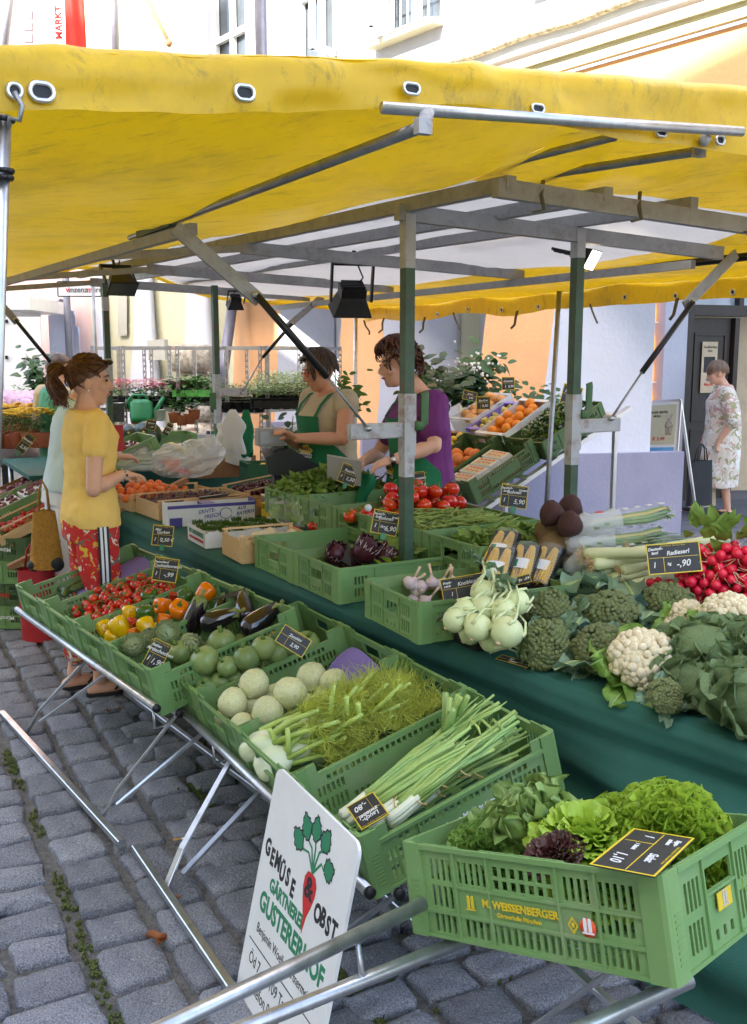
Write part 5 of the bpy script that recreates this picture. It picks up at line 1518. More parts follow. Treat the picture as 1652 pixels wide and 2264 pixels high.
def lettuce(kind, seed):
    r = random.Random(seed); m = MB()
    if kind == 'cos':
        for k in range(44):
            a = k*2.4; t_ = k/44; d = Vector((cos(a), sin(a), 0))
            leaf(m, d*.012+Z*-.05, Z*(.5+.9*t_)+d*(.8-.6*t_), -d+Z*.5, r.uniform(.17, .23), r.uniform(.09, .13), bend=-.1+r.uniform(-.8, .7), wav=.26, nu=14, nv=16, seed=seed+k, curl=.1, rib=1, fq=10, blunt=True)
    elif kind == 'curly':
        m.ball((0, 0, -.01), (.085, .085, .075), 16, 12, nz=.3, seed=seed, fq=4)
        for k in range(330):
            a = k*2.4; th = math.acos(1-1.15*(k+.5)/330); d = Vector((sin(th)*cos(a), sin(th)*sin(a), cos(th))); u_ = d.cross(Vector((r.gauss(0, 1), r.gauss(0, 1), r.gauss(0, 1)))).normalized(); w_ = d.cross(u_)
            L_ = r.uniform(.03, .055); ph = r.uniform(0, 6); hh_ = r.uniform(.018, .032); c_ = d*.07*(1+.18*noise.noise(d*3+Vector((seed, 0, 0))))
            m.grid(lambda s_, t_: c_ + u_*L_*(s_-.5) + d*(hh_*t_*(.7+.3*sin(pi*s_))) + w_*(.009*t_*sin(s_*17+ph)+.006*t_*sin(s_*31+ph*2)) + u_*.004*t_*cos(s_*17+ph), 14, 2)
    elif kind == 'oak':
        for k in range(210):
            a = k*2.4; t_ = k/210; d = Vector((cos(a), sin(a), 0))
            leaf(m, d*.075*(1-t_)**.5+Z*.02*t_, Z*(.3+.9*t_)+d*(1.0-.75*t_)+Vector((r.gauss(0, .2), r.gauss(0, .2), 0)), -d+Z*.5, r.uniform(.032, .055), r.uniform(.034, .05), bend=.5, wav=.14, nu=6, nv=6, seed=seed+k*1.7, curl=-.12, fq=5, blunt=True)
    return m.mesh('leaves', [{'cos': 'lettuce_cos', 'curly': 'lettuce', 'oak': 'lettuce_light'}[kind], 'brassica_rib'])
def put_lettuce(name, me, x, y, h, sc, rx, ry, label, mats=None):
    p = fpix(F, x, y, h); p.x = min(.5, max(.1, p.x)); p.y = min(.3, max(.088 if mats == 'lettuce_red' else .1, p.y))
    o = obj(name, me if mats is None else me.copy(), None, F @ T(p) @ RX(rx) @ RY(ry) @ S(sc))
    if mats: o.data.materials[0] = MAT(mats)
    tag(o, label, 'lettuce'); return o
Lc, Lu, Lo = lettuce('cos', 1), lettuce('curly', 2), lettuce('oak', 3)
put_lettuce('cos_lettuce', Lc, 1195, 1865, .14, .85, .15, -.1, 'tall leafy cos lettuce leaning against the crate wall')
put_lettuce('curly_lettuce', Lu, 1050, 1905, .115, .95, .2, 0, 'frilly mid-green lettuce in the corner beside the cos lettuce')
put_lettuce('red_oakleaf_lettuce', Lo, 1198, 1905, .168, .56, .4, 0, 'dark red oak leaf lettuce between the green ones', 'lettuce_red')
put_lettuce('oakleaf_lettuce', Lo, 1300, 1862, .165, 1.12, .1, .2, 'bright green smooth-leaved lettuce behind the price board')
put_lettuce('curly_lettuce', Lu, 1410, 1860, .13, 1.15, 0, 0, 'frilly yellow-green lettuce under the price board', 'lettuce_light')
put_lettuce('curly_lettuce', Lu, 1520, 1850, .14, 1.35, -.1, .3, 'big frilly yellow-green lettuce in the far corner', 'lettuce_light')
put_lettuce('oakleaf_lettuce', Lo, 1330, 1960, .07, 1.0, .3, .2, 'smooth-leaved green lettuce pressed to the slotted crate wall')
put_lettuce('curly_lettuce', Lu, 1000, 1960, .06, .9, .3, 0, 'frilly lettuce pressed to the slotted crate wall')
put_lettuce('curly_lettuce', Lu, 1560, 1930, .09, 1.0, 0, .3, 'frilly lettuce pressed to the crate end with the yellow plate', 'lettuce_light')
put_lettuce('curly_lettuce', Lu, 1130, 1965, .06, .9, .3, 0, 'frilly lettuce buried below the red oak leaf lettuce')
def oz(x, y, z): return onz(x, y, z)
rt = random.Random(31)
K_APR = blob(1, .95, .03, 3, 'apricot', 'apricot', .12)
ROT0 = RZ(R(-60))
def gkohl(seed):
    r = random.Random(seed); m = MB()
    m.lathe([(0, -.9), (.35, -.85), (.72, -.62), (.95, -.22), (1, .15), (.88, .55), (.6, .85), (.25, .98), (0, 1)], 20, fn=lambda a, i: 1+.05*noise.noise(Vector((cos(a)*1.5, sin(a)*1.5, i*.5+seed))))
    s_ = MB(); l_ = MB()
    for k in range(5):
        a = k*1.26+seed; b = Vector((cos(a)*.95, sin(a)*.95, -.25+.16*k))
        e1 = Vector((cos(a+.15)*.98, sin(a+.15)*.98, .55)); e2 = Vector((cos(a)*.75+.3, sin(a)*.7, 1.3)); e3 = e2 + Vector((.9, r.uniform(-.3, .3), .5))
        s_.path([b, e1, e2, e3], [.16, .11, .1, .09], 7, flat=.7)
        if k < 3: leaf(l_, e3, Vector((1, r.uniform(-.5, .5), .1)), Z, 1.7, 1.1, bend=.9, wav=.3, seed=k, blunt=True)
    rt_ = MB(); rt_.lathe([(0, -1.0), (.14, -.98), (.2, -.86), (0, -.8)], 10)
    return Kind('kohlrabi', 'kohlrabi', m.mesh('kohlrabi', 'kohlrabi_green'), [('stalk_cluster', s_.mesh('stalk_cluster', 'kohlrabi_green')), ('leaf', l_.mesh('leaf', 'brassica_leaf')), ('cut_root', rt_.mesh('cut_root', 'root_pale'))])
KG = [gkohl(k) for k in range(3)]
for k, (x, y, z, r_) in enumerate([(1068, 1312, .915, .044), (1068, 1347, .88, .045), (1026, 1354, .87, .043), (1140, 1332, .90, .043), (1112, 1353, .88, .045), (1056, 1388, .84, .045), (1120, 1399, .84, .05), (1005, 1372, .85, .04), (1090, 1335, .86, .04), (1085, 1415, .79, .04), (1040, 1400, .79, .04)]):
    KG[k % 3].put(T(oz(x, y, z)) @ RZ(R(20)+rt.uniform(-.4, .4)) @ RY(R(60)+rt.uniform(-.5, .5)) @ RZ(rt.uniform(0, 6)) @ S(r_), 'light green kohlrabi with stalks on the green cloth', 'green kohlrabi on the table')
m = MB(); m.box((0, -.16, 0), (.36, -.02, .07)); tag(m.build('display_tray', 'tray_black', M=F_GAR @ T(.12, 0, .002)), 'low black tray under the green kohlrabi', 'tray')
def floret_dome(seed, n, rb, mat, flat=.75, squash=1.0):
    r = random.Random(seed); m = MB()
    m.ball((0, 0, -.1), (.74, .74, .6), 14, 10)
    g = pi*(3-sqrt(5))
    for k in range(n):
        t_ = (k+.5)/n; th = math.acos(1-1.25*t_); a = k*g
        d = Vector((sin(th)*cos(a), sin(th)*sin(a), cos(th)*flat))
        lump = 1+.24*noise.noise(d*2.7+Vector((seed, 0, 0)))
        q = rb*r.uniform(.75, 1.25)
        m.ball(d*lump*.9, (q, q, q*.9), 7, 5, nz=.25, seed=k, fq=2.5)
    return m
def broccoli(seed):
    m = floret_dome(seed, 230, .105, 'broccoli')
    s_ = MB()
    for k in range(6):
        a = k*1.05; s_.path([(0, 0, -1.5), (cos(a)*.15, sin(a)*.15, -1.0), (cos(a)*.5, sin(a)*.5, -.3)], [.25, .2, .2], 7)
    l_ = MB()
    for k in range(4): 
        a = k*1.7+seed; d = Vector((cos(a), sin(a), 0)); leaf(l_, d*.5-Z*.9, d*.9+Z*.8, Z-d, 1.25, .7, bend=.6, wav=.4, seed=k, rib=1, nu=8, nv=9, blunt=True)
    return Kind('broccoli', 'broccoli', m.mesh('broccoli', 'broccoli'), [('stalk', s_.mesh('stalk', 'brassica_rib')), ('leaf_cluster', l_.mesh('leaf_cluster', ['brassica_leaf', 'brassica_rib']))])
KB = [broccoli(k) for k in range(2)]
for k, (x, y, z, r_, rx, ry, lb) in enumerate([(1215, 1360, .83, .085, .7, -.9, 'tall broccoli head with leaves beside the kohlrabi'), (1205, 1425, .80, .08, .9, -.7, 'broccoli head with pale cut stalks at the table edge'), (1352, 1357, .84, .092, .4, .1, 'largest rounded broccoli head amid grey-green leaves'), (1332, 1437, .81, .085, .7, 0, 'broccoli head in front of the largest one'),
        (1480, 1332, .86, .085, .2, .2, 'dark broccoli head next to the radishes'), (1292, 1336, .85, .04, .4, 0, 'little broccoli floret behind the largest head'), (1470, 1538, .79, .048, .9, .2, 'little dark broccoli at the cloth edge beside the savoy')]):
    KB[k % 2].put(T(oz(x, y, z)) @ RX(rx) @ RY(ry) @ RZ(k) @ S(r_), lb)
def loose_leaf(x, y, z, ang, L_, W_, label, bend=.7, mats=('brassica_leaf', 'brassica_rib'), up=.5, wav=.18):
    m = MB(); leaf(m, (0, 0, 0), (cos(ang), sin(ang), up), Z, L_, W_*1.15, bend=bend, wav=wav*1.3, seed=x, rib=1, nu=10, nv=10, blunt=True, fq=7)
    P = oz(x, y, z)
    return tag(m.build('cabbage_leaf', list(mats), M=T(P)), label, 'leaf', 'grey-green leaves round the broccoli')
GL = 'grey-green leaf lying between the broccoli heads'
for (x, y, z, ang, L_, W_) in ((1130, 1290, .84, .3, .24, .13), (1180, 1295, .83, .5, .2, .12), (1200, 1345, .80, 2.4, .16, .1), (1240, 1300, .86, .2, .18, .12), (1275, 1380, .82, 1.0, .17, .1), (1420, 1380, .82, .9, .16, .1), (1255, 1445, .78, -.3, .17, .1), (1180, 1415, .77, 2.2, .15, .09),
                              (1320, 1300, .87, 1.2, .18, .12), (1400, 1320, .86, 1.6, .15, .11), (1225, 1480, .76, .1, .16, .09), (1160, 1310, .80, .9, .2, .12), (1440, 1345, .82, -.6, .12, .08), (1480, 1380, .82, .4, .13, .09), (1130, 1375, .76, -.4, .12, .07), (1290, 1410, .79, 2.8, .14, .08)):
    loose_leaf(x, y, z, ang, L_, W_, GL)
def cauli(seed):
    m = floret_dome(seed, 150, .15, 'cauli', .7)
    l_ = MB()
    for k in range(8):
        a = k*.8+seed; d = Vector((cos(a), sin(a), 0)); leaf(l_, d*.35-Z*.75, d*1.0+Z*.55, Z-d*.6, 1.35, 1.0, bend=-.3+.9*(k % 2), wav=.25, seed=k, rib=1, nu=9, nv=9, blunt=True)
    return Kind('cauliflower', 'cauliflower', m.mesh('cauliflower', 'cauli'), [('leaf_cluster', l_.mesh('leaf_cluster', ['lettuce', 'brassica_rib']))])
KCA = [cauli(k) for k in range(2)]
for k, (x, y, z, r_, rx, ry, lb) in enumerate([(1425, 1462, .82, .1, .55, .1, 'big white cauliflower head facing the table edge'), (1612, 1362, .90, .085, .3, 0, 'white cauliflower below the radish heap'), (1534, 1372, .85, .075, .4, .3, 'cream cauliflower between two others'), (1506, 1395, .82, .07, .5, -.4, 'cream cauliflower half hidden by pale leaves')]):
    KCA[k % 2].put(T(oz(x, y, z)) @ RX(rx) @ RY(ry) @ RZ(k*2) @ S(r_), lb)
for (x, y, z, ang, L_, W_) in ((1330, 1490, .76, -.9, .2, .12), (1380, 1500, .76, -.8, .22, .12), (1290, 1470, .76, -.6, .14, .09), (1430, 1520, .76, .0, .16, .1), (1500, 1430, .82, -.3, .15, .1)):
    loose_leaf(x, y, z, ang, L_, W_, 'pale green outer leaf of the big cauliflower', .9, ('lettuce', 'brassica_rib'), .3)
def savoy(seed):
    r = random.Random(seed); m = MB()
    m.ball((0, 0, 0), (.8, .8, .72), 20, 14, nz=.1, fq=3)
    for k in range(14):
        a = k*2.4; t_ = k/14; d = Vector((cos(a), sin(a), 0))
        leaf(m, d*.2-Z*.75, d*(1.0-.3*t_)+Z*(.35+.7*t_), Z-d*.3, 1.5, 1.6, bend=-1.2+.7*(1-t_)*(k % 2), wav=.12, seed=k+seed, rib=1, nu=14, nv=14, curl=-.1, fq=6, blunt=True)
    return Kind('savoy_cabbage', 'cabbage', m.mesh('savoy_cabbage', ['savoy', 'brassica_rib']))
KS = [savoy(k*5) for k in range(2)]
for k, (x, y, z, r_, rx, ry, lb) in enumerate([(1555, 1440, .85, .105, .5, -.2, 'crinkled savoy cabbage with wide open leaf beside the white cauliflower'), (1528, 1515, .79, .085, .8, 0, 'savoy cabbage at the edge of the green cloth'), (1652, 1540, .82, .1, .4, .2, 'savoy cabbage cut by the table corner'), (1668, 1420, .87, .09, .2, .2, 'dark savoy cabbage behind the others')]):
    KS[k % 2].put(T(oz(x, y, z)) @ RX(rx) @ RY(ry) @ RZ(k*1.4) @ S(r_), lb)
def radish(seed):
    m = MB(); m.lathe([(0, -.95), (.2, -.92), (.6, -.68), (.92, -.2), (1, .2), (.84, .62), (.45, .92), (.14, 1.02), (0, 1.04)], 14, fn=lambda a, i: 1+.04*noise.noise(Vector((cos(a), sin(a), seed))))
    s_ = MB(); s_.path([(0, 0, -.9), (.05, 0, -1.3), (.3, .1, -1.9), (.2, .4, -2.6)], [.14, .06, .04, .015], 5)
    return Kind('radish', 'radish', m.mesh('radish', 'radish'), [('root', s_.mesh('root', 'root_pale'))])
KR = [radish(k) for k in range(3)]
RB0, RBx, RBy = oz(1500, 1345, .80), oz(1690, 1345, .82), oz(1590, 1204, 1.03)
ex_ = (RBx-RB0); Lx = ex_.length; ex_.normalize(); ey_ = (RBy-RB0) - ex_*(RBy-RB0).dot(ex_); Ly = ey_.length; ey_.normalize(); RF = basis(RB0, ex_, ey_, ex_.cross(ey_))
bal = drop(190, (.0155, .0205), lambda r: (r.uniform(-.0, Lx+.1), r.uniform(0, Ly)), lambda x, y: 0, lambda x, y: .055*max(0, 1-((x-.16)/.25)**2-((y-Ly*.55)/(Ly*.7))**2), r=rt)
for (x, y, z, r_) in bal:
    rt.choice(KR).put(RF @ T(x, y, z) @ rnd_rot(1.5, rt) @ RX(R(50)) @ S(r_), 'red radish in the big radish heap', 'radishes in the big heap')
m = MB(); m.box((.03, 0, -.1), (Lx+.1, Ly*.86, -.012)); tag(m.build('display_wedge', 'tray_black', M=RF), 'black sloping tray under the radish heap', 'tray')
for k in range(16):
    P = oz(rt.uniform(1436, 1500), rt.uniform(1248, 1305), .86+rt.uniform(-.02, .04))
    KR[k % 3].put(T(P) @ rnd_rot(1.5, rt) @ S(rt.uniform(.017, .02)), 'red radish in the small bunch in front of the price board', 'radishes in the small bunch')
m = MB()
for k in range(70):
    x, y, z, r_ = rt.choice(bal); a = rt.uniform(0, 6.28)
    m.path([Vector((x, y, z+r_*.6)), Vector((x+cos(a)*.03, y+sin(a)*.03-.01, z+r_+.006)), Vector((x+cos(a)*.06, y+sin(a)*.05-.02, z+r_*.7))], [.0014, .001, .0005], 4, cap=False)
tag(m.build('radish_root_threads', 'root_pale', M=RF), 'thin pale roots trailing over the radishes', 'roots', kind='stuff')
m = MB()
for k in range(46):
    x = rt.uniform(.05, Lx+.15); y = Ly + rt.uniform(.02, .07) if k < 32 else rt.uniform(0, Ly)
    a = rt.uniform(0, 6.28); leaf(m, (x, y, .02 if k < 32 else .03), (cos(a)*.6, .5+sin(a)*.5, .7), (0, -.6, 1), rt.uniform(.06, .11), rt.uniform(.035, .06), bend=.8, wav=.2, seed=k, nu=5, nv=6)
tag(m.build('radish_leaves', 'spinach', M=RF), 'green radish leaves behind the radish heap', 'leaves', kind='stuff')
def leek(seed):
    r = random.Random(seed); m = MB()
    m.path([(0, 0, 0), (0, 0, .02), (.0, .002, .12), (.003, 0, .25), (.0, .01, .4)], [.014, .0175, .0155, .016, .02], 12)
    g = MB()
    for k in range(5): leaf(g, (0, .004*k, .33), (.3*(k-2), .1, 1), (0, -1, .2), .22, .045, bend=.3, nu=4, nv=6, seed=k)
    h = MB()
    for k in range(46):
        a = r.uniform(0, 6.28); q = r.uniform(0, .013); p = Vector((cos(a)*q, sin(a)*q, .004)); d = Vector((cos(a)*.6+r.gauss(0, .3), sin(a)*.6+r.gauss(0, .3), -1)).normalized()
        h.path([p, p+d*.018+Vector((r.gauss(0, .004), r.gauss(0, .004), 0)), p+d*.035+Vector((r.gauss(0, .008), r.gauss(0, .008), 0))], [.0011, .0009, .0005], 3, cap=False)
    return Kind('leek', 'leek', m.mesh('leek', 'leek'), [('root_hair', h.mesh('root_hair', 'root_hair'))])
KL = [leek(k) for k in range(3)]
for k, (x0, y0, z0, x1, y1, z1, lb) in enumerate([(1292, 1224, .96, 1480, 1222, 1.0, 'leek lying topmost under the celery bags'), (1396, 1222, .97, 1520, 1206, 1.0, 'leek with its root beside the price board'), (1310, 1248, .93, 1480, 1224, .97, 'leek with bushy pale root'), (1330, 1262, .90, 1500, 1232, .95, 'leek in the middle of the leek pile'),
        (1350, 1280, .88, 1500, 1246, .93, 'leek low in the leek pile'), (1385, 1300, .86, 1510, 1262, .9, 'lowest leek of the pile'), (1370, 1262, .91, 1520, 1228, .96, 'leek pointing at the price board'), (1335, 1290, .86, 1480, 1270, .88, 'leek partly under the others')]):
    a, b = oz(x0, y0, z0), oz(x1, y1, z1); KL[k % 3].put(aim(a, b-a) @ RZ(k) @ S(1.3, 1.3, .85), lb)
def celery_bag(P, ang, tilt, label):
    M_ = T(P) @ RZ(ang) @ RY(tilt)
    e = empty('celery_bag', M_, label, 'celery')
    for k in range(9):
        a = k*.7; q = .02 if k else 0; o_ = Vector((0, cos(a)*q, sin(a)*q*.7))
        m = MB(); m.path([o_, o_+Vector((.12, 0, .003)), o_*1.3+Vector((.25, 0, .0)), o_*1.5+Vector((.33, 0, .01))], [.014, .012, .01, .006], 8, flat=.7); m.build('celery_stick', 'pear' if k == 3 else 'lettuce', e)
    m = MB()
    for k in range(16): leaf(m, (.31, rt.uniform(-.02, .02), rt.uniform(-.01, .02)), (1, rt.gauss(0, .4), rt.gauss(.2, .3)), Z, .05, .035, bend=.5, wav=.2, seed=k, nu=4, nv=4)
    m.build('celery_leaf', 'spinach', e)
    m = MB(); m.lathe([(.0, -.05), (.03, -.045), (.048, 0), (.046, .1), (.042, .3), (.03, .36)], 18, fn=lambda a, i: 1+.09*noise.noise(Vector((cos(a)*2, sin(a)*2, i*.9))), M=RY(pi/2)); m.build('plastic_sleeve', 'film_clear', e)
    m = MB(); m.lathe([(.0, -.035), (.02, -.045), (.036, -.03), (.047, -.01), (.05, .01), (.047, .03), (.05, .055), (.046, .08), (.049, .105), (.044, .125), (.048, .14)], 26, fn=lambda a, i: (1+.4*noise.noise(Vector((cos(a)*2.5, sin(a)*2.5, i*1.7+P.x*9)))+.15*noise.noise(Vector((cos(a)*7, sin(a)*7, i*3))))*(1-.25*abs(sin(a))), M=RY(pi/2)); m.build('white_wrap', 'film', e)
    m = MB(); m.box((.05, -.012, .046), (.075, .012, .048)); m.build('printed_patch', 'print_red', e)
    for k in range(4): m = MB(); m.box((.16+k*.05, -.01, .044), (.18+k*.05, .012, .046)); m.build('printed_patch', 'print_white', e)
celery_bag(oz(1292, 1164, 1.04), R(14), R(-6), 'bagged celery lying topmost beside the beetroot')
celery_bag(oz(1275, 1205, .97), R(12), R(-4), 'bagged celery between the topmost bag and the leeks')
celery_bag(oz(1275, 1250, .90), R(8), R(-8), 'bagged celery under the leeks')
m = MB(); a = oz(1445, 1190, 1.03)
for k in range(20): leaf(m, a+Vector((.02*(k % 5), .01*k, -.02)), (1, .5+rt.gauss(0, .1), .05), Z, .15, .025, bend=.2, seed=k, nu=3, nv=6)
tag(m.build('chive_bunch', 'brassica_leaf'), 'dark green leek tops behind the radish price board', 'leek tops')
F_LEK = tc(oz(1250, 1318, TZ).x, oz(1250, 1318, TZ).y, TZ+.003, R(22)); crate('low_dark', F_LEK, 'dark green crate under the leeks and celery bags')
def celeriac(seed):
    m = MB(); m.ball((0, 0, 0), (1, 1, .95), 26, 18, nz=.22, seed=seed, fq=4)
    h = MB(); r = random.Random(seed)
    for k in range(120):
        d = Vector((r.gauss(0, 1), r.gauss(0, 1), r.gauss(-.4, .8))).normalized(); t_ = Vector((r.gauss(0, 1), r.gauss(0, 1), r.gauss(0, 1))); t_ = (t_-d*t_.dot(d)).normalized()
        h.path([d*.9, d*1.08+t_*.12, d*1.04+t_*.32], [.07, .055, .02], 4, cap=False)
    return Kind('celeriac', 'celeriac', m.mesh('celeriac', 'celeriac'), [('rootlet', h.mesh('rootlet', 'celeriac'))])
KCE = [celeriac(k) for k in range(2)]
for k, (x, y, z, lb) in enumerate([(1218, 1176, 1.0, 'knobbly celeriac topmost under the beetroot'), (1226, 1206, .96, 'knobbly celeriac below another one'), (1252, 1216, .94, 'knobbly celeriac beside the celery bags')]):
    KCE[k % 2].put(T(oz(x, y, z)) @ RZ(k*2) @ S(.058), lb)
def beet(seed):
    m = MB(); m.lathe([(0, -1.2), (.12, -1.0), (.5, -.7), (.86, -.25), (1, .2), (.85, .6), (.45, .85), (.2, .92), (0, .95)], 18, fn=lambda a, i: 1+.1*noise.noise(Vector((cos(a)*1.5, sin(a)*1.5, i*.5+seed))))
    s_ = MB(); s_.path([(0, 0, -1.1), (.1, 0, -1.6), (.05, .15, -2.1)], [.1, .05, .01], 5)
    return Kind('beetroot', 'beetroot', m.mesh('beetroot', 'beetroot'), [('tap_root', s_.mesh('tap_root', 'beetroot'))])
KBE = [beet(k) for k in range(2)]
for k, (x, y, z, ry, lb) in enumerate([(1222, 1136, 1.08, -1.3, 'brown beetroot with its thin root, on the celeriac'), (1262, 1122, 1.09, -1.0, 'brown beetroot topmost of the three'), (1262, 1160, 1.05, -1.2, 'brown beetroot touching the celery bag')]):
    KBE[k % 2].put(T(oz(x, y, z)) @ RY(ry) @ S(.052), lb)
def corn_pack(M_, label):
    e = empty('sweetcorn_pack', M_, label, 'sweetcorn')
    m = MB(); m.box((-.055, -.11, 0), (.055, .11, .004))
    for (a, b) in (((-.055, -.11), (.055, -.11)), ((.055, -.11), (.055, .11)), ((.055, .11), (-.055, .11)), ((-.055, .11), (-.055, -.11))):
        m.beam((a[0], a[1], .014), (b[0], b[1], .014), .006, .028)
    m.build('tray', 'tray_black', e)
    for sx in (-1, 1):
        m = MB()
        for row in range(12):
            for k in range(26):
                t_ = k/25; r_ = .022*(1-.5*t_**3); a = row*pi/6 + (k % 2)*.1
                if sin(a) < -.5: continue
                c_ = Vector((sx*.025+cos(a)*r_, -.095+.19*t_, .03+sin(a)*r_)); q = .0052*(1-.3*t_)
                m.ball(c_, (q, q*.8, q), 5, 4)
        m.tube((sx*.025, -.095, .03), (sx*.025, .1, .03), .02, .01, n=10); m.build('corn_cob', 'corn', e)
    m = MB(); m.grid(lambda a, b: Vector(((a-.5)*.11, (b-.5)*.22, .03+.026*sin(pi*a)**.5)), 8, 4); m.build('cling_film', 'film_clear', e)
    m = MB(); m.grid(lambda a, b: Vector(((a-.5)*.075, -.045+.055*b, .0325+.0255*sin(pi*(a*.7+.15))**.5)), 6, 2); l_ = m.build('paper_label', 'print_white', e)
    m = MB(); m.box((-.03, -.04, .0575), (-.008, -.0, .0582)); m.build('printed_patch', 'print_green', e)
for (x, y, z, rz, lb) in ((1108, 1210, 3.72, R(-30), 'black tray of two corn cobs leaning behind the others'), (1100, 1250, 3.5, R(-24), 'black tray of two corn cobs with green label by the price board'), (1155, 1243, 3.56, R(-24), 'black tray of corn cobs between two other trays'), (1203, 1246, 3.6, R(-32), 'black tray of two corn cobs beside the celeriac')):
    P = ond(x, y+14, z); corn_pack(T(P) @ RZ(rz) @ RX(R(36)) @ S(.88), lb)
m = MB(); m.box((.3, .02, .012), (.585, .38, .1)); tag(m.build('packing_box', 'card_brown', M=F_GAR), 'brown box lifting the sweetcorn trays in the garlic crate', 'box')
def garlic(seed):
    m = MB(); m.lathe([(0, -.7), (.3, -.75), (.75, -.55), (1, -.1), (.9, .3), (.55, .62), (.25, .85), (.16, 1.2), (0, 1.2)], 20, fn=lambda a, i: 1-.1*abs(sin(a*3))**1.5)
    s_ = MB(); s_.path([(0, 0, 1.1), (.1, 0, 1.8), (.3, .1, 2.6)], [.17, .16, .2], 8)
    return Kind('garlic', 'garlic', m.mesh('garlic', 'garlic'), [('stem', s_.mesh('stem', 'root_pale'))])
KGA = [garlic(k) for k in range(2)]
for k, (x, y, h, ry, rx) in enumerate([(885, 1280, .11, .2, .3), (905, 1288, .12, 1.2, .2), (930, 1297, .1, 1.6, .4), (955, 1288, .11, .2, -.5), (975, 1292, .1, .4, .2), (915, 1305, .08, 1.4, 0), (960, 1280, .09, .3, -.4), (985, 1280, .1, -.3, .2), (880, 1310, .05, .5, .2), (940, 1330, .05, .9, .2), (900, 1325, .04, .2, .6)]):
    p = fpix(F_GAR, x, y, h); KGA[k % 2].put(F_GAR @ T(max(.04, p.x), min(.36, max(.04, p.y)), p.z) @ RX(rx) @ RY(ry) @ RZ(k) @ S(.028), 'pinkish white garlic bulb in the garlic crate', 'garlic bulbs')
def radic(seed):
    r = random.Random(seed); m = MB(); m.ball((0, 0, 0), (.75, .75, .8), 14, 10)
    for k in range(11):
        a = k*2.4+seed; d = Vector((cos(a), sin(a), 0)); leaf(m, d*.3-Z*.7, d*.75+Z*1.0, -d+Z*.2, 1.6, 1.2, bend=-.7, wav=.12, nu=8, nv=8, seed=k, rib=1, curl=.1)
        for j in (-1, 1):
            b = d*.55-Z*.2; m.path([b, b+Vector((-d.y, d.x, 0))*j*.18+d*.14+Z*.4, b+Vector((-d.y, d.x, 0))*j*.4+d*.12+Z*.75], [.03, .02, .008], 4, 1)
    return Kind('radicchio', 'radicchio', m.mesh('radicchio', ['radicchio', 'radicchio_rib']))
KRA = [radic(k) for k in range(2)]
for k, (x, y, h, r_, lb) in enumerate([(742, 1226, .13, .062, 'radicchio head left of the black board edge'), (808, 1216, .16, .07, 'radicchio head with white veins, topmost'), (852, 1230, .13, .06, 'radicchio head beside the pale lettuce leaf'), (778, 1236, .11, .055, 'radicchio head low behind the crate end'), (720, 1245, .05, .05, 'radicchio showing through the crate handle')]):
    lb = lb.replace('left of the', 'beside the upright')
    p = fpix(F_RAD, x, y, h); KRA[k % 2].put(F_RAD @ T(max(.05, p.x), min(.35, max(.05, p.y)), p.z) @ RX(.8-k*.4) @ RY(.4*k) @ S(r_), lb)
def leaf_pile(name, F, x0, x1, y0, y1, base, hgt, n, mat, label, L_=(.05, .09), W_=(.03, .05), seed=0, wav=.15):
    r = random.Random(seed); m = MB()
    for k in range(n):
        x, y = r.uniform(x0, x1), r.uniform(y0, y1); fx = (x-x0)/(x1-x0); fy = (y-y0)/(y1-y0)
        h = base + hgt*(sin(pi*fx)*sin(pi*fy))**.5*r.uniform(.5, 1)
        a = r.uniform(0, 6.28); leaf(m, (x, y, h), (cos(a), sin(a), r.uniform(-.3, .8)), (r.gauss(0, .5), r.gauss(0, .5), 1), r.uniform(*L_), r.uniform(*W_), bend=r.uniform(-.3, 1), wav=wav, seed=k, nu=4, nv=5)
    return tag(m.build(name, mat, M=F), label, 'leaves', kind='stuff')
leaf_pile('chard_leaves', F_RAD, .3, .58, .03, .37, .09, .06, 60, 'spinach', 'green chard leaves filling the back of the radicchio crate', (.08, .13), (.05, .08), 1)
leaf_pile('pale_lettuce_leaves', F_RAD, .2, .32, .03, .15, .08, .04, 8, 'lettuce_light', 'pale lettuce leaf beside the radicchio', (.07, .1), (.06, .08), 2)
leaf_pile('spinach_leaves', F_SPI, .05, .57, .03, .37, .08, .08, 360, 'spinach', 'loose spinach leaves heaped in the spinach crate', seed=3)
leaf_pile('radish_greens', F_LEAF, .02, .58, .02, .38, .12, .12, 620, 'spinach', 'leafy green tops heaped over the crate edge', (.05, .09), (.025, .045), 4, .2)
m = MB(); rb = random.Random(9)
for k in range(420):
    x, y = rb.uniform(.04, .56), rb.uniform(.03, .37); h = .1+.045*sin(pi*x/.6)+rb.uniform(-.02, .02); a = rb.gauss(.4, .8); l_ = rb.uniform(.04, .065); d = Vector((cos(a), sin(a), rb.gauss(0, .18)))
    m.path([Vector((x, y, h))-d*l_, Vector((x, y, h+.004)), Vector((x, y, h))+d*l_], [.0016, .0042, .0012], 5)
tag(m.build('green_beans', 'bean', M=F_BEAN), 'heap of thin green beans in the bean crate', 'beans', kind='stuff')
m = MB()
for k in range(160):
    x, y = rb.uniform(.02, .3), rb.uniform(.03, .37); h = .05+rb.uniform(-.02, .02); a = rb.gauss(.4, .8); l_ = rb.uniform(.04, .06); d = Vector((cos(a), sin(a), rb.gauss(0, .15)))
    m.path([Vector((x, y, h))-d*l_, Vector((x, y, h+.003)), Vector((x, y, h))+d*l_], [.0016, .004, .0012], 5)
bal = drop(44, (.034, .041), rect(.06, .57, .05, .36), lambda x, y: .06, lambda x, y: .15*max(0, 1-((x-.4)/.33)**2), r=rt)
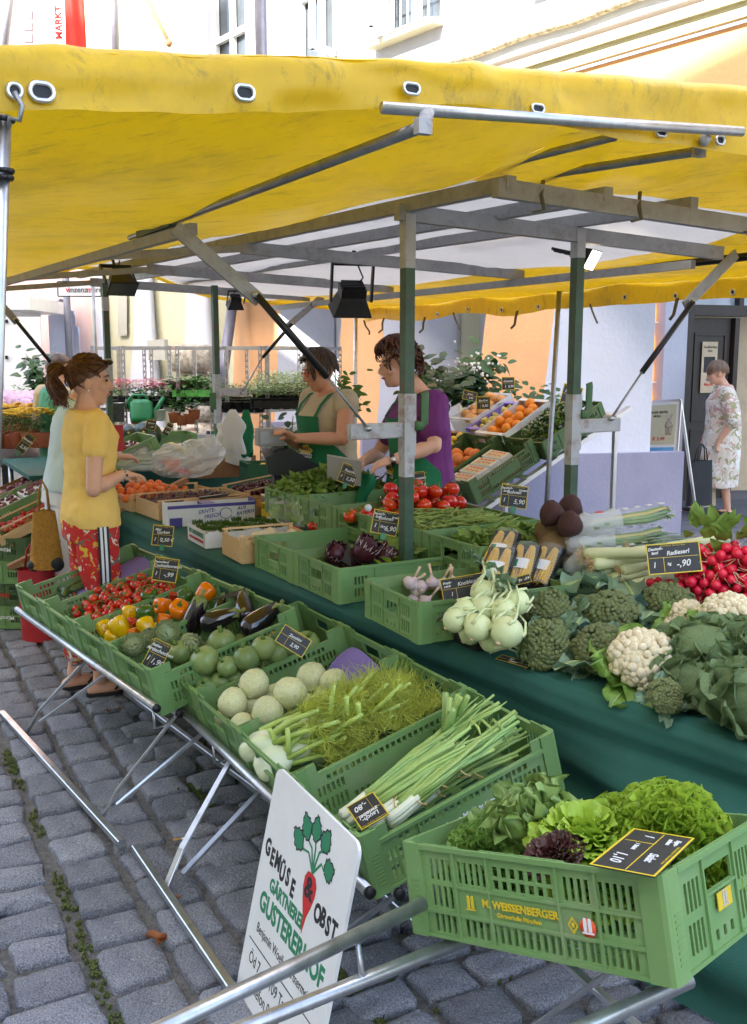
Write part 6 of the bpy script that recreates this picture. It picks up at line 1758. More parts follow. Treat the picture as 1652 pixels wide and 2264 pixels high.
for (x, y, z, r_) in bal:
    rt.choice(K_TOM).put(at(F_TOM, x, y, z, rnd_rot(.7, rt), r_), 'large red tomato in the heaped tomato crate', 'large tomatoes')
for k in range(5):
    x, y = .1+.02*k, .07+.065*k
    KC2.put(F_CUC @ T(.3+.02*(k % 2), y, .05+.012*(k % 2)) @ RZ(.05*k) @ S(1.1), 'long green cucumber lying in the cucumber crate', 'long cucumbers')
for k in range(3):
    p = fpix(F_CUC, 775+18*k, 1140-4*(k % 2), .12); rt.choice(K_TOM).put(F_CUC @ T(p) @ rnd_rot(.6, rt) @ S(.036), 'large red tomato resting beside the cucumbers', 'tomatoes beside the cucumbers')
m = MB(); m.tube((0, 0, 0), (0, 0, .001), .017, n=20); p = F_CUC @ fpix(F_CUC, 814, 1122, .165)
tag(m.build('produce_sticker', 'print_white', M=aim(p, EYE-p)), 'round white sticker on a large tomato', 'sticker')
def wood_box(M_, Lx, Ly, Hh, label, th=.006, slat=2, handle=False, mat='wood_pale', post=.018):
    e = empty('wooden_box', M_, label, 'box')
    for nm, a, b in (('side_board', (0, 0), (Lx, 0)), ('side_board', (0, Ly-th), (Lx, Ly-th)), ('end_board', (0, 0), (0, Ly)), ('end_board', (Lx-th, 0), (Lx-th, Ly))):
        m = MB()
        if nm == 'side_board': m.box((a[0], a[1], .004), (b[0], a[1]+th, Hh*.62))
        else: m.box((a[0], th, .004), (a[0]+th, Ly-th, Hh*.9 if not handle else Hh*.62))
        m.build(nm, mat, e)
    m = MB(); m.box((th, th, .0), (Lx-th, Ly-th, .004)); m.build('base_board', mat, e)
    for x in (th, Lx-th-post):
        for y in (th, Ly-th-post):
            m = MB(); m.box((x, y, .004), (x+post, y+post, Hh)); m.build('corner_post', mat, e)
    for y in (th, Ly-th-post*.6):
        m = MB(); m.box((0, y, Hh), (Lx, y+post*.6, Hh+.008)); m.build('top_rail', mat, e)
    return e
YW = R(27)
def bx_at(x, y, z, yaw=YW): 
    P = oz(x, y, z); return T(P.x, P.y, z) @ RZ(yaw)
M_ON = bx_at(534, 1248, TZ+.004); wood_box(M_ON, .36, .27, .12, 'slatted wooden box of white onions beside the empty crate')
def onion(seed):
    m = MB(); m.lathe([(0, -.82), (.3, -.8), (.75, -.55), (1, 0), (.82, .48), (.4, .8), (.15, 1.0), (0, 1.1)], 20)
    return Kind('onion', 'onion', m.mesh('onion', 'onion_skin'))
KO = onion(0)
for k, (x, y, z, r_) in enumerate(drop(13, (.032, .042), rect(.05, .3, .05, .22), lambda x, y: .008, r=rt)):
    KO.put(M_ON @ T(x, y, z) @ rnd_rot(1.2, rt) @ S(r_), 'white onion in the slatted wooden box', 'white onions')
M_CR = bx_at(455, 1213, TZ+.004)
e = empty('cress_carton', M_CR, 'white carton of cress punnets with green and red lettering', 'carton')
for nm, lo_, hi in (('front_panel', (0, 0, 0), (.003, .30, .085)), ('rear_panel', (.44, 0, 0), (.443, .3, .085)), ('side_panel', (.003, 0, 0), (.44, .003, .075)), ('side_panel', (.003, .297, 0), (.44, .3, .075)), ('base_panel', (.003, .003, 0), (.44, .297, .003)), ('divider', (.22, .003, .003), (.223, .297, .08))):
    m = MB(); m.box(lo_, hi); m.build(nm, 'card_white', e)
text('lettering', 'BIO GARTINKRESSE', .032, e, T(-.001, .15, .056) @ RZ(-pi/2) @ RX(pi/2), 'print_green', bold=.0007, sx=.85)
text('lettering', 'DEUTSCHES QUALITÄTSERZEUGNIS', .0185, e, T(-.001, .15, .025) @ RZ(-pi/2) @ RX(pi/2), 'print_red', bold=.0004, sx=.78)
defmat('print_skyblue', srgb(110, 170, 220), .5)
def punnet():
    m = MB(); m.box((-.03, -.03, 0), (.03, .03, .05)); s_ = MB(); s_.box((-.0305, -.031, .02), (.031, .031, .043))
    g = MB(); r = random.Random(2)
    for k in range(90):
        b = Vector((r.uniform(-.028, .028), r.uniform(-.028, .028), .05)); g.path([b, b+Vector((r.gauss(0, .004), r.gauss(0, .004), r.uniform(.012, .024)))], [.0007, .0016], 3)
    return Kind('cress_punnet', 'cress', m.mesh('cress_punnet', 'card_white'), [('printed_band', s_.mesh('printed_band', 'print_skyblue')), ('cress', g.mesh('cress', 'pepper_green'))])
KPU = punnet()
for i in range(6):
    for j in range(4):
        KPU.put(M_CR @ T(.045+i*.07, .04+j*.073, .02 if (i+j) % 3 else .03) @ RZ(rt.uniform(-.2, .2)), 'small cress punnet in the white carton', 'cress punnets')
M_WT = bx_at(420, 1152, TZ+.003); wood_box(M_WT, .46, .12, .1, 'shallow wooden tray with a black board on it behind the cress')
m = MB(); m.box((.08, .03, .112), (.25, .06, .125)); tag(m.build('price_board', 'tray_black', M=M_WT @ RY(-.06)), 'black price board lying on the shallow wooden tray', 'price board')
M_PC = bx_at(372, 1166, TZ+.003, R(24))
e = empty('fruit_carton', M_PC, 'white and violet fruit carton with handwriting beside the cherries', 'carton')
for nm, lo_, hi, mt_ in (('front_panel', (0, 0, 0), (.004, .14, .13), 'card_white'), ('side_panel', (.004, 0, 0), (.5, .004, .12), 'card_white'), ('side_panel', (.004, .13, 0), (.5, .134, .12), 'card_white'), ('rear_panel', (.5, 0, 0), (.504, .14, .13), 'print_blue'), ('base_panel', (.004, .004, 0), (.5, .13, .004), 'card_white'),
                        ('violet_band', (.0, -.002, .1), (.504, -.0005, .118), 'print_blue'), ('violet_band', (.01, -.002, .0), (.08, -.0005, .05), 'print_blue'), ('divider', (.2, .004, .06), (.27, .13, .122), 'print_blue')):
    m = MB(); m.box(lo_, hi); m.build(nm, mt_, e)
for tx, x, z, s_ in (('ERNTE-', .22, .078, .03), ('FRISCH', .25, .05, .03), ('AUS', .42, .085, .028), ('BAYERN', .44, .058, .028)):
    text('lettering', tx, s_, e, T(x, -.0025, z) @ RX(pi/2) @ RZ(.12), 'print_blue', bold=.0003, shear=.3)
m = MB(); m.path([(.33+.035*cos(a_), -.0022, .06+.03*sin(a_)) for a_ in [i*.35 for i in range(18)]], .002, 4); m.build('printed_ring', 'print_blue', e)
def cherry_stuff(F, Lx, Ly, n, seed, label, base=.03):
    r = random.Random(seed); m = MB()
    bal = drop(n, (.0105, .0135), rect(.02, Lx-.02, .02, Ly-.02), lambda x, y: base, lambda x, y: .03*sin(pi*x/Lx)*sin(pi*y/Ly), tries=5, r=r)
    for (x, y, z, q) in bal: m.ball((x, y, z), q, 8, 6)
    s_ = MB()
    for (x, y, z, q) in bal[n//2:]:
        if r.random() < .5: a = r.uniform(0, 6.28); m.path([(x, y, z+q), (x+cos(a)*.015, y+sin(a)*.015, z+q+.014), (x+cos(a)*.035, y+sin(a)*.035, z+q+.016)], .0009, 3, 1, cap=False)
    tag(m.build('cherries', ['cherry', 'stem_green'], M=F), label, 'cherries', kind='stuff')
M_CH = bx_at(352, 1152, TZ+.003, R(33)); wood_box(M_CH, .58, .38, .11, 'wooden crate of dark cherries behind the white and violet carton'); cherry_stuff(M_CH, .58, .38, 520, 4, 'dark red cherries heaped in the wooden crate by the carton', .05)
M_CH2 = T(0, 0, 0) @ M_CH @ T(.56, -.02, .03) @ RY(-.12); wood_box(M_CH2, .4, .36, .1, 'second wooden crate of cherries beside the leafy greens'); cherry_stuff(M_CH2, .4, .36, 300, 6, 'dark red cherries in the second wooden crate', .04)
M_AP = M_CH @ T(-.02, .40, 0) @ RZ(.05)
wood_box(M_AP, .6, .34, .1, 'wooden crate heaped with apricots in front of the plastic bag')
for (x, y, z, r_) in drop(78, (.022, .027), rect(-.01, .55, .02, .34), lambda x, y: .05, lambda x, y: .1*max(0, 1-((x-.2)/.3)**2), r=rt):
    Kind('apricot', 'apricot', K_APR).put(M_AP @ T(x, y, z) @ rnd_rot(2, rt) @ S(r_), 'orange apricot in the heaped apricot crate', 'apricots')
defmat('skin', srgb(222, 170, 142), 0.5, var=0.06, scale=12, sss=.12)
defmat('skin_tan', srgb(206, 146, 112), 0.5, var=0.06, scale=12, sss=.12)
defmat('lip', srgb(190, 110, 100), 0.45)
defmat('eye_dark', (0.02, 0.015, 0.012), 0.2)
defmat('hair_brown', srgb(118, 76, 44), 0.45, col2=srgb(66, 40, 24), scale=40, contrast=1.2)
defmat('hair_auburn', srgb(104, 56, 30), 0.45, col2=srgb(58, 30, 18), scale=40, contrast=1.2)
defmat('hair_dark', srgb(82, 58, 42), 0.45, col2=srgb(48, 34, 26), scale=40)
defmat('hair_blond', srgb(216, 190, 140), 0.45, col2=srgb(176, 144, 96), scale=40)
defmat('hair_grey', srgb(150, 122, 98), 0.5, col2=srgb(112, 92, 76), scale=40)
defmat('shirt_yellow', srgb(248, 206, 112), 0.85, var=.06, scale=6, bump=.45, bscale=13)
defmat('shirt_blue', srgb(206, 226, 230), 0.85, var=.04, bump=.45, bscale=13)
defmat('shirt_purple', srgb(112, 44, 112), 0.85, var=.08, bump=.45, bscale=13)
defmat('shirt_beige', srgb(186, 170, 142), 0.85, var=.06, bump=.45, bscale=13)
defmat('apron_green', srgb(18, 112, 70), 0.8, var=.1, scale=5, bump=.45, bscale=13)
defmat('trousers_white', srgb(232, 232, 238), 0.85, var=.04, bump=.45, bscale=13)
def _pattern(cols, sc, th):
    def f(nt, vec, out, b):
        N, L = nt.nodes, nt.links
        for i, c in enumerate(cols):
            n = N.new('ShaderNodeTexNoise'); n.inputs['Scale'].default_value = sc*(1+.15*i); n.inputs['Detail'].default_value = 2.5; n.inputs['Distortion'].default_value = 1.2
            mp = N.new('ShaderNodeMapping'); mp.inputs['Location'].default_value = (i*3.7, i*1.9, i*5.1); L.new(vec, mp.inputs[0]); L.new(mp.outputs[0], n.inputs['Vector'])
            r = N.new('ShaderNodeValToRGB'); r.color_ramp.elements[0].position = th; r.color_ramp.elements[1].position = th+.03
            L.new(n.outputs['Fac'], r.inputs[0]); mx = N.new('ShaderNodeMixRGB'); mx.inputs[2].default_value = (*c, 1)
            L.new(r.outputs[0], mx.inputs[0]); L.new(out, mx.inputs[1]); out = mx.outputs[0]
        return out
    return f
defmat('shorts_floral', srgb(204, 46, 42), 0.85, var=.06, fn=_pattern([srgb(120, 108, 96), srgb(228, 210, 190), srgb(226, 180, 60)], 13, .6), bump=.45, bscale=13)
defmat('dress_floral', srgb(226, 214, 198), 0.85, var=.04, fn=_pattern([srgb(206, 160, 150), srgb(170, 166, 120), srgb(240, 236, 230)], 9, .56), bump=.45, bscale=13)
defmat('straw', srgb(196, 146, 58), 0.8, col2=srgb(160, 112, 40), scale=60, bump=.6, bscale=140)
defmat('bag_red', srgb(168, 30, 36), 0.6, var=.08)
defmat('bag_black', (0.015, 0.015, 0.018), 0.6, var=.2)
def capsule(mb, pts, rad, n=12, M=None):
    mb.path(pts, rad, n, M=M)
    mb.ball(pts[0], rad[0], n, 8, M=M); mb.ball(pts[-1], rad[-1], n, 8, M=M)
    for p, r_ in zip(pts[1:-1], rad[1:-1]): mb.ball(p, r_, n, 8, M=M)
def loft(mb, secs, n=24):
    vs, fs = [], []
    for (x, y, z, rx, ry) in secs:
        for k in range(n):
            a = 2*pi*k/n; c_, s_ = cos(a), sin(a)
            vs.append((x + rx*math.copysign(abs(c_)**.9, c_), y + ry*math.copysign(abs(s_)**.9, s_), z))
    m_ = len(secs)
    for i in range(m_-1):
        for k in range(n): fs.append((i*n+k, i*n+(k+1) % n, (i+1)*n+(k+1) % n, (i+1)*n+k))
    fs += [tuple(range(n-1, -1, -1)), tuple((m_-1)*n+k for k in range(n))]
    mb.add(vs, fs, 0, True)
PENDING = []
def soft(mb, name, mats, parent, voxel=.007, it=3, fold=0.0, seed=0, ffq=(9, 9, 4)):
    """merge overlapping closed shapes into one continuous skin"""
    me = mb.mesh(name, mats); o = obj(name, me, parent)
    rm = o.modifiers.new('r', 'REMESH'); rm.mode = 'VOXEL'; rm.voxel_size = voxel; rm.use_smooth_shade = True
    sm = o.modifiers.new('s', 'SMOOTH'); sm.factor = .5; sm.iterations = it
    PENDING.append((o, fold, seed, ffq)); return o
def bake_soft():
    dg = bpy.context.evaluated_depsgraph_get()
    for o, fold, seed, ffq in PENDING:
        me = bpy.data.meshes.new_from_object(o.evaluated_get(dg))
        mats = list(o.data.materials); o.modifiers.clear(); o.data = me
        if not me.materials:
            for m_ in mats: me.materials.append(m_)
        me.polygons.foreach_set('use_smooth', [True]*len(me.polygons))
        if fold:
            cs = [v.co.copy() for v in me.vertices]; ns = [v.normal.copy() for v in me.vertices]; flat_ = []
            for c_, n_ in zip(cs, ns):
                q = Vector((c_.x*ffq[0]+seed, c_.y*ffq[1], c_.z*ffq[2]))
                flat_.extend(c_ + n_*(fold*(noise.noise(q) + .6*noise.noise(q*2.3+Vector((3, 1, 0))))))
            me.vertices.foreach_set('co', flat_)
        me.update()
    PENDING.clear()
def hand(mb, w, d, up_, curl=.6, side=1, sc=1.0):
    """palm and five fingers from wrist w along d; up_ = back of the hand"""
    d = Vector(d).normalized(); up_ = (Vector(up_) - d*Vector(up_).dot(d)).normalized(); x = d.cross(up_)*side
    pc = w + d*.045*sc
    mb.path([w, w+d*.03*sc, w+d*.075*sc], [.026*sc, .036*sc, .036*sc], 10, flat=.45, up=up_)
    for k, (o, l_) in enumerate(((-.028, .062), (-.01, .075), (.009, .07), (.026, .056))):
        b = w + d*.072*sc + x*o*sc; pts = [b]; dir_ = d.copy(); ang = 0
        for j in range(3):
            ang += curl*(.5+.3*j); dj = d*cos(ang) - up_*sin(ang); pts.append(pts[-1] + dj*l_*sc*(.42, .32, .26)[j])
        mb.path(pts, [.0095*sc, .009*sc, .0082*sc, .0065*sc], 8); mb.ball(pts[-1], .0065*sc, 8, 6)
    b = w + d*.02*sc - x*.03*sc
    mb.path([b, b + (d*.5 - x*.7 - up_*.2).normalized()*.032*sc, b + (d*.8 - x*.35 - up_*.45).normalized()*.062*sc], [.013*sc, .0115*sc, .008*sc], 8)
def make_person(M_, label, skin, sw=1.0, hh=1.0, arms=(), legs=None, head=None, torso=None, feet=True, voxel=.0065):
    """M_: person frame, y forward, x to the person's right side; heights in metres for a 1.67 m figure"""
    e = empty('person', M_, label, 'person')
    b = MB()
    ts = torso or [(0, 0, .80, .15, .11), (0, 0, .9, .168, .122), (0, 0, 1.0, .145, .105), (0, 0, 1.08, .13, .095), (0, .01, 1.2, .142, .105), (0, .015, 1.29, .15, .11), (0, .0, 1.36, .155, .085), (0, -.005, 1.405, .11, .065), (0, -.005, 1.43, .06, .055)]
    loft(b, [(x*sw, y*sw, z*hh, rx*sw, ry*sw) for x, y, z, rx, ry in ts])
    hc, hd = head or (Vector((0, .035, 1.555)), Vector((0, 1, 0)))
    hc = hc*1.0
    capsule(b, [Vector((0, -.01, 1.38*hh)), Vector((hc.x*.5, hc.y*.5, (1.46*hh+hc.z)/2-.03)), hc+Vector((0, -.01, -.05))], [.058, .05, .05])
    HM = aim_head(hc, hd)
    b.ball((0, -.012, .02), (.071, .088, .095), 18, 14, M=HM)
    b.ball((0, .022, -.03), (.058, .062, .085), 16, 12, M=HM)
    b.ball((0, .05, -.085), (.03, .028, .026), 12, 8, M=HM)          # chin
    b.path([(0, .075, .02), (0, .098, -.012), (0, .104, -.022), (0, .085, -.03)], [.008, .011, .013, .011], 8, M=HM)   # nose
    b.ball((0, .078, -.055), (.022, .012, .012), 10, 8, M=HM)        # lips
    b.ball((0, .066, .034), (.05, .02, .012), 12, 8, M=HM)           # brow
    for sx in (-1, 1):
        b.ball((sx*.04, .055, -.02), (.022, .024, .024), 10, 8, M=HM)   # cheeks
        b.ball((sx*.074, -.008, -.008), (.012, .02, .032), 10, 8, M=HM)  # ears
    for (S_, E_, W_, dr, up_, cu, side) in arms:
        capsule(b, [S_, S_.lerp(E_, .5), E_, E_.lerp(W_, .3), W_], [.05*sw**.5, .045*sw**.5, .038*sw**.3, .039*sw**.3, .026])
        hand(b, W_, dr, up_, cu, side)
    for (Hp, Kn, An, fd) in (legs or []):
        capsule(b, [Hp, Hp.lerp(Kn, .5), Kn, Kn.lerp(An, .3), Kn.lerp(An, .7), An], [.085*sw, .072*sw, .052, .054, .042, .034])
        if feet:
            f0 = An + Vector((0, 0, -An.z+.03)); fd = Vector(fd).normalized()
            capsule(b, [f0-fd*.035, f0+fd*.06+Z*.004, f0+fd*.13-Z*.012, f0+fd*.165-Z*.014], [.03, .036, .028, .018])
    soft(b, 'body', skin, e, voxel)
    for sx in (-1, 1):
        m = MB(); m.ball((sx*.03, .077, .012), (.012, .006, .007), 10, 6, M=HM); m.build('eye', 'eye_dark', e)
        m = MB(); m.path([(sx*.014, .084, .032), (sx*.032, .081, .037), (sx*.05, .068, .032)], [.003, .004, .002], 5, M=HM); m.build('eyebrow', 'hair_dark', e)
    m = MB(); m.path([(-.022, .083, -.056), (0, .0905, -.054), (.022, .083, -.056)], [.003, .006, .003], 6, M=HM); m.build('lip', 'lip', e)
    return e, HM
def aim_head(c_, d):
    d = Vector(d).normalized(); x = d.cross(Z).normalized(); return basis(c_, x, d, x.cross(d))
def locks(HM, paths, mat, e, n=5, r_=.006, seed=0, name='hair'):
    """hair as tapered locks; each path is a list of head-space points"""
    m = MB()
    for k, (pts, w) in enumerate(paths):
        P = [Vector(p) for p in pts]; Q = []
        for i in range(len(P)-1):
            p0, p1, p2, p3 = P[max(i-1, 0)], P[i], P[i+1], P[min(i+2, len(P)-1)]
            for t_ in (0, .33, .66): Q.append(.5*((2*p1)+(p2-p0)*t_+(2*p0-5*p1+4*p2-p3)*t_*t_+(3*p1-p0-3*p2+p3)*t_**3))
        Q.append(P[-1]); L_ = len(Q)
        m.path(Q, [w*(.6+.5*sin(pi*min(1, i/L_*1.1)))*(1 if i < L_-1 else .15) for i in range(L_)], n, 0, M=HM, flat=.7)
    return m.build(name, mat, e)
def skull(th, ph, k=1.0):
    """point on the hair shell: th from the crown (0) down, ph around (0 = front)"""
    return Vector((sin(ph)*sin(th)*.079*k, cos(ph)*sin(th)*.097*k - .012, .02 + cos(th)*.104*k))
def cap(HM, mat, e, front=1.0, back=1.75, k=1.03):
    m = MB()
    m.grid(lambda a, b: skull((front+(back-front)*(.5-.5*cos(2*pi*a)))*b, 2*pi*a, k + .02*noise.noise(Vector((a*9, b*5, 1)))), 30, 12, M=HM)
    m.build('hair_cap', mat, e)
ry_ = random.Random(77)
def W2L(M_, P): return M_.inverted() @ P
YM = T(-1.40, 4.86, 0) @ RZ(R(-57))
L_ = lambda x, y, d: W2L(YM, ond(x, y, d))
yw, HM = make_person(YM, 'customer in yellow T-shirt and red floral trousers at the apricots', 'skin', .9,
    arms=[(Vector((.165, .0, 1.365)), L_(207, 1082, 4.62), L_(268, 1050, 4.78), L_(300, 1045, 4.9)-L_(268, 1050, 4.78), (.3, .2, 1), .55, 1),
          (Vector((-.165, .0, 1.365)), Vector((-.21, -.03, 1.09)), Vector((-.1, .19, 1.06)), (.4, .9, .1), (0, 0, 1), .5, -1)],
    legs=[(Vector((.085, 0, .85)), Vector((.09, .03, .46)), Vector((.10, -.02, .08)), (.1, 1, 0)), (Vector((-.085, 0, .85)), Vector((-.08, .0, .46)), Vector((-.07, -.1, .08)), (0, 1, 0))],
    head=(Vector((.0, .03, 1.545)), Vector((.33, .9, -.06))), voxel=.006)
sh = MB()
loft(sh, [(0, 0, .845, .182, .135), (0, 0, .90, .186, .138), (0, .0, .96, .172, .126), (0, 0, 1.05, .152, .112), (0, .012, 1.18, .158, .122), (0, .02, 1.28, .17, .13), (0, .005, 1.36, .175, .1), (0, -.005, 1.405, .12, .075), (0, -.005, 1.418, .085, .065)])
S0 = Vector((.165, 0, 1.362)); E0 = L_(207, 1082, 4.62); capsule(sh, [S0-Vector((.05, 0, 0)), S0, S0.lerp(E0, .42)], [.058, .06, .06])
S0 = Vector((-.165, 0, 1.362)); E0 = Vector((-.21, -.03, 1.09)); capsule(sh, [S0+Vector((.05, 0, 0)), S0, S0.lerp(E0, .36)], [.058, .06, .06])
soft(sh, 'shirt', 'shirt_yellow', yw, .007, 3, .010, 3, (8, 8, 9))
tr = MB(); loft(tr, [(0, 0, .78, .172, .13), (0, 0, .86, .176, .132), (0, 0, .93, .16, .12)])
for sx, kn, an in ((1, Vector((.09, .03, .46)), Vector((.10, -.01, .2))), (-1, Vector((-.08, 0, .46)), Vector((-.075, -.06, .2)))):
    capsule(tr, [Vector((sx*.085, 0, .82)), Vector((sx*.088, .01, .64)), kn, an], [.102, .1, .088, .082])
soft(tr, 'trousers', 'shorts_floral', yw, .008, 3, .007, 5, (7, 7, 3))
m = MB()    # side stripe
def stripe(a, b): return Vector((.187+.012*sin(b*3)+.002, -.028+.056*a, .32+.54*b))
m.grid(stripe, 2, 10); sp1 = m.build('side_stripe', 'print_black', yw)
for o_ in (.2, .56): 
    m = MB(); m.grid(lambda a, b: stripe(o_+a*.22, b)+Vector((.0015, 0, 0)), 1, 10); m.build('stripe_band', 'print_white', sp1)
for (An, fd) in ((Vector((.10, -.02, 0)), Vector((.1, 1, 0))), (Vector((-.07, -.1, 0)), Vector((0, 1, 0)))):
    m = MB(); c_ = An+fd.normalized()*.055; m.prism([(c_.x+.046*cos(a)*(1 if sin(a) < .3 else 1.05), c_.y+.128*sin(a)) for a in [i*2*pi/20 for i in range(20)]], .002, .02); fl_ = m.build('flip_flop', 'black_rubber', yw)
    t_ = An+fd*.14+Z*.045; m = MB(); m.path([An+fd*.06+Vector((-.04, 0, .03)), An+fd*.1+Vector((-.02, 0, .062)), t_, An+fd*.1+Vector((.025, 0, .062)), An+fd*.06+Vector((.042, 0, .03))], .006, 6); m.build('strap', 'black_rubber', fl_)
cap(HM, 'hair_brown', yw, 1.08, 2.25, 1.02)
paths = []; tie = Vector((0, -.105, .035))
for k in range(260):
    ph = ry_.uniform(-3.0, 3.0); th = ry_.uniform(.15, 1.08 if abs(ph) < .9 else 1.55 if abs(ph) < 1.7 else 2.1)
    r0 = skull(th, ph, 1.05+ry_.uniform(0, .03)); r1 = skull(th*.75+.15, ph*1.25 if abs(ph) < 2.2 else ph, 1.1); r2 = skull(.95+.4*ry_.random(), (2.6 if ph > 0 else -2.6), 1.1)
    paths.append(([r0, r0.lerp(r1, .6)+Vector((0, -.01, .006)), r2, tie+Vector((ry_.gauss(0, .012), 0, ry_.gauss(0, .012)))], ry_.uniform(.003, .0055)))
for k in range(230):
    a = ry_.uniform(0, 6.28); q = ry_.random()**.5; dx, dz = cos(a)*q, sin(a)*q
    paths.append(([tie, tie+Vector((dx*.035, -.035, .02+dz*.03)), tie+Vector((dx*.07, -.075-.02*ry_.random(), -.02+dz*.05)), tie+Vector((dx*.07+ry_.gauss(0, .012), -.05+ry_.gauss(0, .02), -.085+dz*.03)), tie+Vector((dx*.05+ry_.gauss(0, .02), -.03+ry_.gauss(0, .025), -.14+dz*.04))], ry_.uniform(.0026, .005)))
locks(HM, paths, 'hair_brown', yw)
m = MB(); m.path([(.082, .02, .05), (.08, .07, .088), (.03, .095, .1), (-.03, .095, .1), (-.08, .07, .088), (-.082, .02, .05)], .0035, 6, flat=.7, M=HM)
for sx in (-1, 1): m.ball((sx*.035, .085, .1), (.03, .02, .014), 10, 6, M=HM)
m.build('sunglasses', 'eye_dark', yw)
m = MB(); m.path([tie+Vector((cos(a)*.016, -.005, sin(a)*.016)) for a in [i*.7 for i in range(10)]], .005, 6, M=HM); m.build('hair_tie', 'black_rubber', yw)
W_ = L_(268, 1050, 4.78); D_ = (L_(300, 1045, 4.9)-W_).normalized()
for k in range(9):
    a = k*.7; s1 = D_.cross(Z).normalized(); m = MB(); m.ball(W_+D_*.005+s1*cos(a)*.031+Z*sin(a)*.029, .0065, 8, 6); m.build('bracelet_bead', 'steel' if k % 3 else 'pepper_green', yw)
m = MB(); m.ball((.079, -.004, -.04), .005, 8, 6, M=HM); m.build('earring', 'print_white', yw)
BM = T(-1.98, 5.95, 0) @ RZ(R(-56)) @ RX(R(-9))
bw, HM = make_person(BM, 'blond customer in pale blue top behind the yellow-shirted customer', 'skin', 1.05,
    arms=[(Vector((.17, 0, 1.36)), Vector((.22, .03, 1.1)), Vector((.16, .24, 1.12)), (0, 1, 0), (0, 0, 1), .5, 1), (Vector((-.17, 0, 1.36)), Vector((-.23, -.03, 1.08)), Vector((-.15, .17, 1.0)), (0, 1, 0), (0, 0, 1), .6, -1)],
    legs=[(Vector((.09, 0, .85)), Vector((.09, .03, .46)), Vector((.1, 0, .08)), (.1, 1, 0)), (Vector((-.09, 0, .85)), Vector((-.09, 0, .46)), Vector((-.09, -.05, .08)), (0, 1, 0))], head=(Vector((0, .03, 1.56)), Vector((.2, .95, -.1))), voxel=.009)
sh = MB(); loft(sh, [(0, 0, .86, .19, .15), (0, 0, .95, .19, .145), (0, 0, 1.06, .17, .125), (0, .01, 1.2, .175, .135), (0, .01, 1.3, .185, .135), (0, 0, 1.37, .18, .1), (0, 0, 1.42, .1, .07)])
for sx, E0 in ((1, Vector((.22, .03, 1.1))), (-1, Vector((-.23, -.03, 1.08)))): S0 = Vector((sx*.17, 0, 1.36)); capsule(sh, [S0-Vector((sx*.05, 0, 0)), S0, S0.lerp(E0, .5)], [.062, .07, .07])
soft(sh, 'shirt', 'shirt_blue', bw, .01, 3, .01, 8)
tr = MB(); loft(tr, [(0, 0, .78, .185, .145), (0, 0, .9, .185, .145), (0, 0, .97, .16, .12)])
for sx in (-1, 1): capsule(tr, [Vector((sx*.09, 0, .82)), Vector((sx*.09, .01, .5)), Vector((sx*.095, 0, .25))], [.105, .09, .08])
soft(tr, 'trousers', 'trousers_white', bw, .01, 3, .008, 2)
cap(HM, 'hair_blond', bw, 1.0, 2.0, 1.06); paths = []
for k in range(220):
    ph = ry_.uniform(-2.9, 2.9); th = ry_.uniform(.05, .8); paths.append(([skull(th, ph, 1.08), skull(th+.5, ph, 1.13), skull(th+1.0, ph, 1.12), skull(min(2.1, th+1.35), ph, 1.1+ry_.uniform(0, .1))], ry_.uniform(.003, .006)))
locks(HM, paths, 'hair_blond', bw)
for sx in (-1, 1):
    m = MB(); m.prism([(sx*.095+.042*cos(a), .05-.02*(sx < 0)+.125*sin(a)) for a in [i*2*pi/16 for i in range(16)]], .0, .025); m.build('sandal', 'trousers_white', bw)
def bag(name, M_, wt, wb, h, dt, db, mat, label, handles=True, cap_=None):
    e = empty(name, M_, label, 'bag')
    m = MB(); m.grid(lambda a, b: Vector((( .5-.5*0)*0 + (wb+(wt-wb)*b)*.5*cos(2*pi*a)*(abs(cos(2*pi*a))**-.35 if abs(cos(2*pi*a)) > .02 else 1), (db+(dt-db)*b)*.5*sin(2*pi*a)*(abs(sin(2*pi*a))**-.35 if abs(sin(2*pi*a)) > .02 else 1), h*b + .004*sin(a*23+b*9))), 32, 10)
    m.box((-wb*.45, -db*.4, .002), (wb*.45, db*.4, .006)); m.build('sack', mat, e)
    if cap_: m = MB(); m.ball((wb*.3, -db*.3, .025), (.045, .026, .045), 12, 8); m.ball((-wb*.36, -db*.2, .02), (.035, .03, .035), 12, 8); m.build('corner_patch', cap_, e)
    if handles:
        for y in (-dt*.3, dt*.3):
            m = MB(); m.path([(-wt*.25, y, h-.02), (-wt*.18, y*.6, h+.12), (0, y*.4, h+.17), (wt*.18, y*.6, h+.12), (wt*.25, y, h-.02)], .006, 6); m.build('handle', 'straw' if mat == 'straw' else mat, e)
P = ond(101, 1192, 5.6); bag('straw_bag', T(P.x, P.y, P.z-.165) @ RZ(R(10)), .12, .19, .33, .06, .12, 'straw', 'tall straw bag with black leather corners beside the yellow-shirted customer', True, 'bag_black')
P = ond(84, 1330, 5.75); bag('paper_bag', T(P.x, P.y, 0.0) @ RZ(R(-10)), .22, .2, .43, .12, .12, 'bag_red', 'dark red carrier bag standing on the setts below the straw bag', True)
P = ond(120, 1255, 5.85); m = MB(); m.box((-.07, -.03, 0), (.07, .03, .16)); 
P = ond(256, 965, 5.2); m = MB(); m.box((-.035, -.012, -.075), (.04, .012, .06)); tag(m.build('wallet', 'bag_red', M=T(P) @ RZ(.4)), 'dark red wallet held above the apricots', 'wallet')
GM = T(ond(128, 900, 8.4).x, 8.4, 0) @ RZ(R(-30))
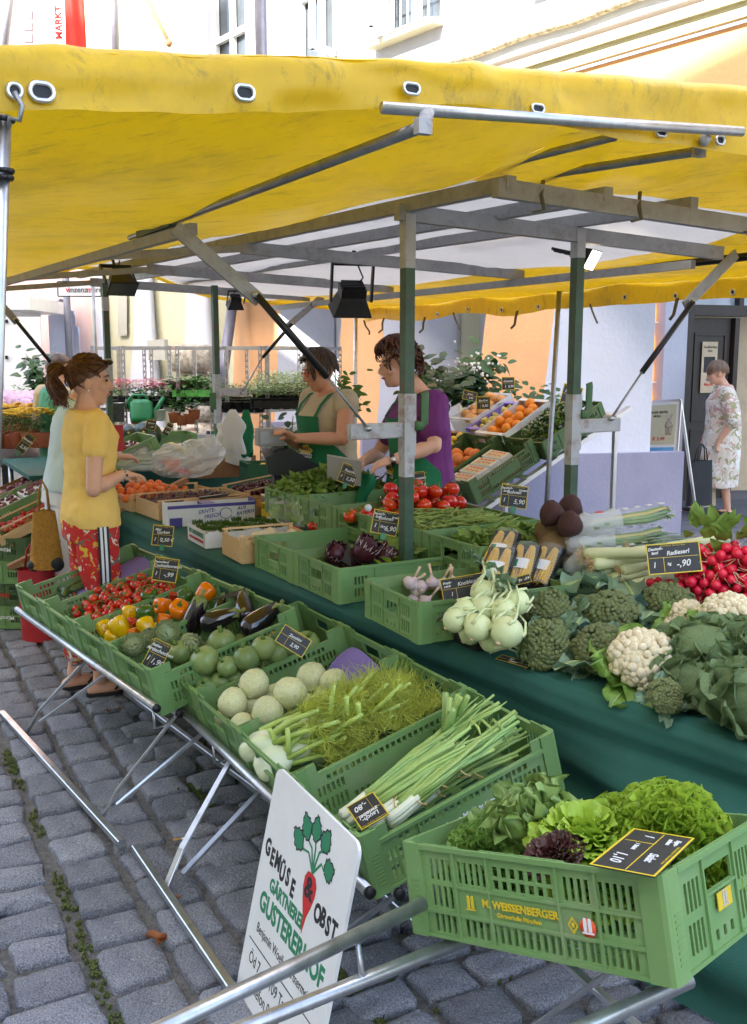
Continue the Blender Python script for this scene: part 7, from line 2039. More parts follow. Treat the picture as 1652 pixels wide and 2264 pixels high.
gw, HM = make_person(GM, 'flower seller in green waistcoat and cream sleeves behind the blond customer', 'skin', 1.0, arms=[(Vector((.17, 0, 1.36)), Vector((.2, .05, 1.1)), Vector((.1, .28, 1.0)), (0, 1, 0), (0, 0, 1), .6, 1), (Vector((-.17, 0, 1.36)), Vector((-.25, .02, 1.1)), Vector((-.2, .25, 1.0)), (0, 1, 0), (0, 0, 1), .6, -1)],
    legs=[(Vector((.09, 0, .85)), Vector((.09, .03, .46)), Vector((.1, 0, .08)), (.1, 1, 0)), (Vector((-.09, 0, .85)), Vector((-.09, 0, .46)), Vector((-.09, -.05, .08)), (0, 1, 0))], head=(Vector((0, .04, 1.56)), Vector((.6, .8, -.2))), voxel=.012)
sh = MB(); loft(sh, [(0, 0, .8, .19, .15), (0, 0, 1.06, .17, .125), (0, .01, 1.25, .18, .135), (0, 0, 1.37, .18, .1), (0, 0, 1.42, .1, .07)]); soft(sh, 'waistcoat', 'print_green', gw, .012, 3, .006)
sh = MB()
for sx, E0 in ((1, Vector((.2, .05, 1.1))), (-1, Vector((-.25, .02, 1.1)))): S0 = Vector((sx*.17, 0, 1.36)); capsule(sh, [S0, S0.lerp(E0, .5), E0], [.075, .07, .065])
soft(sh, 'sleeve_pair', 'shirt_beige', gw, .012, 3, .006)
tr = MB(); loft(tr, [(0, 0, .1, .2, .16), (0, 0, .5, .19, .15), (0, 0, .85, .18, .14)]); soft(tr, 'skirt', 'shirt_beige', gw, .012)
cap(HM, 'hair_dark', gw, 1.0, 2.0, 1.1)
def vendor(M_, label, skin, hair, shirt, sw, hh, arms, head, apron_emblem_z, sleeves):
    e, HM = make_person(M_, label, skin, sw, hh, arms=arms, head=head, voxel=.006,
                        legs=[(Vector((.09, 0, .85*hh)), Vector((.09, .02, .46)), Vector((.1, 0, .08)), (0, 1, 0)), (Vector((-.09, 0, .85*hh)), Vector((-.09, .02, .46)), Vector((-.1, 0, .08)), (0, 1, 0))])
    sh = MB(); SZ = [(0, 0, .70, .2, .165), (0, 0, .85, .2, .165), (0, 0, .95, .185, .15), (0, .0, 1.07, .165, .135), (0, .012, 1.2, .172, .14), (0, .02, 1.28, .176, .14), (0, .0, 1.36, .178, .1), (0, -.01, 1.40, .125, .078), (0, -.012, 1.418, .085, .066)]
    loft(sh, [(x*sw, y*sw, z*hh, rx*sw, ry*sw) for x, y, z, rx, ry in SZ])
    for (S_, E_, *_r) in arms: capsule(sh, [S_*.7+Vector((0, 0, S_.z*.3)), S_, S_.lerp(E_, sleeves)], [.066, .073*sw**.5, .072*sw**.5])
    soft(sh, 'shirt', shirt, e, .007, 3, .008, 4)
    def prof_(z):
        for a, b in zip(SZ, SZ[1:]):
            if a[2]*hh <= z <= b[2]*hh:
                f = (z-a[2]*hh)/((b[2]-a[2])*hh); return [a[i]+(b[i]-a[i])*f for i in range(5)]
        return SZ[0] if z < SZ[0][2]*hh else SZ[-1]
    m = MB()
    def ap(a, b):
        z = (.45+.83*b)*hh; c_ = prof_(max(z, .71*hh)); wd = 1.75 if z < 1.0*hh else 1.75 - 1.15*min(1, (z/hh-1.0)/.18)
        an = (a-.5)*2*wd; k = .014 + .006*sin(an*9)*(1-b)
        return Vector((sin(an)*(c_[3]*sw+k), c_[1]*sw + cos(an)*(c_[4]*sw+k), z))
    m.grid(ap, 40, 30); apo = m.build('apron', 'apron_green', e)
    for sx in (-1, 1):
        a0 = ap(.5+sx*.42, 1); m = MB(); m.path([a0, Vector((sx*.1, .118*sw, 1.345*hh)), Vector((sx*.1, .06*sw, 1.405*hh)), Vector((sx*.06, -.06, 1.43*hh)), Vector((0, -.085, 1.42*hh))], .014, 6, flat=.25); m.build('apron_strap', 'apron_green', e)
    zc = apron_emblem_z; y0 = (ap(.5, (zc/hh-.45)/.83)).y + .004
    EM = T(0, y0, zc) @ RZ(pi) @ RX(pi/2)
    m = MB(); m.add([(-.075, .0, 0), (-.02, .028, 0), (-.012, .06, 0), (.006, .06, 0), (.016, .03, 0), (.075, .0, 0), (0, -.055, 0)], [(0, 1, 2, 3, 4, 5, 6)]); eo = m.build('emblem', 'print_yellow', e, EM)
    m = MB(); m.add([(-.065, -.022, .001), (.065, -.022, .001), (.06, -.046, .001), (-.06, -.046, .001)], [(0, 1, 2, 3)]); m.build('emblem_band', 'print_white', eo)
    text('lettering', 'MARKT', .034, eo, T(0, .006, .002), 'print_black', ext=.0003, bold=.0008)
    text('lettering', 'ANGERPLATZ', .019, eo, T(0, -.034, .0025), 'print_black', ext=.0003, bold=.0003)
    return e, HM
V1M = T(-.27, 6.0, .06) @ RZ(R(128)); L1 = lambda x, y, d: W2L(V1M, ond(x, y, d))
v1, HM = vendor(V1M, 'stallholder with glasses and beige top under a green apron', 'skin_tan', 'hair_dark', 'shirt_beige', 1.1, .985,
    [(Vector((-.185, .0, 1.345)), L1(757, 970, 5.62), L1(655, 968, 5.5), L1(622, 952, 5.45)-L1(655, 968, 5.5), (.2, 0, 1), .5, -1), (Vector((.185, .0, 1.345)), L1(668, 985, 6.15), L1(628, 962, 5.75), L1(612, 940, 5.6)-L1(628, 962, 5.75), (0, 0, 1), .6, 1)],
    (Vector((.0, .07, 1.52)), Vector((.22, .93, -.3))), 1.06, .16)
cap(HM, 'hair_dark', v1, .75, 1.9, 1.08); paths = []
for k in range(360):
    ph = ry_.uniform(-3.1, 3.1); th = ry_.uniform(.0, .9); dn = .25 if abs(ph) < .9 else 1.2
    paths.append(([skull(th, ph, 1.06), skull(th+.25*dn, ph+.15, 1.17), skull(th+.6*dn, ph+.25, 1.18), skull(min(2.15, th+1.0*dn), ph+.3, 1.13+ry_.uniform(0, .15))], ry_.uniform(.0028, .005)))
locks(HM, paths, 'hair_dark', v1)
m = MB()
for sx in (-1, 1):
    m.path([(sx*.033+.024*cos(a), .094-.008*abs(cos(a)), .008+.016*sin(a)) for a in [i*.45 for i in range(15)]], .0018, 5, M=HM); m.path([(sx*.057, .088, .012), (sx*.078, .03, .016), (sx*.08, -.005, .012)], .0018, 5, M=HM)
m.path([(-.009, .096, .012), (.009, .096, .012)], .0018, 5, M=HM); m.build('glasses', 'print_red', v1)
m = MB(); m.ball((0, .065, .1), (.055, .03, .016), 12, 6, M=HM); m.build('sunglasses', 'eye_dark', v1)
for k in range(7):
    m = MB(); m.ball((.055*sin((k-3)*.35), .085+.012*cos((k-3)*.5), 1.325-.012*(3-abs(k-3))), .011, 8, 6); m.build('necklace_bead', ('pepper_green', 'print_red', 'raffia')[k % 3], v1)
V2M = T(.265, 5.45, .06) @ RZ(R(107)); L2 = lambda x, y, d: W2L(V2M, ond(x, y, d))
v2, HM = vendor(V2M, 'stallholder with curly auburn hair and purple shirt under a green apron', 'skin', 'hair_auburn', 'shirt_purple', 1.16, 1.0,
    [(Vector((-.195, .0, 1.36)), L2(960, 985, 5.12), L2(868, 1016, 5.05), L2(822, 1030, 5.05)-L2(868, 1016, 5.05), (-.3, 0, 1), .7, -1), (Vector((.195, .0, 1.36)), L2(838, 1000, 5.75), L2(800, 1022, 5.35), L2(775, 1030, 5.3)-L2(800, 1022, 5.35), (0, 0, 1), .6, 1)],
    (Vector((-.0, .15, 1.56)), Vector((-.10, .98, -.16))), 1.0, .62)
cap(HM, 'hair_auburn', v2, .8, 2.1, 1.13); paths = []
for k in range(480):
    ph = ry_.uniform(-3.14, 3.14); th = ry_.uniform(.0, (2.0 if abs(ph) > 1.8 else 1.4) if abs(ph) > .9 else .75); b = skull(th, ph, 1.05); nrm = (b-Vector((0, -.012, .02))).normalized(); tg = nrm.cross(Vector((ry_.gauss(0, 1), ry_.gauss(0, 1), ry_.gauss(0, 1)))).normalized()
    paths.append(([b, b+nrm*.025+tg*.012, b+nrm*.04+tg*.032-Z*.008, b+nrm*.028+tg*.045-Z*.02, b+nrm*.022+tg*.034-Z*.032], ry_.uniform(.0035, .0065)))
locks(HM, paths, 'hair_auburn', v2)
for k in range(8):
    m = MB(); a = -1.9+.13*k; p, q = skull(1.0, a, 1.26), skull(1.25, a-.12, 1.27); m.tube(p, q, .0025, n=5, M=HM); m.build('hair_slide', 'print_white', v2)
W_ = L2(868, 1016, 5.05); D_ = (L2(822, 1030, 5.05)-W_).normalized(); m = MB(); m.tube(W_-D_*.014, W_+D_*.008, .0315, n=16); wt = m.build('watch', 'black_rubber', v2)
P = W2L(V2M, EYE) - W_; P = (P-D_*P.dot(D_)).normalized(); m = MB(); m.tube(W_-D_*.003+P*.03, W_-D_*.003+P*.036, .014, n=14); m.build('watch_face', 'aluminium', wt)
m = MB(); m.ball((-.079, -.004, -.042), (.006, .006, .009), 8, 6, M=HM); m.build('earring', 'steel', v2)
m = MB(); m.path([(-.075, .03, 1.41), (-.05, .085, 1.36), (0, .118, 1.31), (.05, .085, 1.36)], .002, 5); m.ball((0, .122, 1.3), .014, 8, 6); m.build('pendant', 'raffia', v2)
P = ond(806, 1060, 5.2); m = MB(); m.grid(lambda a, b: Vector(((a-.5)*.09*(1-.3*b)+.02*sin(b*5), .02*sin(a*6+b*3), -.15*b+.03)), 8, 8); tag(m.build('paper_bag', 'pepper_green' if False else 'apron_green', M=T(P)), 'thin green plastic bag in the purple stallholder\'s hands', 'bag')
OM = T(3.68, 10.5, 0) @ RZ(R(78)); L3 = lambda x, y, d: W2L(OM, ond(x, y, d))
ow, HM = make_person(OM, 'elderly passer-by in pale floral dress carrying bags past the shop door', 'skin', 1.22, .96, arms=[(Vector((-.2, 0, 1.27)), Vector((-.27, -.06, 1.02)), Vector((-.25, .06, .80)), (0, .4, -1), (0, 1, .3), .9, -1), (Vector((.2, 0, 1.27)), Vector((.25, .05, 1.02)), Vector((.2, .16, .8)), (0, .3, -1), (0, 1, .3), .9, 1)],
    legs=[(Vector((.09, 0, .82)), Vector((.09, .12, .46)), Vector((.09, .2, .08)), (0, 1, 0)), (Vector((-.09, 0, .82)), Vector((-.09, -.02, .46)), Vector((-.09, -.08, .08)), (0, 1, 0))], head=(Vector((0, .09, 1.49)), Vector((-.1, 1, -.12))), voxel=.01)
sh = MB(); loft(sh, [(0, .02, .3, .25, .2), (0, .01, .5, .26, .2), (0, 0, .8, .25, .19), (0, 0, .95, .23, .18), (0, 0, 1.1, .215, .17), (0, .01, 1.2, .21, .165), (0, .0, 1.28, .205, .12), (0, 0, 1.36, .1, .08)])
for sx, E0 in ((-1, Vector((-.27, -.06, 1.02))), (1, Vector((.25, .05, 1.02)))): S0 = Vector((sx*.2, 0, 1.27)); capsule(sh, [S0, S0.lerp(E0, .5), E0], [.085, .088, .085])
soft(sh, 'dress', 'dress_floral', ow, .011, 3, .016, 2, (7, 7, 2))
cap(HM, 'hair_grey', ow, .8, 1.9, 1.12); paths = []
for k in range(220):
    ph = ry_.uniform(-3.1, 3.1); th = ry_.uniform(.0, .9); paths.append(([skull(th, ph, 1.08), skull(th+.3, ph+.2, 1.17), skull(th+.7, ph+.3, 1.16), skull(th+1.0, ph+.3, 1.1+ry_.uniform(0, .08))], .0045))
locks(HM, paths, 'hair_grey', ow)
for (x, y) in ((.09, .25), (-.09, -.03)):
    m = MB(); m.ball((x, y, .028), (.044, .125, .03), 12, 8); m.build('shoe', 'black_rubber', ow)
P = ond(1548, 1052, 10.15); bag('shopping_bag', T(P.x, P.y, P.z-.3) @ RZ(R(20)), .26, .3, .46, .08, .12, 'bag_black', 'black shopping bag in the passer-by\'s hand', True)
P = ond(1562, 1060, 10.4); bag('shopping_bag', T(P.x, P.y, P.z-.28) @ RZ(R(30)), .22, .28, .42, .06, .1, 'shirt_beige', 'beige cloth bag behind the black shopping bag', True)
bake_soft()
rq = random.Random(55)
K_ORANGE = Kind('orange', 'orange', blob(1, .97, .02, 1, 'orange_peel', 'orange', .03))
K_GRAPE = Kind('grapefruit', 'grapefruit', blob(1, .93, .02, 2, 'grapefruit', 'grapefruit', .03))
def fill(kind, F, n, rr, reg, base, bias, label, group, sq=1.0):
    for (x, y, z, r_) in drop(n, rr, reg, lambda x, y: base, bias, r=rq): kind.put(F @ T(x, y, z) @ rnd_rot(2, rq) @ S(r_, r_, r_*sq), label, group)
fill(K_GRAPE, F_ORA, 13, (.045, .05), rect(.06, .5, .06, .34), .03, lambda x, y: .05*x, 'pinkish orange grapefruit in the dark crate', 'grapefruit')
def open_box(name, F, Lx, Ly, Hh, mat, label, inner=None, th=.005):
    e = empty(name, F, label, 'box')
    for nm, lo_, hi in (('side_panel', (0, 0, 0), (Lx, th, Hh)), ('side_panel', (0, Ly-th, 0), (Lx, Ly, Hh)), ('end_panel', (0, th, 0), (th, Ly-th, Hh*.75)), ('end_panel', (Lx-th, th, 0), (Lx, Ly-th, Hh)), ('base_panel', (th, th, 0), (Lx-th, Ly-th, th))):
        m = MB(); m.box(lo_, hi); m.build(nm, mat, e)
    for x in (0, Lx-.03):
        m = MB(); m.box((x, -.002, Hh+.0005), (x+.03, Ly+.002, Hh+.006)); m.build('rim_flap', mat, e)
    return e
F_OB = sub(SH, .60, .345, .01) @ RY(-.05); open_box('fruit_box', F_OB, .5, .34, .17, 'card_white', 'white cardboard box of oranges on the sloping shelf')
fill(K_ORANGE, F_OB, 26, (.038, .043), rect(.04, .46, .05, .29), .05, lambda x, y: .06*x, 'orange in the white cardboard box', 'oranges')
LEM = Kind('lemon', 'lemon', blob(1, 1.25, .02, 1, 'lemon', 'lemon', 0)); LIM = Kind('lime', 'lime', blob(1, 1.1, .02, 1, 'lime', 'lime', 0)); PEA = Kind('pear', 'pear', M_of(MB().lathe([(0, -1), (.6, -.9), (1, -.4), (.95, .1), (.55, .7), (.35, 1.2), (0, 1.4)], 14), 'pear', 'pear')); MAN = Kind('mango', 'mango', blob(1, 1.3, .05, 1, 'mango', 'mango', 0))
F_LB = sub(SH, .25, .83, .01); open_box('fruit_box', F_LB, .4, .3, .12, 'card_brown', 'brown cardboard box of limes and lemons behind the purple stallholder')
fill(LIM, F_LB, 10, (.026, .03), rect(.04, .36, .04, .26), .05, None, 'green lime in the brown cardboard box', 'limes'); fill(LEM, F_LB, 7, (.026, .03), rect(.04, .36, .04, .26), .09, None, 'yellow lemon in the brown cardboard box', 'lemons')
F_PB = sub(SH, .72, .72, .02); open_box('fruit_box', F_PB, .45, .3, .1, 'paper_violet', 'shallow violet box of pears on the sloping shelf'); fill(PEA, F_PB, 16, (.028, .033), rect(.04, .4, .04, .26), .04, None, 'yellow green pear in the violet box', 'pears')
F_MB = sub(SH, .8, 1.04, .03); open_box('fruit_box', F_MB, .45, .3, .12, 'film', 'clear film-lined box of mangoes at the end of the shelf'); fill(MAN, F_MB, 12, (.036, .042), rect(.04, .4, .04, .26), .05, None, 'red and yellow mango in the film-lined box', 'mangoes')
def egg_carton():
    m = MB(); m.box((-.05, -.125, 0), (.05, .125, .03)); m.prism([(-.045, -.12), (.045, -.12), (.045, .12), (-.045, .12)], .03, .062)
    for k in range(5):
        for sx in (-1, 1): m.ball((sx*.048, -.1+.05*k, .022), (.018, .022, .022), 8, 6)
    l_ = MB(); l_.box((-.04, -.1, .0625), (.04, .1, .0632)); t_ = MB()
    for k in range(4): t_.box((.018, -.09+.045*k, .0634), (.034, -.06+.045*k, .0638))
    for k in range(6): t_.ball((-.012+.006*(k % 2), -.07+.028*k, .0634), (.01, .01, .0012), 6, 4)
    return Kind('egg_carton', 'egg carton', m.mesh('egg_carton', 'stone_rough' if False else 'card_white'), [('paper_label', l_.mesh('paper_label', 'plaster_cream')), ('printed_patch', t_.mesh('printed_patch', 'sticker_orange'))])
KE = egg_carton()
for k in range(4): KE.put(F_EGG @ T(.08+.108*k, .2, .085) @ RZ(.03*(-1)**k), 'pulp egg carton in a row of four in the dark crate', 'egg cartons')
m = MB(); m.box((.02, .03, .012), (.5, .37, .083)); tag(m.build('packing_box', 'card_brown', M=F_EGG), 'brown box below the egg cartons', 'box')
leaf_pile('parsley', F_PAR, .08, .58, .02, .38, .1, .12, 520, 'pepper_green', 'curly parsley bunches heaped in the dark crate', (.03, .05), (.025, .04), 11, .3)
leaf_pile('parsley_stalks', F_PAR, .0, .22, .05, .35, .09, .03, 120, 'stem_green', 'pale parsley stalks at the low end of the crate', (.08, .12), (.005, .009), 12, .1)
P = ond(625, 1000, 5.75)
e = empty('shop_scale', T(P.x, P.y, .8) @ RZ(R(20)), 'grey electronic shop scale with raised display beside the stallholder in glasses', 'scale')
defmat('scale_grey', srgb(150, 150, 148), .45, var=.05); defmat('scale_dark', (.045, .047, .052), .45)
for nm, lo_, hi, mt_ in (('platform', (-.1, -.12, .0), (.3, .15, .06), 'steel'), ('column', (-.06, -.03, .06), (.0, .03, .36), 'scale_dark'), ('display_head', (-.15, -.04, .36), (.0, .05, .46), 'scale_grey'), ('display_glass', (-.14, -.046, .375), (-.02, -.041, .445), 'glass_pale')):
    m = MB(); m.box(lo_, hi); m.build(nm, mt_, e)
m = MB(); m.add([(-.12, -.08, .3), (.02, -.12, .35), (.26, -.1, .2), (.2, .1, .2), (-.1, .1, .34), (-.1, -.06, .2), (.05, -.08, .17), (.2, .05, .17)], [(0, 1, 2, 3, 4), (0, 5, 6, 1), (1, 6, 2), (2, 6, 7, 3), (4, 3, 7, 5), (0, 4, 5), (5, 7, 6)]); m.build('keypad_body', 'scale_dark', e)
m = MB(); m.lathe([(0, .06), (.16, .07), (.2, .09), (.205, .092)], 24, M=T(.2, -.1, .02) @ S(1, .7, 1)); m.build('pan', 'steel', e)
m = MB(); a, b, c_, d_ = ond(723, 1007, 5.25), ond(800, 1020, 5.15), ond(798, 1075, 5.15), ond(724, 1058, 5.25); m.add([a, b, c_, d_]+[p+Vector((.0, .03, .005)) for p in (a, b, c_, d_)], [(3, 2, 1, 0), (4, 5, 6, 7), (0, 1, 5, 4), (1, 2, 6, 5), (2, 3, 7, 6), (3, 0, 4, 7)])
tag(m.build('till_screen', 'scale_grey'), 'grey back of a till screen in front of the purple stallholder', 'screen')
m = MB(); FT = T(-2.35, 6.75, 0) @ RZ(R(28)); FTE = empty('market_table', FT, 'far table of melons, bananas and bags behind the apricots', 'table')
m.box((0, 0, .83), (1.75, 1.3, .86)); m.build('top', 'cloth_green', FTE)
m = MB(); m.box((.02, .01, .02), (1.73, .03, .83)); m.build('cloth_drop', 'cloth_green', FTE)
for x, y in ((.05, .1), (1.7, .1), (.05, 1.2), (1.7, 1.2)): m = MB(); m.tube((x, y, 0), (x, y, .83), .02, n=8); m.build('leg', 'steel', FTE)
def pw(x, y, z): p = onz(x, y, z); return p
F_ME = T(pw(392, 995, .865)) @ RZ(R(160)) ; F_ME = T(pw(280, 1000, .865)) @ RZ(R(22)); crate('low', F_ME, 'green crate of watermelons on the far table')
MEL = Kind('watermelon', 'watermelon', M_of(MB().ball((0, 0, 0), (1, 1, 1.15), 20, 14), 'watermelon', 'melon'), [('stalk_scar', M_of(MB().ball((0, 0, 1.14), (.1, .1, .03), 8, 5), 'stalk_scar', 'pear'))])
for (x, y, z, r_, lb) in ((326, 957, 1.02, .125, 'round dark watermelon facing the square with its pale scar'), (292, 965, .99, .1, 'watermelon half hidden behind the customer')):
    p = ond(x, y, pw(310, 1000, .865).y+.12); MEL.put(T(p.x, p.y, 1.0) @ RX(R(75)) @ S(r_), lb)
def banana_hand(P, rz, label):
    e = empty('banana_hand', T(P) @ RZ(rz), label, 'bananas')
    for k in range(5):
        m = MB(); a = (k-2)*.2; m.path([(0, 0, .05), (cos(a)*.04, sin(a)*.04, .055), (cos(a)*.1, sin(a)*.09, .03), (cos(a)*.15, sin(a)*.13, -.005), (cos(a)*.18, sin(a)*.15, -.02)], [.007, .014, .019, .016, .006], 7); m.build('banana', 'banana', e)
banana_hand(pw(328, 1005, .9), .2, 'hand of bananas under the watermelons'); banana_hand(pw(368, 996, .92), .1, 'second hand of bananas leaning on the crate')
def crumple(name, c_, rx, ry, rz, mat, label, seed, peaks=()):
    m = MB(); vs, fs = [], []; nu, nv = 40, 22
    for j in range(nv+1):
        th = pi*j/nv
        for i in range(nu):
            a = 2*pi*i/nu; d = Vector((sin(th)*cos(a), sin(th)*sin(a), -cos(th))); k = 1+.22*noise.noise(d*2+Vector((seed, 0, 0)))+.13*(1-abs(noise.noise(d*4.5+Vector((seed, 2, 0)))*2))+.05*noise.noise(d*12)
            for (px_, py_, pz_, am) in peaks:
                k += am*max(0, d.dot(Vector((px_, py_, pz_)).normalized()))**8
            vs.append((rx*d.x*k, ry*d.y*k, max(-rz*.7, rz*d.z*k)))
    fs = [(j*nu+i, j*nu+(i+1) % nu, (j+1)*nu+(i+1) % nu, (j+1)*nu+i) for j in range(nv) for i in range(nu)]
    m.add(vs, fs, 0, False); return tag(m.build(name, mat, M=T(c_)), label, 'bag')
crumple('plastic_bag', pw(300, 1020, .95), .27, .14, .08, 'film', 'crumpled clear plastic bag lying behind the apricots', 3)
P = pw(405, 1030, .93); crumple('plastic_bag', P+Z*.02, .2, .13, .13, 'film', 'clear plastic bag with handles holding radishes behind the apricots', 8, ((1, 0, .8, .7),))
for k in range(14): q = P+Vector((rq.uniform(-.13, .02), rq.uniform(-.06, .06), rq.uniform(-.05, .03))); KR[k % 3].put(T(q) @ rnd_rot(2, rq) @ S(.022), 'radish inside the clear plastic bag', 'radishes in the plastic bag')
F_CB = T(pw(440, 1058, .82)) @ RZ(R(25)); open_box('fruit_box', F_CB, .42, .26, .14, 'card_brown', 'brown and green cardboard box behind the apricots'); fill(LEM, F_CB, 6, (.028, .032), rect(.2, .38, .05, .2), .06, None, 'lemon in the brown and green box', 'lemons in the brown box')
defmat('card_green', srgb(38, 92, 62), .7); F_GB = T(pw(548, 1070, .82)) @ RZ(R(20)); open_box('fruit_box', F_GB, .4, .25, .13, 'card_green', 'dark green cardboard box with one orange beside the scale'); fill(LEM, F_GB, 4, (.03, .033), rect(.05, .3, .05, .2), .06, None, 'lemon in the dark green box', 'lemons in the green box')
M_YB = bx_at(608, 1166, TZ+.004, R(28)); open_box('fruit_box', M_YB, .3, .2, .11, 'print_yellow', 'yellow edged brown cardboard box with two small tomatoes beside the empty crate')
m = MB(); m.box((.006, .004, .006), (.294, .196, .03)); tag(m.build('box_liner', 'card_brown', M=M_YB), 'brown card liner inside the yellow edged box', 'liner')
for (x, y) in ((690, 1163), (705, 1165), (652, 1172)): p = onz(x, y, .82); rq.choice(K_CHERRYTOM).put(T(p) @ S(.024), 'small orange-red tomato in the yellow edged box', 'tomatoes in the yellow edged box')
for k, (x, y) in enumerate(((618, 1128), (650, 1132), (672, 1138))):
    P = onz(x, y, .86); e = empty('salad_bag', T(P) @ RZ(R(20)) @ RX(-.4), 'clear bag of cut salad leaves beside the cucumber crate', 'salad bag', 'salad bags')
    m = MB(); m.grid(lambda a, b: Vector(((a-.5)*.11, .018*sin(pi*a)*sin(pi*b), (b-.5)*.14)), 8, 8); m.grid(lambda a, b: Vector(((a-.5)*.11, -.018*sin(pi*a)*sin(pi*b), (b-.5)*.14)), 8, 8); m.build('film', 'film_clear', e)
    m = MB()
    for j in range(16): leaf(m, (rq.uniform(-.04, .04), rq.uniform(-.01, .01), rq.uniform(-.06, .03)), (rq.gauss(0, 1), rq.gauss(0, .2), 1), (0, -1, .2), .05, .03, seed=j, nu=3, nv=4)
    m.build('cut_leaf', 'lettuce', e); m = MB(); m.box((-.025, -.021, .03), (.025, -.02, .045)); m.build('paper_label', 'shutter_grey', e)
def hang(P, w, h, mat, label, seed, tw=.25):
    m = MB(); m.grid(lambda a, b: Vector((sin(2*pi*a)*w*.5*(tw+(1-tw)*sin(min(1, b*2.1)*pi*.5))*(1-.12*b)*(1+.3*noise.noise(Vector((a*6, b*4, seed)))), cos(2*pi*a)*w*.22*(tw+(1-tw)*b)*(1+.3*noise.noise(Vector((a*7, b*5, seed+2)))), -h*b+.02*sin(a*12+seed)*b)), 28, 14); return tag(m.build('carrier_bag', mat, M=T(P)), label, 'bag')
hang(ond(515, 905, 6.9), .17, .29, 'bag_white', 'white carrier bag hanging on the second post', 1); hang(ond(545, 905, 7.0), .1, .32, 'pepper_green' if False else 'apron_green', 'green carrier bag hanging behind the white one', 4); hang(ond(518, 935, 7.05), .26, .28, 'card_white', 'white printed cloth bag hanging lowest on the post', 6, .8)
for k, (x, cm) in enumerate(((462, 'print_blue'), (473, 'print_green'))):
    P = ond(x, 1005, 6.7); e = empty('bottle', T(P), ('clear bottle with blue cap by the post', 'clear bottle with green cap by the post')[k], 'bottle'); m = MB(); m.lathe([(0, 0), (.03, 0), (.03, .1), (.012, .13), (.012, .15), (0, .15)], 12); m.build('glass', 'film', e); m = MB(); m.lathe([(.014, .14), (.014, .16), (0, .16)], 10); m.build('cap', cm, e)
wood_box(LS @ T(-.05, -.02, -.01), .8, .3, .1, 'pale wooden box of strawberries on the sloping stand')
STR = Kind('strawberry', 'strawberry', M_of(MB().lathe([(0, -1), (.4, -.7), (.85, 0), (.9, .45), (.5, .75), (0, .8)], 10), 'strawberry', 'strawberry'), [('calyx', calyx(1, 6, .72))])
fill(STR, LS, 60, (.016, .021), rect(0, .72, .03, .25), .04, None, 'red strawberry in the pale wooden box', 'strawberries')
crate('low', LS @ T(.0, .32, 0), 'green crate of berry punnets on the sloping stand'); crate('low', LS @ T(.6, .34, 0), 'green crate of berry punnets, higher on the sloping stand')
for i in range(5):
    for j in range(2):
        F = LS @ T(.04+.22*i, .34+.18*j, .07); m = MB(); m.box((0, 0, 0), (.19, .16, .05)); e = m.build('berry_punnet', 'card_white', M=F); tag(e, 'pale card punnet of dark berries in the green crate', 'punnet', 'berry punnets')
        b_ = MB()
        for k in range(30): b_.ball((rq.uniform(.015, .175), rq.uniform(.015, .145), .052+rq.uniform(0, .012)), .011, 6, 5)
        tag(b_.build('berries', 'cherry' if (i+j) % 2 else 'plum', e), kind='stuff')
PLU = Kind('plum', 'plum', blob(1, 1.1, .02, 1, 'plum', 'plum', .05))
for k in range(4):
    F = LS @ T(.1+.1*(k % 2)+.35*(k//2), .76+.3*(k % 2), 0); open_box('fruit_box', F, .34, .28, .08, 'card_brown', ('brown card tray of plums beside the berry crate', 'brown card tray of plums furthest along the stand', 'brown card tray of plums high on the stand', 'brown card tray of plums behind the price board')[k]); fill(PLU, F, 22, (.022, .026), rect(.03, .31, .03, .25), .02, None, 'dark plum in the brown card trays', 'plums')
defmat('leaf_mid', srgb(90, 132, 66), .5, col2=srgb(62, 104, 48), scale=10, trans=.2, rnd=.15, hue=.02); defmat('leaf_dark', srgb(54, 88, 50), .45, col2=srgb(38, 68, 38), scale=10, trans=.1); defmat('leaf_pale', srgb(196, 208, 164), .5, col2=srgb(120, 156, 96), scale=60, trans=.2, contrast=1.4)
for nm, c_ in (('pink', (236, 130, 166)), ('red', (206, 44, 34)), ('white', (238, 234, 226)), ('yellow', (244, 208, 30)), ('orange', (232, 110, 20)), ('mauve', (226, 190, 216)), ('blue', (146, 160, 212))): defmat('petal_'+nm, srgb(*c_), .6, var=.12, scale=30, trans=.25)
defmat('terracotta', srgb(190, 106, 76), .8, var=.1); defmat('tray_green', srgb(120, 210, 110), .5); defmat('can_green', srgb(40, 128, 84), .4, var=.06)
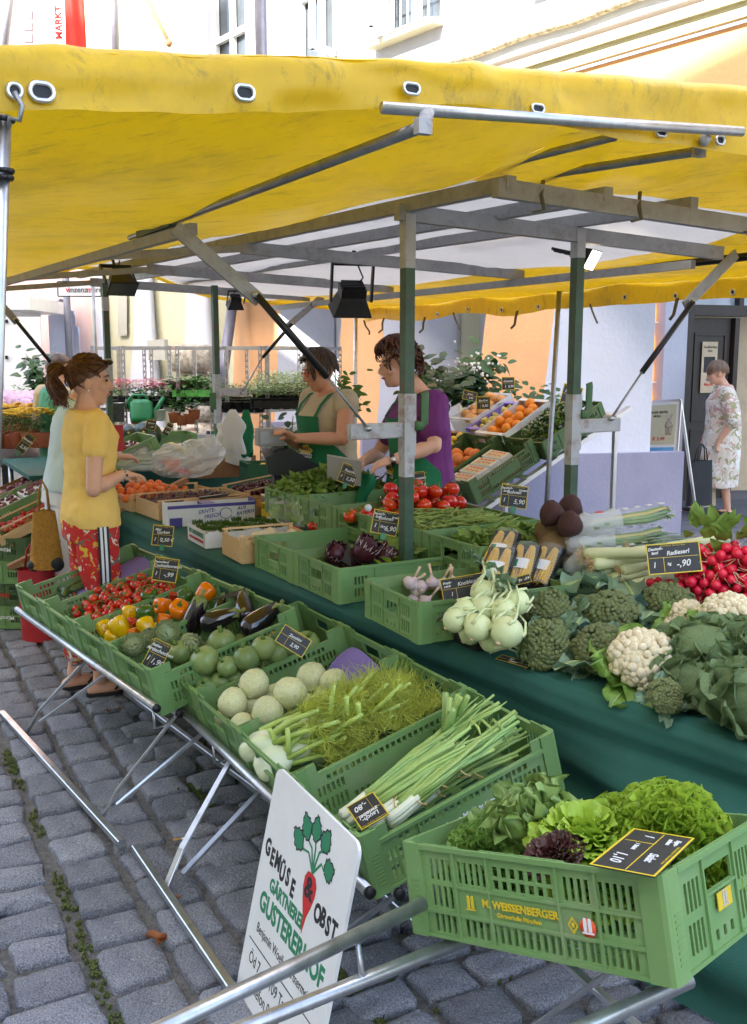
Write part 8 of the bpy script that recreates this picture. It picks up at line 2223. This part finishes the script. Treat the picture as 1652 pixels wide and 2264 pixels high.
def plant(n, rad, hgt, lw, leafmat, fl=None, nf=0, fr=.02, pot='tray_black', seed=0, ball=False, spread=1.0):
    r = random.Random(seed); m = MB()
    for k in range(n):
        a = r.uniform(0, 6.28); q = sqrt(r.random())*rad; z = hgt*r.uniform(.25, 1)*(1-.4*(q/rad)**2); d = Vector((cos(a), sin(a), r.uniform(-.2, 1.0)))
        leaf(m, (cos(a)*q, sin(a)*q, z), d, Vector((0, 0, 1))-d*.3, lw*r.uniform(.8, 1.6), lw*r.uniform(.6, .9)*spread, bend=.7, wav=.1, seed=k, nu=3, nv=4)
    parts = []
    if nf:
        f = MB()
        for k in range(nf):
            a = r.uniform(0, 6.28); q = sqrt(r.random())*rad*.95; z = hgt*(1.2-.4*(q/rad)**2)+r.uniform(-.2, .2)*hgt*.3+.02; c_ = Vector((cos(a)*q, sin(a)*q, z))
            if ball: f.ball(c_, fr*r.uniform(.8, 1.2), 10, 8, nz=.35, seed=k, fq=6)
            else:
                for j in range(4): b = j*1.57+k; leaf(f, c_, (cos(b), sin(b), .35), Z, fr, fr*.9, bend=.4, nu=2, nv=3)
        parts.append(('flower_cluster', f.mesh('flower_cluster', 'petal_'+fl)))
    pm = MB(); pm.lathe([(0, -.1), (.045, -.1), (.06, -.005), (.062, .0), (.05, .0), (0, -.01)], 14); parts.append(('pot', pm.mesh('pot', pot)))
    return Kind('flowering_plant' if nf else 'potted_plant', 'plant', m.mesh('foliage', leafmat), parts)
KPL = {c_: plant(34, .09, .11, .035, 'leaf_mid', c_, 26, .03, seed=i) for i, c_ in enumerate(('pink', 'red', 'white'))}
KPL['yellow'] = plant(80, .13, .13, .03, 'leaf_mid', 'yellow', 34, .028, 'terracotta', 5, spread=.5); KPL['orange'] = plant(60, .12, .12, .03, 'leaf_mid', 'orange', 30, .024, 'terracotta', 6)
KPL['mauve'] = plant(40, .13, .12, .06, 'leaf_mid', 'mauve', 9, .055, 'terracotta', 7, True); KPL['blue'] = plant(40, .13, .12, .06, 'leaf_mid', 'blue', 8, .055, 'terracotta', 8, True)
KPL['herb'] = plant(90, .09, .16, .028, 'leaf_mid', seed=9, spread=.7); KPL['pale'] = plant(120, .1, .14, .026, 'leaf_pale', seed=10); KPL['broad'] = plant(36, .1, .13, .07, 'leaf_mid', seed=11); KPL['dark'] = plant(80, .13, .2, .06, 'leaf_dark', seed=12); KPL['terra'] = plant(40, .08, .16, .045, 'leaf_mid', pot='terracotta', seed=13)
def pp(kind, x, y, d, s_, label, group): KPL[kind].put(T(ond(x, y, d)) @ RZ(rq.uniform(0, 6)) @ S(s_), label, group)
rack_posts = []
pmesh = MB(); panel(pmesh, 0, 0, -.016, .016, 0, 1.76, [(-.006, .006, .04+.055*k, .072+.055*k) for k in range(31)], .002, Matrix.Identity(4)); pmesh.box((.014, 0, 0), (.016, .028, 1.76)); pmesh = pmesh.mesh('upright', 'steel')
def rack(label, fl_, fr_, d0, d1, shift, shelves):
    a, b = ond(fl_, 786, d0), ond(fr_, 786, d0+.12); off = Vector((shift, d1-d0, 0)); e = empty('plant_rack', Vector((a.x, a.y, 0)), label, 'rack'); EI = e.matrix_world.inverted()
    P4 = [Vector((p.x, p.y, 0)) for p in (a, b, b+off, a+off)]
    for p in P4: o = obj('upright', pmesh, e, T(p - Vector((a.x, a.y, 0))))
    for z in shelves:
        m = MB(); m.add([p+Z*z for p in P4]+[p+Z*(z+.03) for p in P4], [(3, 2, 1, 0), (4, 5, 6, 7), (0, 1, 5, 4), (1, 2, 6, 5), (2, 3, 7, 6), (3, 0, 4, 7)]); o = m.build('shelf', 'steel', e); o.matrix_parent_inverse = EI
    for i in range(4): m = MB(); m.beam(P4[i]+Z*1.74, P4[(i+1) % 4]+Z*1.74, .02, .03); o = m.build('top_rail', 'steel', e); o.matrix_parent_inverse = EI
rack('galvanised rack with begonias and watering can', 272, 374, 9.0, 9.6, .12, (.95, 1.17)); rack('galvanised rack with green seed trays', 392, 466, 9.0, 9.6, .25, (.93, 1.22)); rack('galvanised rack with herb pots by the second post', 500, 575, 9.0, 9.7, .3, (.92, 1.15)); rack('galvanised rack with variegated plants behind the stallholders', 590, 672, 8.9, 9.6, .3, (1.0, 1.18)); rack('galvanised rack half hidden by the customer', 205, 262, 9.2, 9.8, .1, (.95, 1.17))
for k in range(20): pp(('pink', 'red', 'white', 'white', 'pink', 'red')[(k*7+k//3) % 6], 250+k*8.2, 884-(k % 2)*9, 9.15+.28*(k % 3)-.1, 1.0, 'flowering begonia in a black pot on the galvanised racks', 'begonias on the racks')
for k in range(9): pp('broad', 388+k*9.5, 866-(k % 3)*3, 9.1+.15*(k % 3), 1.0, 'broad leaved seedling in the light green trays', 'tray seedlings')
for k in range(3): P = ond(397+k*28, 874, 9.05); m = MB(); m.box((-.055, -.05, -.01), (.055, .05, .05)); tag(m.build('seed_tray', 'tray_green', M=T(P)), 'light green plastic seed tray on the rack', 'tray', 'seed trays')
for k in range(14): pp('herb', 478+k*8, 888-(k % 3)*6, 9.0+.2*(k % 3), .95, 'green herb pot on the rack by the second post', 'herb pots')
for k in range(22): pp('pale', 566+k*5.6, 880-(k % 4)*11, 8.85+.2*(k % 4), .95, 'variegated white and green plant on the rack', 'variegated plants')
for k in range(6): P = ond(575+k*19, 893, 8.8); m = MB(); m.box((-.04, -.1, -.03), (.04, .1, .03)); tag(m.build('plant_tray', 'tray_black', M=T(P)), 'black plant tray under the variegated plants', 'tray', 'black plant trays')
for (x, y) in ((402, 918), (420, 915), (300, 915), (430, 905), (385, 912)): pp('terra', x, y, 8.95, .9, 'leafy plant in a terracotta pot on the lower shelf', 'terracotta pot plants')
P = ond(314, 932, 8.9); e = empty('watering_can', T(P) @ RZ(.1), 'green plastic watering can on the rack', 'watering can')
m = MB(); m.lathe([(0, 0), (.1, 0), (.105, .05), (.1, .055), (.104, .1), (.098, .105), (.1, .17), (.06, .2), (0, .2)], 20, M=S(1, .75, 1)); m.build('tank', 'can_green', e)
m = MB(); m.path([(.09, 0, .05), (.14, 0, .12), (.2, 0, .22)], [.028, .022, .018], 10); m.build('spout', 'can_green', e); m = MB(); m.path([(-.1, 0, .12), (-.115, 0, .19), (-.07, 0, .235), (.03, 0, .235), (.06, 0, .2)], .012, 8); m.build('handle', 'can_green', e)
for (x, y, r_, h, mt_, lb) in ((263, 932, .06, .17, 'steel', 'zinc bucket beside the watering can'), (353, 930, .055, .1, 'white_paint', 'small white bucket beside the watering can')):
    m = MB(); m.lathe([(0, 0), (r_*.8, 0), (r_, h), (r_*1.04, h), (r_*.95, h-.004), (r_*.78, .01), (0, .01)], 20); tag(m.build('bucket', mt_, M=T(ond(x, y, 8.92))), lb, 'bucket')
m = MB(); FL = T(-6.2, 8.0, 0); e = empty('flower_table', FL, 'low tables crowded with flowering pots on the square', 'table'); m.box((0, 0, .78), (3.3, 3.2, .8)); m.build('top', 'dark_wood', e)
for x, y in ((.1, .1), (3.2, .1), (.1, 3.1), (3.2, 3.1)): m = MB(); m.box((x-.03, y-.03, 0), (x+.03, y+.03, .78)); m.build('leg', 'dark_wood', e)
for (kind, x0, x1, y0, d, n, s_, lb) in (('yellow', -8, 112, 958, 8.3, 9, 1.15, 'yellow flowered pot plant on the flower table'), ('yellow', -4, 108, 942, 8.8, 9, 1.1, 'yellow flowered pot plant on the flower table'), ('mauve', -5, 48, 926, 9.3, 4, 1.1, 'mauve hydrangea on the flower table'), ('blue', 52, 92, 926, 9.3, 3, 1.0, 'blue hydrangea on the flower table'), ('mauve', -5, 60, 915, 9.9, 4, 1.1, 'mauve hydrangea on the flower table'), ('orange', -5, 80, 904, 10.6, 7, 1.1, 'orange flowered pot plant on the flower table'), ('herb', 40, 120, 900, 11, 6, 1.5, 'bushy green pot plant behind the flowers')):
    for k in range(n): pp(kind, x0+(x1-x0)*k/(n-1)+rq.uniform(-3, 3), y0+rq.uniform(-3, 3), d+rq.uniform(-.1, .1), s_, lb, lb.split(' on ')[0]+'s')
def shrub(x, y0, y1, d, w, n, lw, label, mat='leaf_dark', seed=0, flowers=None):
    a, b = ond(x, y1, d), ond(x, y0, d); h = b.z-a.z; r = random.Random(seed); e = empty('shrub', Vector((a.x, a.y, a.z)), label, 'shrub'); m = MB(); s_ = MB()
    for k in range(9):
        an = r.uniform(0, 6.28); t_ = Vector((cos(an)*w*.8, sin(an)*w*.4, h*r.uniform(.5, 1))); s_.path([(0, 0, 0), t_*.5+Vector((0, 0, h*.1)), t_], [.012, .008, .004], 5)
        for j in range(n//9): q = t_*r.uniform(.2, 1.05)+Vector((r.gauss(0, .06), r.gauss(0, .06), r.gauss(0, .06))); an2 = r.uniform(0, 6.28); leaf(m, q, (cos(an2), sin(an2)*.6-.3, r.uniform(-.6, .5)), (0, -.6, .8), lw*r.uniform(.7, 1.4), lw*r.uniform(.5, .8), bend=.5, seed=j, nu=4, nv=4)
    m.build('foliage', mat, e); s_.build('branch', 'stem_green', e)
    if flowers:
        f = MB()
        for k in range(60): f.ball((r.gauss(.1, .12), r.gauss(-.1, .08), h*.6+r.gauss(0, .08)), .012, 5, 4)
        tag(f.build('blossom', 'petal_white', e), kind='stuff')
shrub(1010, 775, 880, 8.6, .42, 300, .11, 'bushy shrub with small white blossom against the arcade', flowers=True, seed=1); shrub(1075, 850, 905, 8.5, .3, 130, .08, 'low ivy growing behind the orange box', seed=2); shrub(955, 830, 900, 8.4, .25, 120, .09, 'leafy climber behind the purple stallholder', seed=3); shrub(1190, 870, 905, 8.2, .25, 80, .07, 'trailing ivy beside the parsley crate', seed=4)
shrub(775, 822, 905, 8.2, .18, 120, .07, 'ivy trailing down between the two stallholders', 'leaf_mid', 5); shrub(640, 905, 1050, 8.0, .2, 110, .08, 'ivy hanging below the variegated plants', seed=6); shrub(105, 770, 880, 14.5, .35, 200, .12, 'dark climbing shrub beside the white lorry', seed=7)
defmat('slate', (.022, .023, .024), .55, var=.2, scale=20)
def board(TL, TR, BL, lines, label, clip=True, head=True):
    x = (TR-TL); w = x.length; x.normalize(); y = (TL-BL); y -= x*y.dot(x); h = y.length; y.normalize(); n = x.cross(y)
    M_ = basis(TL - y*h, x, y, n)
    e = empty('price_board', M_, label, 'price board')
    m = MB(); m.box((0, 0, -.002), (w, h, 0)); m.build('slate', 'slate', e)
    t_ = min(w, h)*.035; m = MB()
    for lo_, hi in (((0, 0), (w, t_)), ((0, h-t_), (w, h)), ((0, t_), (t_, h-t_)), ((w-t_, t_), (w, h-t_))): m.box((lo_[0], lo_[1], .0002), (hi[0], hi[1], .0008))
    m.build('yellow_border', 'print_yellow', e)
    m = MB(); m.box((t_*2, h*.53, .0002), (w-t_*2, h*.545, .0006)); m.box((w*.3, t_*2, .0002), (w*.31, h*.53, .0006)); m.build('yellow_rule', 'print_yellow', e)
    if head: text('lettering', 'Herkunftsland  Warenart  Sorte', h*.062, e, T(w*.5, h*.92, .0004), 'print_yellow', ext=.0002)
    for (tx, u, v_, s_) in lines: text('lettering', tx, s_*h, e, T(w*u, h*v_, .0005) @ RZ(.06), 'chalk', ext=.0002, shear=.25, bold=.0004*h/.1)
    if clip: m = MB(); m.box((w*.42, -h*.22, -.006), (w*.62, h*.06, .004)); m.build('clip', 'can_green', e)
    return e
def bd(tl, tr, bl, d, lines, label, lean=.03, clip=True):
    b = ond(*bl, d); a, c_ = ond(*tl, d+lean), ond(*tr, d+lean); return board(a, c_, b, lines, label, clip)
bd((340, 1159), (386, 1163), (317, 1203), 4.75, [('Mini', .25, .78, .16), ('Gurken', .5, .66, .2), ('I', .14, .3, .24), ('1', .4, .32, .2), ('2,50 €', .72, .3, .24)], 'price board for mini cucumbers clipped to the cucumber crate')
bd((344, 1229), (398, 1237), (332, 1281), 4.3, [('Deutschland', .28, .8, .12), ('Cocktailtomaten', .56, .66, .17), ('I', .14, .3, .22), ('-,99', .64, .3, .26)], 'price board for cocktail tomatoes behind the small tomatoes', clip=False)
bd((344, 1409), (382, 1428), (307, 1467), 3.5, [('Italien', .28, .8, .13), ('Artischocken', .55, .66, .17), ('1', .14, .32, .24), ('1,90', .66, .3, .26)], 'price board for artichokes clipped to the low crate end')
bd((631, 1379), (690, 1416), (610, 1418), 3.25, [('Zucchini', .5, .68, .2), ('2,90', .6, .3, .26)], 'price board for courgettes sunk behind the round courgettes', clip=False)
bd((828, 1124), (885, 1135), (809, 1174), 4.0, [('Deutsch-', .22, .83, .14), ('land', .2, .7, .14), ('Bohnen', .5, .68, .2), ('breit', .84, .78, .13), ('1', .14, .32, .24), ('1kg', .42, .32, .16), ('6,90', .72, .28, .28)], 'price board for flat beans with green clip in front of the large tomatoes')
bd((1110, 1068), (1169, 1076), (1109, 1119), 4.55, [('Deutsch-', .2, .83, .14), ('land', .18, .7, .14), ('Bohnen', .48, .68, .2), ('Keniana', .82, .8, .12), ('I', .14, .3, .24), ('5,90', .7, .28, .28)], 'price board for fine beans standing above the bean crate')
bd((760, 1021), (798, 1036), (752, 1065), 5.15, [('Rucola', .5, .68, .2), ('I', .14, .32, .22), ('1,50', .66, .3, .26)], 'price board leaning on the till screen')
bd((1427, 1204), (1545, 1195), (1423, 1272), 3.24, [('Deutsch-', .17, .83, .13), ('land', .15, .7, .13), ('Radieserl', .58, .68, .2), ('I', .12, .3, .26), ('kg', .4, .32, .13), ('-,90', .66, .3, .3)], 'large price board for radishes between leeks and radish heap', clip=False)
bd((972, 1281), (1077, 1263), (970, 1335), 3.22, [('Frank-', .14, .8, .14), ('reich', .13, .66, .14), ('Knoblauch', .58, .7, .22), ('1', .2, .3, .24), ('-,80', .7, .28, .26)], 'price board for garlic in front of the sweetcorn', clip=False)
bd((1133, 1277), (1170, 1268), (1132, 1296), 3.2, [('1 St  ,59', .5, .5, .4)], 'small price board tucked among the sweetcorn trays', clip=False)
bd((1109, 833), (1138, 833), (1115, 862), 7.7, [('Orangen', .5, .68, .2), ('1  2,50', .55, .28, .24)], 'price board clipped to the white orange box')
bd((1026, 861), (1056, 868), (1038, 885), 7.9, [('Birnen', .5, .68, .2), ('3,90', .6, .28, .24)], 'price board among the pears')
bd((1053, 876), (1084, 876), (1056, 905), 7.3, [('Bio-Kiwi', .5, .68, .2), ('0,50', .6, .28, .26)], 'price board beside the orange box', clip=False)
bd((912, 1044), (938, 1041), (912, 1090), 4.95, [('Tomaten', .5, .68, .18), ('1,- €', .6, .3, .26)], 'price board standing behind the large tomatoes', clip=False)
bd((372, 933), (385, 940), (366, 962), 7.4, [('Bananen', .5, .68, .16), ('1,80', .6, .3, .22)], 'price board on the watermelon crate'); bd((326, 926), (347, 930), (326, 949), 7.7, [('Melonen', .5, .68, .18), ('-,99', .6, .3, .22)], 'price board behind the watermelon')
bd((62, 955), (80, 968), (44, 1000), 6.6, [('Pfirsiche', .5, .68, .16), ('2,50', .6, .3, .22)], 'price board on the plum trays'); bd((1248, 846), (1290, 858), (1250, 895), 7.4, [('Petersilie', .5, .68, .18), ('-,90', .6, .3, .26)], 'price board behind the parsley crate')
F = SAL; q = lambda x, y, h: F @ fpix(F, x, y, h)
board(q(1536, 1853, .2), q(1448, 1938, .195), q(1433, 1805, .215), [('Eigen-', .2, .84, .11), ('anbau', .2, .72, .11), ('Salat', .62, .7, .2), ('I', .14, .36, .22), ('1 Stück', .42, .32, .1), ('1,10', .72, .26, .26)], 'price board for lettuce lying on the salad crate', False)
F = ROW[7]; board(q(861, 1799, .13), q(800, 1835, .12), q(798, 1765, .15), [('Lauch-', .5, .72, .2), ('zwiebel', .5, .58, .2), ('-,80', .6, .26, .26)], 'price board lying on the spring onion bulbs', False)
board(onz(1165, 1476, TZ+.006), onz(1160, 1479, TZ+.004) if False else onz(1095, 1456, TZ+.006), onz(1150, 1458, TZ+.012), [('Kohlrabi', .5, .68, .24), ('-,80', .6, .3, .3)], 'price board lying flat on the green cloth by the broccoli', False)
for k, (x0, y0, x1, y1, x2, y2, d, lb) in enumerate(((756, 1240, 772, 1193, 776, 1252, 3.95, 'black price board seen edge on among the radicchio'), (927, 1240, 1018, 1207, 1016, 1233, 4.05, 'black back of a price board sloping over the chard'), (944, 1390, 996, 1338, 1000, 1348, 3.2, 'black back of a price board leaning under the garlic crate'), (470, 1325, 548, 1296, 520, 1318, 3.95, 'pale edge of a price board behind the aubergines'))):
    a, b, c_ = ond(x0, y0, d), ond(x1, y1, d+.03), ond(x2, y2, d-.02); m = MB(); n_ = (b-a).cross(c_-a).normalized()*.002; m.add([a, b, c_, a+n_, b+n_, c_+n_], [(0, 2, 1), (3, 4, 5), (0, 1, 4, 3), (1, 2, 5, 4), (2, 0, 3, 5)]); tag(m.build('price_board', 'slate'), lb, 'price board')
TLp, TRp = onz(614, 1692, .60), onz(797, 1868, .60)
x = (TRp-TLp); SW = x.length; x.normalize(); out_ = Vector((-x.y, x.x, 0)); out_ = -out_ if out_.y > 0 and out_.x > 0 else out_
if out_.dot(Vector((-1, -.5, 0))) < 0: out_ = -out_
yv = (Z*.6 - out_*.13); SHt = yv.length; yv.normalize(); nn = x.cross(yv)
SM = basis(TLp - yv*SHt, x, yv, nn)
e = empty('grower_sign', SM, 'white board lettered for vegetables and fruit leaning on the crates', 'sign')
rr = .03; pts = []
for cx_, cy_, a0 in ((SW-rr, SHt-rr, 0), (rr, SHt-rr, 90), (rr, rr, 180), (SW-rr, rr, 270)):
    pts += [(cx_+rr*cos(R(a0+15*k)), cy_+rr*sin(R(a0+15*k))) for k in range(7)]
m = MB(); m.prism(pts, -.008, 0); m.build('panel', 'sign_white' if False else 'white_paint', e)
def tx(body, u, v_, s_, mt_, rz=0.0, bold=.001, al='CENTER', sx=1.0): text('lettering', body, s_, e, T(SW*u, SHt-v_, .0004) @ RZ(rz), mt_, ext=.0003, bold=bold, align=al, sx=sx)
for k, ch in enumerate('GEMÜSE'): tx(ch, .075+.072*k, .208+.004*k+.008*(k % 2), .06, 'print_black', 0, .0026, sx=.75)
for k, ch in enumerate('OBST'): tx(ch, .735+.06*k, .226-.004*(k % 2), .06, 'print_black', 0, .0026, sx=.75)
tx('GÄRTNEREI', .39, .283, .046, 'print_green', 0, .002, sx=.86); tx('GUSTERERHOF', .5, .343, .07, 'print_green', 0, .0026, sx=.84)
tx('Benjamin Woelk, Gärtnermeister', .5, .412, .036, 'print_black', 0, .0, sx=.76); tx('Öd 7 · 84109 Tatt', .36, .498, .044, 'print_black', 0, .0, sx=.8); tx('Telefon 01 62', .36, .556, .044, 'print_black', 0, 0, sx=.8)
m = MB(); m.box((SW*.05, SHt-.458, 0), (SW*.97, SHt-.455, .0006)); m.build('rule', 'print_black', e)
m = MB(); cx_, cy_ = SW*.61, SHt-.205
prof_ = [(0, .05), (.022, .046), (.034, .028), (.034, .005), (.024, -.025), (.01, -.055), (.005, -.08), (.001, -.1)]
m.add([(cx_+r_, cy_+z_, .0005) for r_, z_ in prof_]+[(cx_-r_, cy_+z_, .0005) for r_, z_ in reversed(prof_)], [tuple(range(15, -1, -1))]); m.build('painted_root', 'print_red', e)
text('lettering', '&', .07, e, T(cx_-.002, cy_+.01, .0009), 'print_black', ext=.0003, bold=.002)
for (a0, l_, b_) in ((2.75, .14, .02), (2.25, .14, .01), (1.75, .13, 0), (1.2, .13, -.01), (.5, .11, -.02)):
    d = Vector((cos(a0), sin(a0), 0)); p0 = Vector((cx_, cy_+.05, .0006)); s1 = Vector((-d.y, d.x, 0))
    q0 = p0+Vector((0, .02, 0))+d*.04; q1 = p0+d*l_*.55; m = MB(); m.path([p0, q0, q1], [.004, .0035, .003], 4, flat=.1); m.build('painted_stalk', 'print_green', e)
    m = MB(); n_ = 12; L2_ = l_*.5; up_ = [q1+d*L2_*k/n_+s1*(.026*sin(pi*(k/n_)**.8)+.004*sin(k*2.1)) for k in range(n_+1)]; lo_ = [q1+d*L2_*k/n_-s1*(.026*sin(pi*(k/n_)**.8)+.004*cos(k*2.3)) for k in range(n_+1)]
    m.add([p+Vector((0, 0, .0002)) for p in up_+lo_[::-1][1:-1]], [tuple(range(2*n_))[::-1]]); m.build('painted_leaf', 'print_green', e)
    m = MB(); m.path([p+Vector((0, 0, .0003)) for p in up_+lo_[::-1]], .0022, 4, flat=.12); m.build('painted_outline', 'print_black', e)
a, b = ond(1436, 892, 9.95), ond(1494, 889, 9.75); lo1, lo2 = ond(1452, 1100, 9.65), ond(1521, 1090, 9.45)
x = (b-a).normalized(); y = (a-lo1); y -= x*y.dot(x); hB = y.length; wB = (lo2-lo1).length; y.normalize(); AM = basis(a-y*hB, x, y, x.cross(y))
e = empty('pavement_board', AM, 'white pavement board with price posters by the shop passage', 'sign')
m = MB(); m.box((-.02, -.01, -.02), (wB+.01, hB+.01, 0)); m.build('panel', 'white_paint', e)
m = MB()
for p, q_ in (((-.03, 0), (-.03, hB)), ((wB+.01, 0), (wB+.01, hB))): m.beam((p[0], p[1]-.3, -.01), (q_[0], q_[1]+.02, -.01), .025, .02)
m.beam((-.03, hB+.02, -.01), (wB+.01, hB+.02, -.01), .02, .025); m.build('frame', 'aluminium', e)
m = MB(); m.beam((wB, hB, -.03), (wB+.05, -.3, -.5), .025, .02); m.build('rear_leg', 'aluminium', e)
m = MB(); m.box((.01, hB*.56, .0004), (wB-.02, hB*.98, .001)); pp_ = m.build('price_poster', 'plaster_cream', e); m = MB(); m.box((.01, hB*.24, .0004), (wB-.02, hB*.53, .001)); pb = m.build('blue_poster', 'print_skyblue', e)
for (t_, u, v_, s_, mt_, pr_) in (('UNSER BESTES', .35, .9, .03, 'print_black', pp_), ('MÜSLI', .3, .86, .03, 'print_black', pp_), ('€ 5,49', .4, .62, .05, 'print_red', pp_), ('WOCHEN', .6, .42, .075, 'print_red', pb)): text('lettering', t_, s_, pr_, T(wB*u, hB*v_, .0016), mt_, ext=.0003, bold=.001)
m = MB(); m.lathe([(0, 0), (.03, .0), (.045, .1), (.02, .16), (.035, .2), (0, .2)], 10, M=T(wB*.72, hB*.66, .002) @ RX(-pi/2) @ S(1, .05, 1)); m.build('printed_bag', 'stone_rough', pp_)
m = MB(); m.lathe([(0, 0), (.02, 0), (.02, .12), (.008, .16), (.008, .2), (0, .2)], 8, M=T(wB*.65, hB*.02, .002) @ RX(-pi/2) @ S(1, .05, 1)); m.build('printed_bottle', 'hook_green', e)
